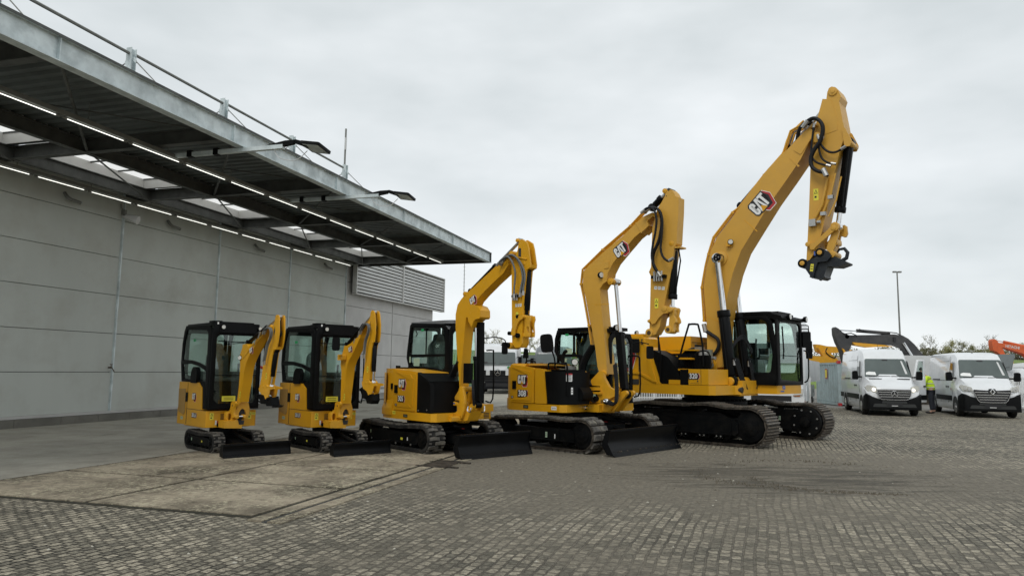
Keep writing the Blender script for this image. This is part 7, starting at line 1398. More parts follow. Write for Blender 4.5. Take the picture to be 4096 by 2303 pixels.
        MB().plate([(0, -.14), (.10, 0), (0, .14), (-.10, 0)], [[(0, -.08), (.045, 0), (0, .08), (-.045, 0)]], 'z', .085, .12, bev=.004, mtx=Matrix.Translation((0, 0, 1.0)) @ Matrix(((0, 0, 1, 0), (1, 0, 0, 0), (0, 1, 0, 0), (0, 0, 0, 1)))).add('emblem', M['chrome'], gr)
        hl = [(.62, 1.02), (.92, 1.0), (1.0, 1.16), (.96, 1.26), (.66, 1.16)]
    for s_ in (-1, 1):
        pts = rpoly([(y * s_, z) for y, z in (hl if s_ > 0 else hl[::-1])], .03)
        h = MB()
        b0 = bmesh.new(); V0 = [b0.verts.new((.035 - max(0, abs(y) - .6) * .75, y, z)) for y, z in pts]; V1 = [b0.verts.new((-.22 - max(0, abs(y) - .6) * .55, y, z)) for y, z in pts]
        b0.faces.new(V0); b0.faces.new(V1[::-1])
        for i in range(len(V0)): b0.faces.new([V0[i], V1[i], V1[(i + 1) % len(V0)], V0[(i + 1) % len(V0)]])
        hh = h.merge(b0, 0, 0).add('headlight', M['lamp'], root)
        zc = 1.02 if style == 1 else 1.08
        if style == 1: MB().cyl((-.1, s_ * .70, zc), (.0, s_ * .70, zc), .065, 16).add('lit_bulb', M['beamlamp'], hh)
        else: MB().cyl((-.1, s_ * .74, zc), (-.03, s_ * .74, zc), .05, 16).cyl((-.12, s_ * .86, zc + .03), (-.1, s_ * .86, zc + .03), .045, 16).add('reflector', M['chrome'], hh); MB().cyl((.0, s_ * .80, .44), (.052, s_ * .80, .44), .04, 14).add('fog_lamp', M['lamp'], root)
        # mirrors
        MB().box(-1.15, -1.02, s_ * 1.0 - .06, s_ * 1.0 + .06, 1.48, 1.54).prism(rpoly([(s_ * 1.07, 1.40), (s_ * 1.29, 1.40), (s_ * 1.29, 1.74), (s_ * 1.10, 1.76)], .06), -1.16, -1.0, 'x', bev=.03).add('mirror', M['matt'], root)
        wheel(root, -.98, s_ * .90, .345, .23, s_); wheel(root, -4.62, s_ * .90, .345, .23, s_)
        for xw in (-.98, -4.62):
            pr = [(xw + .44 * math.cos(R(t)), .36 + .44 * math.sin(R(t))) for t in range(-15, 196, 15)]
            yy = s_ * (W_ + .004); MB().prism(pr, min(yy, yy - s_ * .25), max(yy, yy - s_ * .25), 'y').add('wheel_arch', M['joint'], root)
        yy = s_ * (W_ + .006)
        MB().prism([(-1.46, .60), (-4.12, .60), (-4.12, .80), (-1.46, .80)], min(yy, yy + s_ * .02), max(yy, yy + s_ * .02), 'y', bev=.008).prism([(-5.1, .60), (-5.75, .60), (-5.75, .80), (-5.1, .80)], min(yy, yy + s_ * .02), max(yy, yy + s_ * .02), 'y', bev=.008).add('rub_strip', M['matt'], root)
    s_ = -1
    # door glass and shut lines on the right-hand side, following the slightly leaning side
    def sy(z): return (W_ + (.86 - W_) * max(0, (z - 1.3)) / (H - .2 - 1.3)) + .004
    def sidepoly(name, pts, m, s_, off=0.0):
        bb = bmesh.new(); A = [bb.verts.new((x, s_ * (sy(z) + off), z)) for x, z in pts]; f = bb.faces.new(A); r_ = bmesh.ops.extrude_face_region(bb, geom=[f]); 
        for v in [v for v in r_['geom'] if isinstance(v, bmesh.types.BMVert)]: v.co.y += s_ * .008
        return MB().merge(bb).add(name, M[m], bd)
    for s_ in (-1, 1):
        sidepoly('side_window', rpoly([(-1.34, 1.48), (-2.0, 1.48), (-1.98, 2.18), (-1.62, 2.18)], .05), 'darkglass', s_)
        for pts in ([(-2.10, .50), (-2.115, .50), (-2.115, 2.40), (-2.10, 2.40)], [(-3.35, .50), (-3.365, .50), (-3.365, 2.40), (-3.35, 2.40)], [(-1.30, .85), (-1.31, .85), (-1.31, 1.5), (-1.30, 1.5)], [(-2.2, 1.40), (-5.6, 1.40), (-5.6, 1.415), (-2.2, 1.415)], [(-2.2, 2.2), (-5.6, 2.2), (-5.6, 2.212), (-2.2, 2.212)]): sidepoly('shut_line', pts, 'grader', s_)
        sidepoly('door_handle', rpoly([(-1.88, 1.12), (-2.04, 1.12), (-2.04, 1.19), (-1.88, 1.19)], .02), 'ink', s_, .01); sidepoly('door_handle', rpoly([(-2.2, 1.12), (-2.36, 1.12), (-2.36, 1.19), (-2.2, 1.19)], .02), 'ink', s_, .01)
    MB().box(-3.4, -4.6, -W_ - .02, -W_ - .0, 1.42, 1.46).add('door_track', M['grader'], bd)
    MB().tube([(-1.9, -.12, H - .03), (-2.05, -.12, H + .25)], .007, 5).sph((-1.9, -.12, H - .03), .035).add('roof_aerial', M['ink'], root)
    MB().box(-5.6, -.5, -.85, .85, .22, .30).add('underbody', M['joint'], root)
    if style == 1:
        MB().box(-.80, -.78, -.78, -.35, 1.475, 1.492, mtx=None).box(-.72, -.70, .35, .78, 1.45, 1.462).add('bonnet_vent', M['ink'], bd)
        MB().prism([(-.62, -.74), (-.70, -.74), (-.70, -.28), (-.62, -.28)], 1.44, 1.452, 'z').prism([(-.62, .28), (-.70, .28), (-.70, .74), (-.62, .74)], 1.44, 1.452, 'z').add('bonnet_vent', M['ink'], bd)
        # open driver's door
        mt = Matrix.Translation((-1.30, 1.02, 0)) @ Matrix.Rotation(R(-40), 4, 'Z')
        dw = rpoly([(-.12, 1.50), (-.80, 1.50), (-.78, 2.16), (-.42, 2.16)], .05)
        do = MB().plate(rpoly([(-.02, .50), (-.92, .50), (-.90, 2.24), (-.36, 2.24), (-.02, 1.5)], .05), [dw], 'y', -.03, .04, bev=.01, mtx=mt).add('open_door', M['white'], root)
        MB().prism(inset(dw, -.005), .0, .006, 'y', mtx=mt).add('window', M['glass'], do); MB().box(-.92, -.1, .042, .055, .60, .80, mtx=mt).box(-.86, -.70, .042, .06, 1.12, 1.18, mtx=mt).add('rub_strip', M['matt'], do)
    else:
        sidepoly('side_decal', [(-1.52, 1.02), (-1.58, 1.02), (-1.58, 1.10), (-1.52, 1.10)], 'red', -1, .002)
def placev(x, y, rz, lab):
    a = R(rz); return thing('van', lab, 'van', (x + .98 * math.cos(a), y + .98 * math.sin(a), 0), rz, 'white vans parked behind the diggers')
v1 = placev(15.27, 29.6, -105.5, 'white panel van with lit headlights, a star emblem and its driver door open'); van(v1, 1)
v2 = placev(18.84, 29.1, -108.5, 'white panel van with a diamond emblem and unlit headlights, near the right edge'); van(v2, 2)

# ---------------------------------------------------------------- the person
def skin(name, verts, edges, radii, m, parent=None):
    me = bpy.data.meshes.new(name); me.from_pydata(verts, edges, []); o = new(name, me, parent)
    mo = o.modifiers.new('skin', 'SKIN'); mo.use_smooth_shade = True
    for v, r in zip(me.skin_vertices[0].data, radii): v.radius = r if isinstance(r, tuple) else (r, r)
    me.skin_vertices[0].data[0].use_root = True
    s2 = o.modifiers.new('sub', 'SUBSURF'); s2.levels = 2; s2.render_levels = 2; me.materials.append(m); return o
pr = new('person', None); pr.location = (17.93, 31.2, 0); pr.rotation_euler = (0, 0, R(150))
tag(pr, 'person in a yellow hi-vis jacket and dark trousers leaning in behind the open van door', 'person')
V = [(0, 0, .98), (.0, 0, 1.15), (.10, 0, 1.40), (.20, 0, 1.56), (.26, 0, 1.64), (.30, 0, 1.76), (.32, 0, 1.84),
     (.0, .10, .92), (.03, .13, .50), (.0, .13, .10), (.13, .13, .04), (.0, -.10, .92), (-.04, -.13, .50), (-.10, -.13, .10), (.03, -.13, .04),
     (.15, .20, 1.48), (.24, .24, 1.22), (.42, .20, 1.12), (.50, .17, 1.10), (.15, -.20, 1.48), (.22, -.25, 1.20), (.40, -.22, 1.10), (.48, -.20, 1.08)]
E_ = [(0, 1), (1, 2), (2, 3), (3, 4), (4, 5), (5, 6), (0, 7), (7, 8), (8, 9), (9, 10), (0, 11), (11, 12), (12, 13), (13, 14), (3, 15), (15, 16), (16, 17), (17, 18), (3, 19), (19, 20), (20, 21), (21, 22)]
Rr = [(.14, .11), (.13, .10), (.16, .12), (.12, .10), .055, (.085, .075), (.075, .07), .09, .06, .045, .045, .09, .06, .045, .045, .06, .045, .035, .03, .06, .045, .035, .03]
body = skin('body', V, E_, Rr, M['skin'], pr)
skin('jacket', [(0, 0, .93), (0, 0, 1.12), (.10, 0, 1.40), (.19, 0, 1.54), (.15, .21, 1.48), (.24, .25, 1.22), (.38, .21, 1.13), (.15, -.21, 1.48), (.22, -.26, 1.20), (.36, -.23, 1.12)], [(0, 1), (1, 2), (2, 3), (3, 4), (4, 5), (5, 6), (3, 7), (7, 8), (8, 9)], [(.19, .15), (.18, .14), (.20, .155), (.13, .11), .085, .068, .058, .085, .068, .058], M['hivis'], pr)
skin('trousers', [(0, 0, .99), (.0, .10, .90), (.03, .13, .50), (.0, .13, .13), (.0, -.10, .90), (-.04, -.13, .50), (-.10, -.13, .13)], [(0, 1), (1, 2), (2, 3), (0, 4), (4, 5), (5, 6)], [(.16, .13), .115, .085, .07, .115, .085, .07], M['trousers'], pr)
MB().sph((.13, .13, .05), .055, sc=(2.2, 1, .9)).sph((.0, -.13, .05), .055, sc=(2.2, 1, .9)).add('shoes', M['ink'], pr)
MB().sph((.30, 0, 1.87), .105, sc=(1.05, .9, .8)).add('hair', M['hair'], pr)
MB().sph((.395, .03, 1.83), .012).sph((.395, -.03, 1.83), .012).sph((.41, 0, 1.80), .016).add('face_details', M['hair'], pr)
b = MB()
for z, dx in ((1.10, .0), (1.26, .055)): b.tube([(dx + .178 * math.cos(t), .138 * math.sin(t), z) for t in [2 * PI * k / 24 for k in range(24)]], .016, 6, closed=True)
b.add('reflective_stripes', M['reflective'], pr)
# fingers closed on the seat edge
b = MB()
for sy_, hx, hy, hz in ((1, .50, .17, 1.10), (-1, .48, -.20, 1.08)):
    b.sph((hx + .03, hy, hz - .005), .04, sc=(1.2, .9, .5))
    for k in range(4): y = hy + (k - 1.5) * .019; l = (.075, .085, .08, .065)[k]; b.tube([(hx + .06, y, hz), (hx + .06 + l * .5, y, hz - .005), (hx + .05 + l * .8, y, hz - .035)], [.009, .0085, .007], 6)
    b.tube([(hx + .02, hy - sy_ * .03, hz), (hx + .05, hy - sy_ * .06, hz - .01), (hx + .075, hy - sy_ * .06, hz - .02)], [.011, .010, .008], 6)
b.add('hands', M['skin'], pr)

# ---------------------------------------------------------------- trucks
def truck(root, w, h, m, style):
    hw = w / 2
    cab = MB()
    def rg(x, z0, z1, s=1, r=.16): 
        pts = [(-hw * s, z0), (-hw * s, z1 - r * 2), (-hw * s + r * .5, z1 - r * .6), (-hw * s + r * 1.6, z1), (hw * s - r * 1.6, z1), (hw * s - r * .5, z1 - r * .6), (hw * s, z1 - r * 2), (hw * s, z0)]
        return [(x, y, z) for y, z in pts]
    # front seen as bowed: rings run from front to back
    cab.loft([rg(.10, .95, 1.95, .80, .02), rg(.02, .90, h * .62, .93, .05), rg(-.10, .80, h * .80, .97, .12), rg(-.30, .75, h * .92, 1, .16), rg(-.75, .75, h, 1, .18), rg(-2.3, .75, h, 1, .18)], 0)
    cb = cab.add('cab', m, root, sharp=.6)
    # windscreen
    z0, z1 = (1.97, 2.74) if style == 'star' else ((1.98, 2.72) if style == 'grey' else (2.05, 2.95))
    a, c = Vector((.125, 0, z0)), Vector((-.10, 0, z1)); u = (c - a).normalized(); nr = Vector((u.z, 0, -u.x)); Ls = (c - a).length
    Mw = Matrix(((0, u.x, nr.x, a.x), (1, 0, 0, 0), (0, u.z, nr.z, a.z), (0, 0, 0, 1)))
    ws = MB().prism(rpoly([(-hw * .95, -.06), (hw * .95, -.06), (hw * .92, Ls + .04), (-hw * .92, Ls + .04)], .08), -.02, .02, 'z', bev=.005, mtx=Mw).add('windscreen', M['windscreen'], cb)
    MB().prism([(-hw * .8, .02), (-.1, .08), (-.1, .10), (-hw * .8, .05)], .022, .03, 'z', mtx=Mw).prism([(.1, .02), (hw * .8, .08), (hw * .8, .10), (.1, .05)], .022, .03, 'z', mtx=Mw).prism([(-hw * .75, .02), (-hw * .55, .02), (-hw * .55, .16), (-hw * .75, .16)], .021, .024, 'z', mtx=Mw).add('wiper', M['ink'], ws)
    dark = M['truckdark'] if style == 'star' else (M['truckgrey'] if style == 'grey' else M['white'])
    lo = MB()
    lo.prism(rpoly([(-hw * .99, .32), (hw * .99, .32), (hw, .62), (hw * .96, 1.12), (-hw * .96, 1.12), (-hw, .62)], .08), -.5, .16, 'x', bev=.04)
    lo.add('bumper', dark, root)
    gr = MB().prism(rpoly([(-hw * .68, 1.0), (hw * .68, 1.0), (hw * .78, 1.56), (-hw * .78, 1.56)], .05), .0, .165, 'x', bev=.01).add('grille', M['ink'] if style != 'white' else M['white'], root)
    b = MB()
    for k in range(5):
        z = 1.06 + k * .10; b.box(.165, .185, -hw * (.68 + .02 * k), hw * (.68 + .02 * k), z, z + .045, bev=.006)
    b.add('grille_bars', M['matt'] if style != 'white' else M['dullwhite'], gr)
    MB().box(.16, .168, -hw * .62, hw * .62, .50, .72, bev=.01).box(.162, .17, -hw * .7, hw * .7, .86, .92).add('intake', M['ink'], root)
    if style == 'star':
        MB().box(.168, .19, -hw * .62, -hw * .42, 1.24, 1.56).box(.168, .19, hw * .42, hw * .62, 1.24, 1.56).add('grille_panel', M['dullwhite'], gr)
        em = MB().tube([(.21, .20 * math.cos(t), 1.42 + .20 * math.sin(t)) for t in [2 * PI * i / 24 for i in range(24)]], .022, 6, closed=True)
        for a_ in (90, 210, 330): em.prism([(-.03, 0), (.03, 0), (.004, .2), (-.004, .2)], -.01, .012, 'z', mtx=Matrix.Translation((.20, 0, 1.42)) @ Matrix(((0, 0, 1, 0), (1, 0, 0, 0), (0, 1, 0, 0), (0, 0, 0, 1))) @ Matrix.Rotation(R(a_ - 90), 4, 'Z'))
        em.add('emblem', M['chrome'], gr); MB().cyl((.12, hw * .58, 1.76), (.14, hw * .58, 1.76), .09, 18).add('round_badge', M['greensign'], cb)
    for s_ in (-1, 1):
        hl = MB().prism(rpoly([(s_ * hw * .66, .74), (s_ * hw * .96, .78), (s_ * hw * .98, 1.02), (s_ * hw * .80, .98)], .03), .14, .22, 'x', bev=.01).add('headlight', M['lamp'], root)
        if style == 'white':
            MB().cyl((.19, s_ * hw * .82, .83), (.20, s_ * hw * .82, .83), .055, 14).add('lit_bulb', M['beamlamp'], hl); MB().box(.165, .195, s_ * hw * .78 - .12, s_ * hw * .78 + .12, .71, .75).add('indicator', M['amber'], hl)
        MB().tube([(-.25, s_ * hw, h * .72), (.05, s_ * (hw + .16), h * .74), (.1, s_ * (hw + .22), h * .72)], .02, 6).prism(rpoly([(s_ * (hw + .10), h * .56), (s_ * (hw + .34), h * .56), (s_ * (hw + .34), h * .74), (s_ * (hw + .10), h * .74)], .04), .02, .10, 'x', bev=.02).add('mirror', M['matt'], root)
        wheel(root, -1.2, s_ * (hw - .2), .5, .3, s_); wheel(root, -4.6, s_ * (hw - .2), .5, .3, s_)
        MB().prism([(-1.75, .5), (-.62, .5), (-.62, .9), (-.85, 1.12), (-1.5, 1.12), (-1.75, .9)], s_ * hw - .02, s_ * hw + .02, 'y', bev=.01).add('wheel_arch', dark, root)
    MB().box(-6.0, -.4, -.45, .45, .62, .95, bev=.02).add('chassis', M['ink'], root)
    return cb
t = thing('truck', 'white truck with a star emblem and dark bumper, seen between two diggers', 'truck', (-.88, 48.8, 0), -91, 'parked trucks'); truck(t, 2.5, 3.36, M['white'], 'star')
MB().box(-9.0, -2.6, -1.25, 1.5, 1.0, 3.2, bev=.03).add('box_body', M['dullwhite'], t)
t = thing('truck', 'silver grey truck cab standing behind the cab of the fourth digger', 'truck', (3.0, 51.5, 0), -93, 'parked trucks'); truck(t, 2.6, 3.3, M['truckgrey'], 'grey'); MB().box(-6, -2.6, -1.2, 1.2, 1.0, 2.6, bev=.03).add('box_body', M['dullwhite'], t)
t = thing('truck', 'white truck with lit headlights behind the largest digger', 'truck', (10.55, 29.6, 0), -117, 'parked trucks'); cb = truck(t, 2.5, 3.92, M['white'], 'white')
MB().text('A 4028', .05, FX(.172)(-.35, .95), bold=.02).add('bumper_text', M['matt'], t)
MB().box(-5.4, -2.45, .55, 1.2, .6, 1.1, bev=.06).add('fuel_tank', M['steel'], t); MB().box(-9, -2.9, -1.0, 1.2, 1.25, 2.2, bev=.2).add('box_body', M['dullwhite'], t)
# concrete mixer between the two distant trucks
t = thing('mixer_truck', 'white mixer truck with a drum, partly hidden between two distant trucks', 'truck', (1.0, 56, 0), -90); truck(t, 2.4, 2.5, M['white'], 'grey')
MB().loft([[(x, r * math.cos(a), 2.0 + r * math.sin(a) + dz) for a in [2 * PI * k / 20 for k in range(20)]] for x, r, dz in ((-2.6, .35, -.1), (-3.0, .8, -.1), (-4.2, .95, .0), (-5.4, .75, .1), (-6.4, .4, .2))]).add('drum', M['white'], t)
MB().box(-2.5, -2.3, -.9, -.7, 2.5, 2.62, bev=.03).box(-2.5, -2.3, .5, .7, 2.5, 2.62, bev=.03).add('beacon', M['orange'], t)
# ---------------------------------------------------------------- containers, trailers
cn2 = thing('container', 'grey-green steel container with a warning sign, left of the van with lit headlights', 'container', (16.6, 37.0, 0), 84.5)
b = MB().box(0, 3.4, -2.42, -.02, .08, 2.18, bev=.01)
for k in range(9): b.prism([(.15 + .36 * k, -.03), (.22 + .36 * k, .02), (.34 + .36 * k, .02), (.41 + .36 * k, -.03)], .2, 2.1, 'z')
for k in range(9): b.prism([(.22 + .21 * k, .01), (.28 + .21 * k, -.04), (.34 + .21 * k, -.04), (.38 + .21 * k, .01)], -2.25, -.22, 'x') if False else b.box(-.045, .01, -2.2, -.25, .25 + .21 * k, .33 + .21 * k, bev=.012)
b.box(-.03, 3.42, -.06, .03, 2.10, 2.20, bev=.01).box(-.03, 3.42, -.06, .03, .04, .16, bev=.01).box(-.03, .08, -.08, .03, .1, 2.15, bev=.01).box(3.3, 3.42, -.06, .03, .1, 2.15, bev=.01)
b.add('shell', M['greenmetal'], cn2)
for z in (.02, 2.14): MB().box(-.06, .12, -.12, .045, z, z + .14, bev=.01).add('corner_casting', M['red'], cn2)
mtx = Matrix.Translation((1.7, .045, 1.62)) @ Matrix.Rotation(R(180), 4, 'Z') @ Matrix.Rotation(R(90), 4, 'X')
o = MB().box(-.26, .26, -.17, .17, 0, .006, mtx=mtx @ Matrix.Rotation(R(90), 4, 'Z')).add('warning_sign', M['red'], cn2); MB().box(-.20, .20, -.12, .12, .007, .010, mtx=mtx @ Matrix.Rotation(R(90), 4, 'Z')).add('sign_face', M['stickeryellow'], o)
t = thing('trailer', 'white box trailer seen between the two vans', 'trailer', (21.5, 40, 0), 5)
b = MB().box(-1.0, 3.2, 0, 7.5, .85, 2.68, bev=.04)
b.add('box_body', M['dullwhite'], t); MB().box(-.8, 3.0, .2, 7.2, .6, .85, bev=.02).add('chassis', M['ink'], t)
for y in (1.0, 5.8):
    for s_ in (-1, 1): MB().cyl((-.6 if s_ < 0 else 2.8, y, .42), (-.3 if s_ < 0 else 2.5, y, .42), .42, 24, bev=.05).add('wheel', M['rubber'], t)
t = thing('truck', 'white truck with a roof spoiler beyond the white bar fence at the right edge', 'truck', (25.9, 38.6, 0), 178, 'parked trucks'); truck(t, 2.4, 2.1, M['white'], 'grey')
MB().box(-8, -2.45, -1.3, 1.3, .9, 2.36, bev=.05).loft([[(x, y, z) for y, z in ((-1.1, 2.0), (-1.0, zt), (1.0, zt), (1.1, 2.0))] for x, zt in ((-.6, 2.08), (-1.2, 2.28), (-2.0, 2.36))]).add('box_body', M['dullwhite'], t)
# ---------------------------------------------------------------- distant diggers
def far_digger(name, lab, pos, parts, bodym, bx, bz=1.1, thick=.5, rz=0):
    t = thing(name, lab, 'excavator', (0, pos, 0), 0, 'old diggers parked in the far yard')
    for nm, m, pts, th, dy in parts: MB().prism(pts, dy - th / 2, dy + th / 2, 'y', bev=.03).add(nm, M[m], t, sharp=.4)
    MB().box(bx, bx + 3.2, -1.2, 1.2, 1.0, 2.1, bev=.1).add('house', M[bodym], t)
    for s_ in (-1, 1): MB().prism(rpoly([(bx - .4, 0), (bx + 3.4, 0), (bx + 3.6, .4), (bx + 3.4, .85), (bx - .4, .85), (bx - .6, .4)], .2), s_ * 1.1 - .3, s_ * 1.1 + .3, 'y', bev=.03).add('track', M['shoe'], t)
    return t
bt = far_digger('excavator', 'dark grey and orange excavator whose boom arches above the van with lit headlights', 42,
    [('boom', 'grader', [(19.2, 3.86), (19.56, 3.84), (20.94, 3.88), (22.04, 3.93), (22.53, 3.86), (22.85, 3.68), (23.2, 3.35), (23.63, 2.78), (23.9, 2.2), (23.1, 2.2), (22.81, 2.77), (22.56, 3.12), (22.1, 3.3), (21.46, 3.32), (20.5, 3.38), (19.55, 3.46), (19.3, 3.5)], .5, 0),
     ('stick', 'grader', [(18.59, 4.22), (18.66, 4.30), (18.84, 4.20), (19.05, 4.0), (19.45, 3.82), (19.58, 3.46), (19.48, 3.1), (19.25, 2.75), (19.45, 2.3), (19.1, 2.2), (18.92, 3.0), (18.72, 3.42), (18.60, 3.85)], .4, -.1),
     ('belly_plate', 'construct', [(19.6, 3.44), (20.5, 3.37), (21.46, 3.30), (22.0, 3.22), (21.2, 3.2), (20.5, 3.15), (19.75, 3.27)], .42, -.05),
     ('inner_plate', 'construct', [(18.95, 3.08), (19.06, 3.02), (19.2, 2.8), (19.42, 2.42), (19.30, 2.36), (19.08, 2.72)], .1, -.34)], 'construct', 22.4)
MB().tube([(18.78, .0, 4.15), (20.1, 0, 4.09)], .035, 8).add('rod', M['chrome'], bt); MB().tube([(20.0, 0, 4.12), (21.9, 0, 3.98)], .10, 10).tube([(20.1, -.1, 4.2), (20.6, -.1, 4.05), (21.3, -.1, 3.96)], .03, 6).tube([(21.7, -.2, 4.05), (22.2, -.2, 4.0), (22.5, -.2, 3.85)], .03, 6).add('stick_cylinder', M['grader'], bt); MB().tube([(22.5, -.35, 3.45), (22.95, -.35, 2.7)], .07, 8).add('boom_rod', M['chrome'], bt)
MB().cyl((19.3, -.3, 3.75), (19.3, .3, 3.75), .12, 14).box(21.96, 22.1, -.3, -.2, 3.5, 3.75).tube([(19.1, -.35, 3.9), (19.5, -.4, 3.95), (19.9, -.3, 3.8)], .03, 6).add('boom_fittings', M['ink'], bt)
yt = far_digger('excavator', 'small yellow excavator arm behind the container, beside the white truck mirror', 45,
    [('boom', 'yellow2', [(18.75, 3.42), (19.05, 3.40), (19.46, 3.31), (20.3, 3.27), (21.3, 3.0), (22.2, 2.2), (21.8, 2.0), (21.0, 2.6), (20.3, 2.95), (19.92, 2.90), (19.62, 2.87), (19.3, 2.9), (19.06, 2.85), (18.86, 2.98)], .4, 0),
     ('stick', 'yellow2', [(18.8, 3.2), (19.06, 2.9), (19.5, 2.9), (20.02, 2.47), (19.8, 2.2), (19.43, 2.30), (19.1, 2.7)], .35, -.3),
     ('bucket', 'yellow2', [(18.14, 2.5), (18.44, 2.68), (19.03, 2.69), (19.55, 2.41), (19.66, 2.25), (18.84, 2.20), (18.37, 2.3)], .7, -.3)], 'yellow2', 21.0)
MB().tube([(19.35, -.5, 3.2), (19.25, -.52, 2.95), (19.5, -.5, 2.7), (19.8, -.5, 2.6), (19.9, -.5, 2.85)], .035, 6, smooth=4).add('hydraulic_hose', M['hose'], yt)
ot = far_digger('excavator', 'orange excavator arm with white lettering behind the right-hand van', 55,
    [('boom', 'orange', [(36.6, 4.14), (36.75, 4.11), (37.11, 4.08), (38.0, 3.98), (38.9, 3.80), (39.6, 3.3), (40.2, 2.4), (39.5, 2.4), (39.0, 3.0), (38.79, 3.21), (38.43, 3.35), (38.01, 3.48), (37.09, 3.76), (36.7, 3.8)], .6, 0),
     ('stick', 'orange', [(36.22, 4.25), (36.38, 4.39), (36.55, 4.33), (36.72, 4.10), (36.95, 3.8), (37.1, 3.35), (37.3, 2.9), (37.0, 2.7), (36.85, 3.2), (36.50, 3.46), (36.30, 3.52), (36.22, 3.89)], .45, -.1),
     ('bucket', 'construct', [(36.79, 3.2), (37.35, 3.3), (37.6, 2.7), (37.5, 2.2), (37.0, 2.3)], .9, -.1)], 'orange', 38.5)
MB().tube([(36.48, 0, 4.34), (37.45, 0, 4.17)], .04, 8).add('rod', M['chrome'], ot); MB().tube([(37.3, 0, 4.20), (38.9, 0, 3.86)], .11, 10).add('stick_cylinder', M['orange'], ot)
MB().text('HITACHI', .20, XZ(-.302)(37.75, 3.80, -8), bold=.03, wide=1.0).add('lettering', M['dullwhite'], ot); MB().tube([(38.6, -.4, 3.3), (39.0, -.4, 2.4)], .08, 8).add('boom_rod', M['chrome'], ot)
# ---------------------------------------------------------------- fences
def fence(x0, y0, x1, y1, z0, z1, sp, lab, post=1.55):
    L_ = math.hypot(x1 - x0, y1 - y0); t = thing('fence', lab, 'fence', (x0, y0, 0), math.degrees(math.atan2(y1 - y0, x1 - x0)))
    b = MB(); k = 0
    while k < L_: b.box(k - .02, k + .02, -.012, .012, z0, z1); k += sp
    b.box(0, L_, -.02, .02, z1 - .05, z1, bev=.004).box(0, L_, -.02, .02, z0 + .05, z0 + .11, bev=.004)
    b.add('bars', M['fence'], t); k = 0
    while k < L_ + .01: MB().box(k - .06, k + .06, -.05, .05, 0, z1 + .03, bev=.01).add('post', M['fence'], t); k += post
    return t
fence(5.2, 40.6, 11.4, 42.6, .08, .66, .155, 'low white bar fence seen beneath the deck of the largest digger')
fence(23.6, 34.4, 29.5, 36.4, .12, 1.56, .11, 'tall white bar fence at the right edge behind the last van', 1.2)
fence(12.25, 31.2, 12.75, 31.0, .12, 1.42, .16, 'short white fence bars between the white truck and the container', .45)
# low kerbed strip with dull white planters seen behind the low fence
t = thing('site_barrier', 'long low white concrete barrier behind the low white fence', 'barrier', (4.6, 44, 0), 16); MB().prism([(0, .0), (0, .25), (.12, .5), (.28, .5), (.4, .25), (.4, 0)], 0, 1, 'y') if False else MB().box(0, 10, -.15, .15, 0, .30, bev=.05).add('barrier_block', M['plinth'], t)
# ---------------------------------------------------------------- poles
t = thing('light_pole', 'tall slim floodlight pole rising behind the van with lit headlights', 'light pole', (32.15, 60, 0))
MB().cyl((0, 0, 0), (0, 0, 10.15), .09, 12, r2=.05).cyl((0, 0, 0), (0, 0, .4), .18, 12).add('pole', M['galvdark'], t)
MB().box(-.30, .30, -.04, .04, 10.12, 10.18, bev=.01).box(-.34, -.08, -.1, .1, 10.08, 10.2, bev=.03).box(.08, .34, -.1, .1, 10.08, 10.2, bev=.03).add('lamp_heads', M['galvdark'], t)
t = thing('radio_mast', 'thin radio mast behind the third digger boom', 'mast', (-4.66, 70, 0))
b = MB().cyl((0, 0, 0), (0, 0, 12.2), .05, 8, r2=.03)
for k in range(26): b.box(-.12, .12, -.01, .01, 2 + k * .38, 2.015 + k * .38)
b.add('mast', M['galvdark'], t)
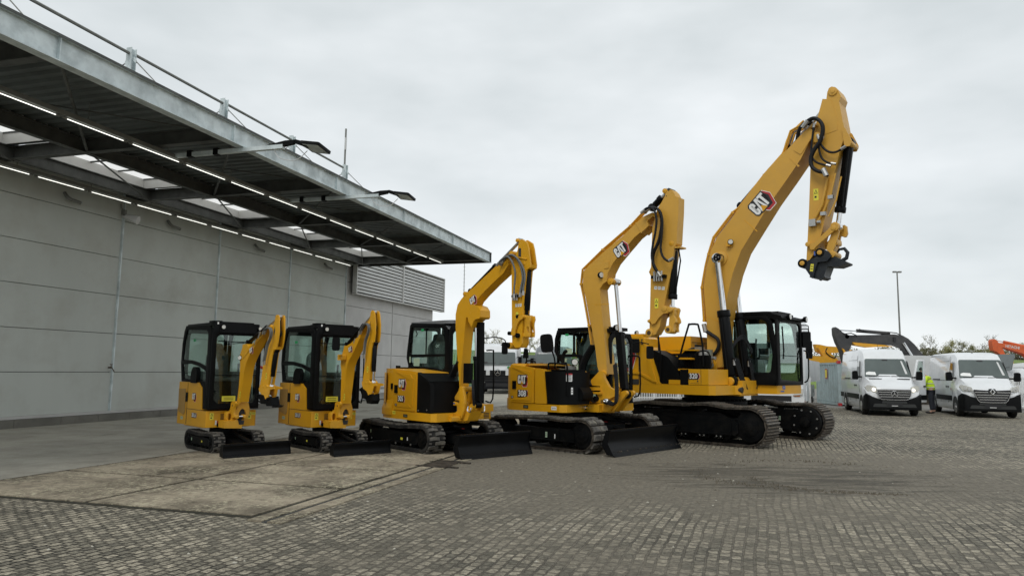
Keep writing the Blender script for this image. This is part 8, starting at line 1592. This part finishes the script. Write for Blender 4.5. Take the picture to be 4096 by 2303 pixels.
# ---------------------------------------------------------------- grass bank and trees
bb = bmesh.new(); random.seed(9); gx_ = [-60 + 4 * i for i in range(60)]; gy_ = [78, 82, 86, 90, 96, 104, 120, 160]; hz_ = [-.3, .9, 2.6, 3.5, 3.9, 4.0, 4.1, 4.2]
V = [[bb.verts.new((x, y, h + (noise.noise(Vector((x * .05, y * .08, 0))) * .5 if h > 0 else 0))) for y, h in zip(gy_, hz_)] for x in gx_]
for i in range(len(gx_) - 1):
    for j in range(len(gy_) - 1): bb.faces.new([V[i][j], V[i + 1][j], V[i + 1][j + 1], V[i][j + 1]])
for f in bb.faces: f.smooth = True
me = bpy.data.meshes.new('hill'); bb.to_mesh(me); bb.free(); me.materials.append(M['grass']); structure(new('hill', me))
def tree_mesh(seed, h, leafy, spread):
    random.seed(seed); tb = MB(); lb = bmesh.new(); tips = []
    def grow(p, d, l, r, n):
        pts = [p]; q = p.copy(); dd = d.copy()
        for _ in range(3): dd = (dd + Vector((random.gauss(0, .12), random.gauss(0, .12), random.gauss(.05, .05)))).normalized(); q = q + dd * l / 3; pts.append(q.copy())
        tb.tube(pts, [r, r * .85, r * .7, r * .55], 4 if n < 2 else 5); tips.extend(pts[1:])
        if n > 0:
            for _ in range(random.choice((3, 4, 5))): e = (dd + Vector((random.gauss(0, spread), random.gauss(0, spread), random.uniform(-.1, .4)))).normalized(); grow(pts[random.choice((1, 2, 3))], e, l * random.uniform(.55, .8), r * .55, n - 1)
    grow(Vector((0, 0, 0)), Vector((0, 0, 1)), h * .40, h * .022, 4)
    for p in tips:
        for _ in range(leafy if random.random() < .6 else 0):
            c = p + Vector((random.gauss(0, .16), random.gauss(0, .16), random.gauss(0, .16))); a = Vector((random.gauss(0, 1), random.gauss(0, 1), random.gauss(0, 1))).normalized() * random.uniform(.035, .08); b_ = a.orthogonal() * .6
            lb.faces.new([lb.verts.new(c - a), lb.verts.new(c + b_), lb.verts.new(c + a), lb.verts.new(c - b_)])
    me = bpy.data.meshes.new('trunk'); tb.bm.to_mesh(me); tb.bm.free(); me.materials.append(M['bark'])
    ml = bpy.data.meshes.new('crown'); lb.to_mesh(ml); lb.free(); ml.materials.append(M['leaf'])
    return me, ml
kinds = [tree_mesh(21, 3.4, 1, .45), tree_mesh(22, 3.0, 2, .6), tree_mesh(23, 2.6, 3, .7)]
kn = ['bare thin tree with a few spring leaves', 'spreading half-leaved tree', 'low bushy tree with pale spring leaves']
spots = [(2.3, 92, 1, .8, 'above the grass bank, just right of the third digger stick'), (3.6, 94, 0, .6, 'left of the grey oval mirror'), (5.2, 95, 1, .55, 'behind the grey oval mirror'), (-3.2, 90, 0, .8, 'left of the distant star-badged truck'), (-1.6, 96, 0, .95, 'above the roof of the distant star-badged truck'),
         (54.5, 98, 2, .8, 'on the bank right above the dark grey boom'), (56.6, 99, 0, 1.0, 'just left of the right-hand van roof'), (58.2, 97, 2, .8, 'over the left end of the right-hand van roof'), (59.6, 99, 1, 1.05, 'over the right-hand van, left of its aerial'), (60.9, 98, 1, 1.0, 'over the right-hand van, next to its aerial'), (63.2, 99, 1, .82, 'over the middle of the right-hand van roof'), (64.7, 98, 2, .9, 'left of the orange arm'), (66.0, 99, 1, .85, 'touching the orange arm tip'), (68.0, 104, 0, 1.1, 'rising above the orange arm'), (70.3, 99, 1, 1.0, 'at the right edge above the orange arm'), (72.0, 98, 2, 1.0, 'cut by the right picture edge')]
for i, (x, y, k, s_, where) in enumerate(spots):
    t = new('tree', None); t.location = (x, y, 3.5); t.rotation_euler = (0, 0, i * 1.7); t.scale = (s_, s_, s_); tag(t, '%s %s' % (kn[k], where), 'tree', 'trees on the grass bank')
    new('trunk', kinds[k][0], t); new('crown', kinds[k][1], t)
# hedge belt far off
bb = bmesh.new(); random.seed(31)
for _ in range(22000):
    x = random.uniform(48, 84) if random.random() < .85 else random.uniform(14, 48); y = random.uniform(101, 104); hm = 1.5 + .9 * noise.noise(Vector((x * .35, 0, 3)))
    c = Vector((x, y, 3.6 + random.random() ** 1.3 * hm)); a = Vector((random.gauss(0, 1), random.gauss(0, 1), random.gauss(0, 1))).normalized() * random.uniform(.05, .14); b_ = a.orthogonal()
    bb.faces.new([bb.verts.new(c - a), bb.verts.new(c + b_), bb.verts.new(c + a), bb.verts.new(c - b_)])
me = bpy.data.meshes.new('hedge'); bb.to_mesh(me); bb.free(); me.materials.append(M['leafdark']); o = new('undergrowth', me); stuff(o, 'belt of low scrub along the top of the grass bank', 'scrub')
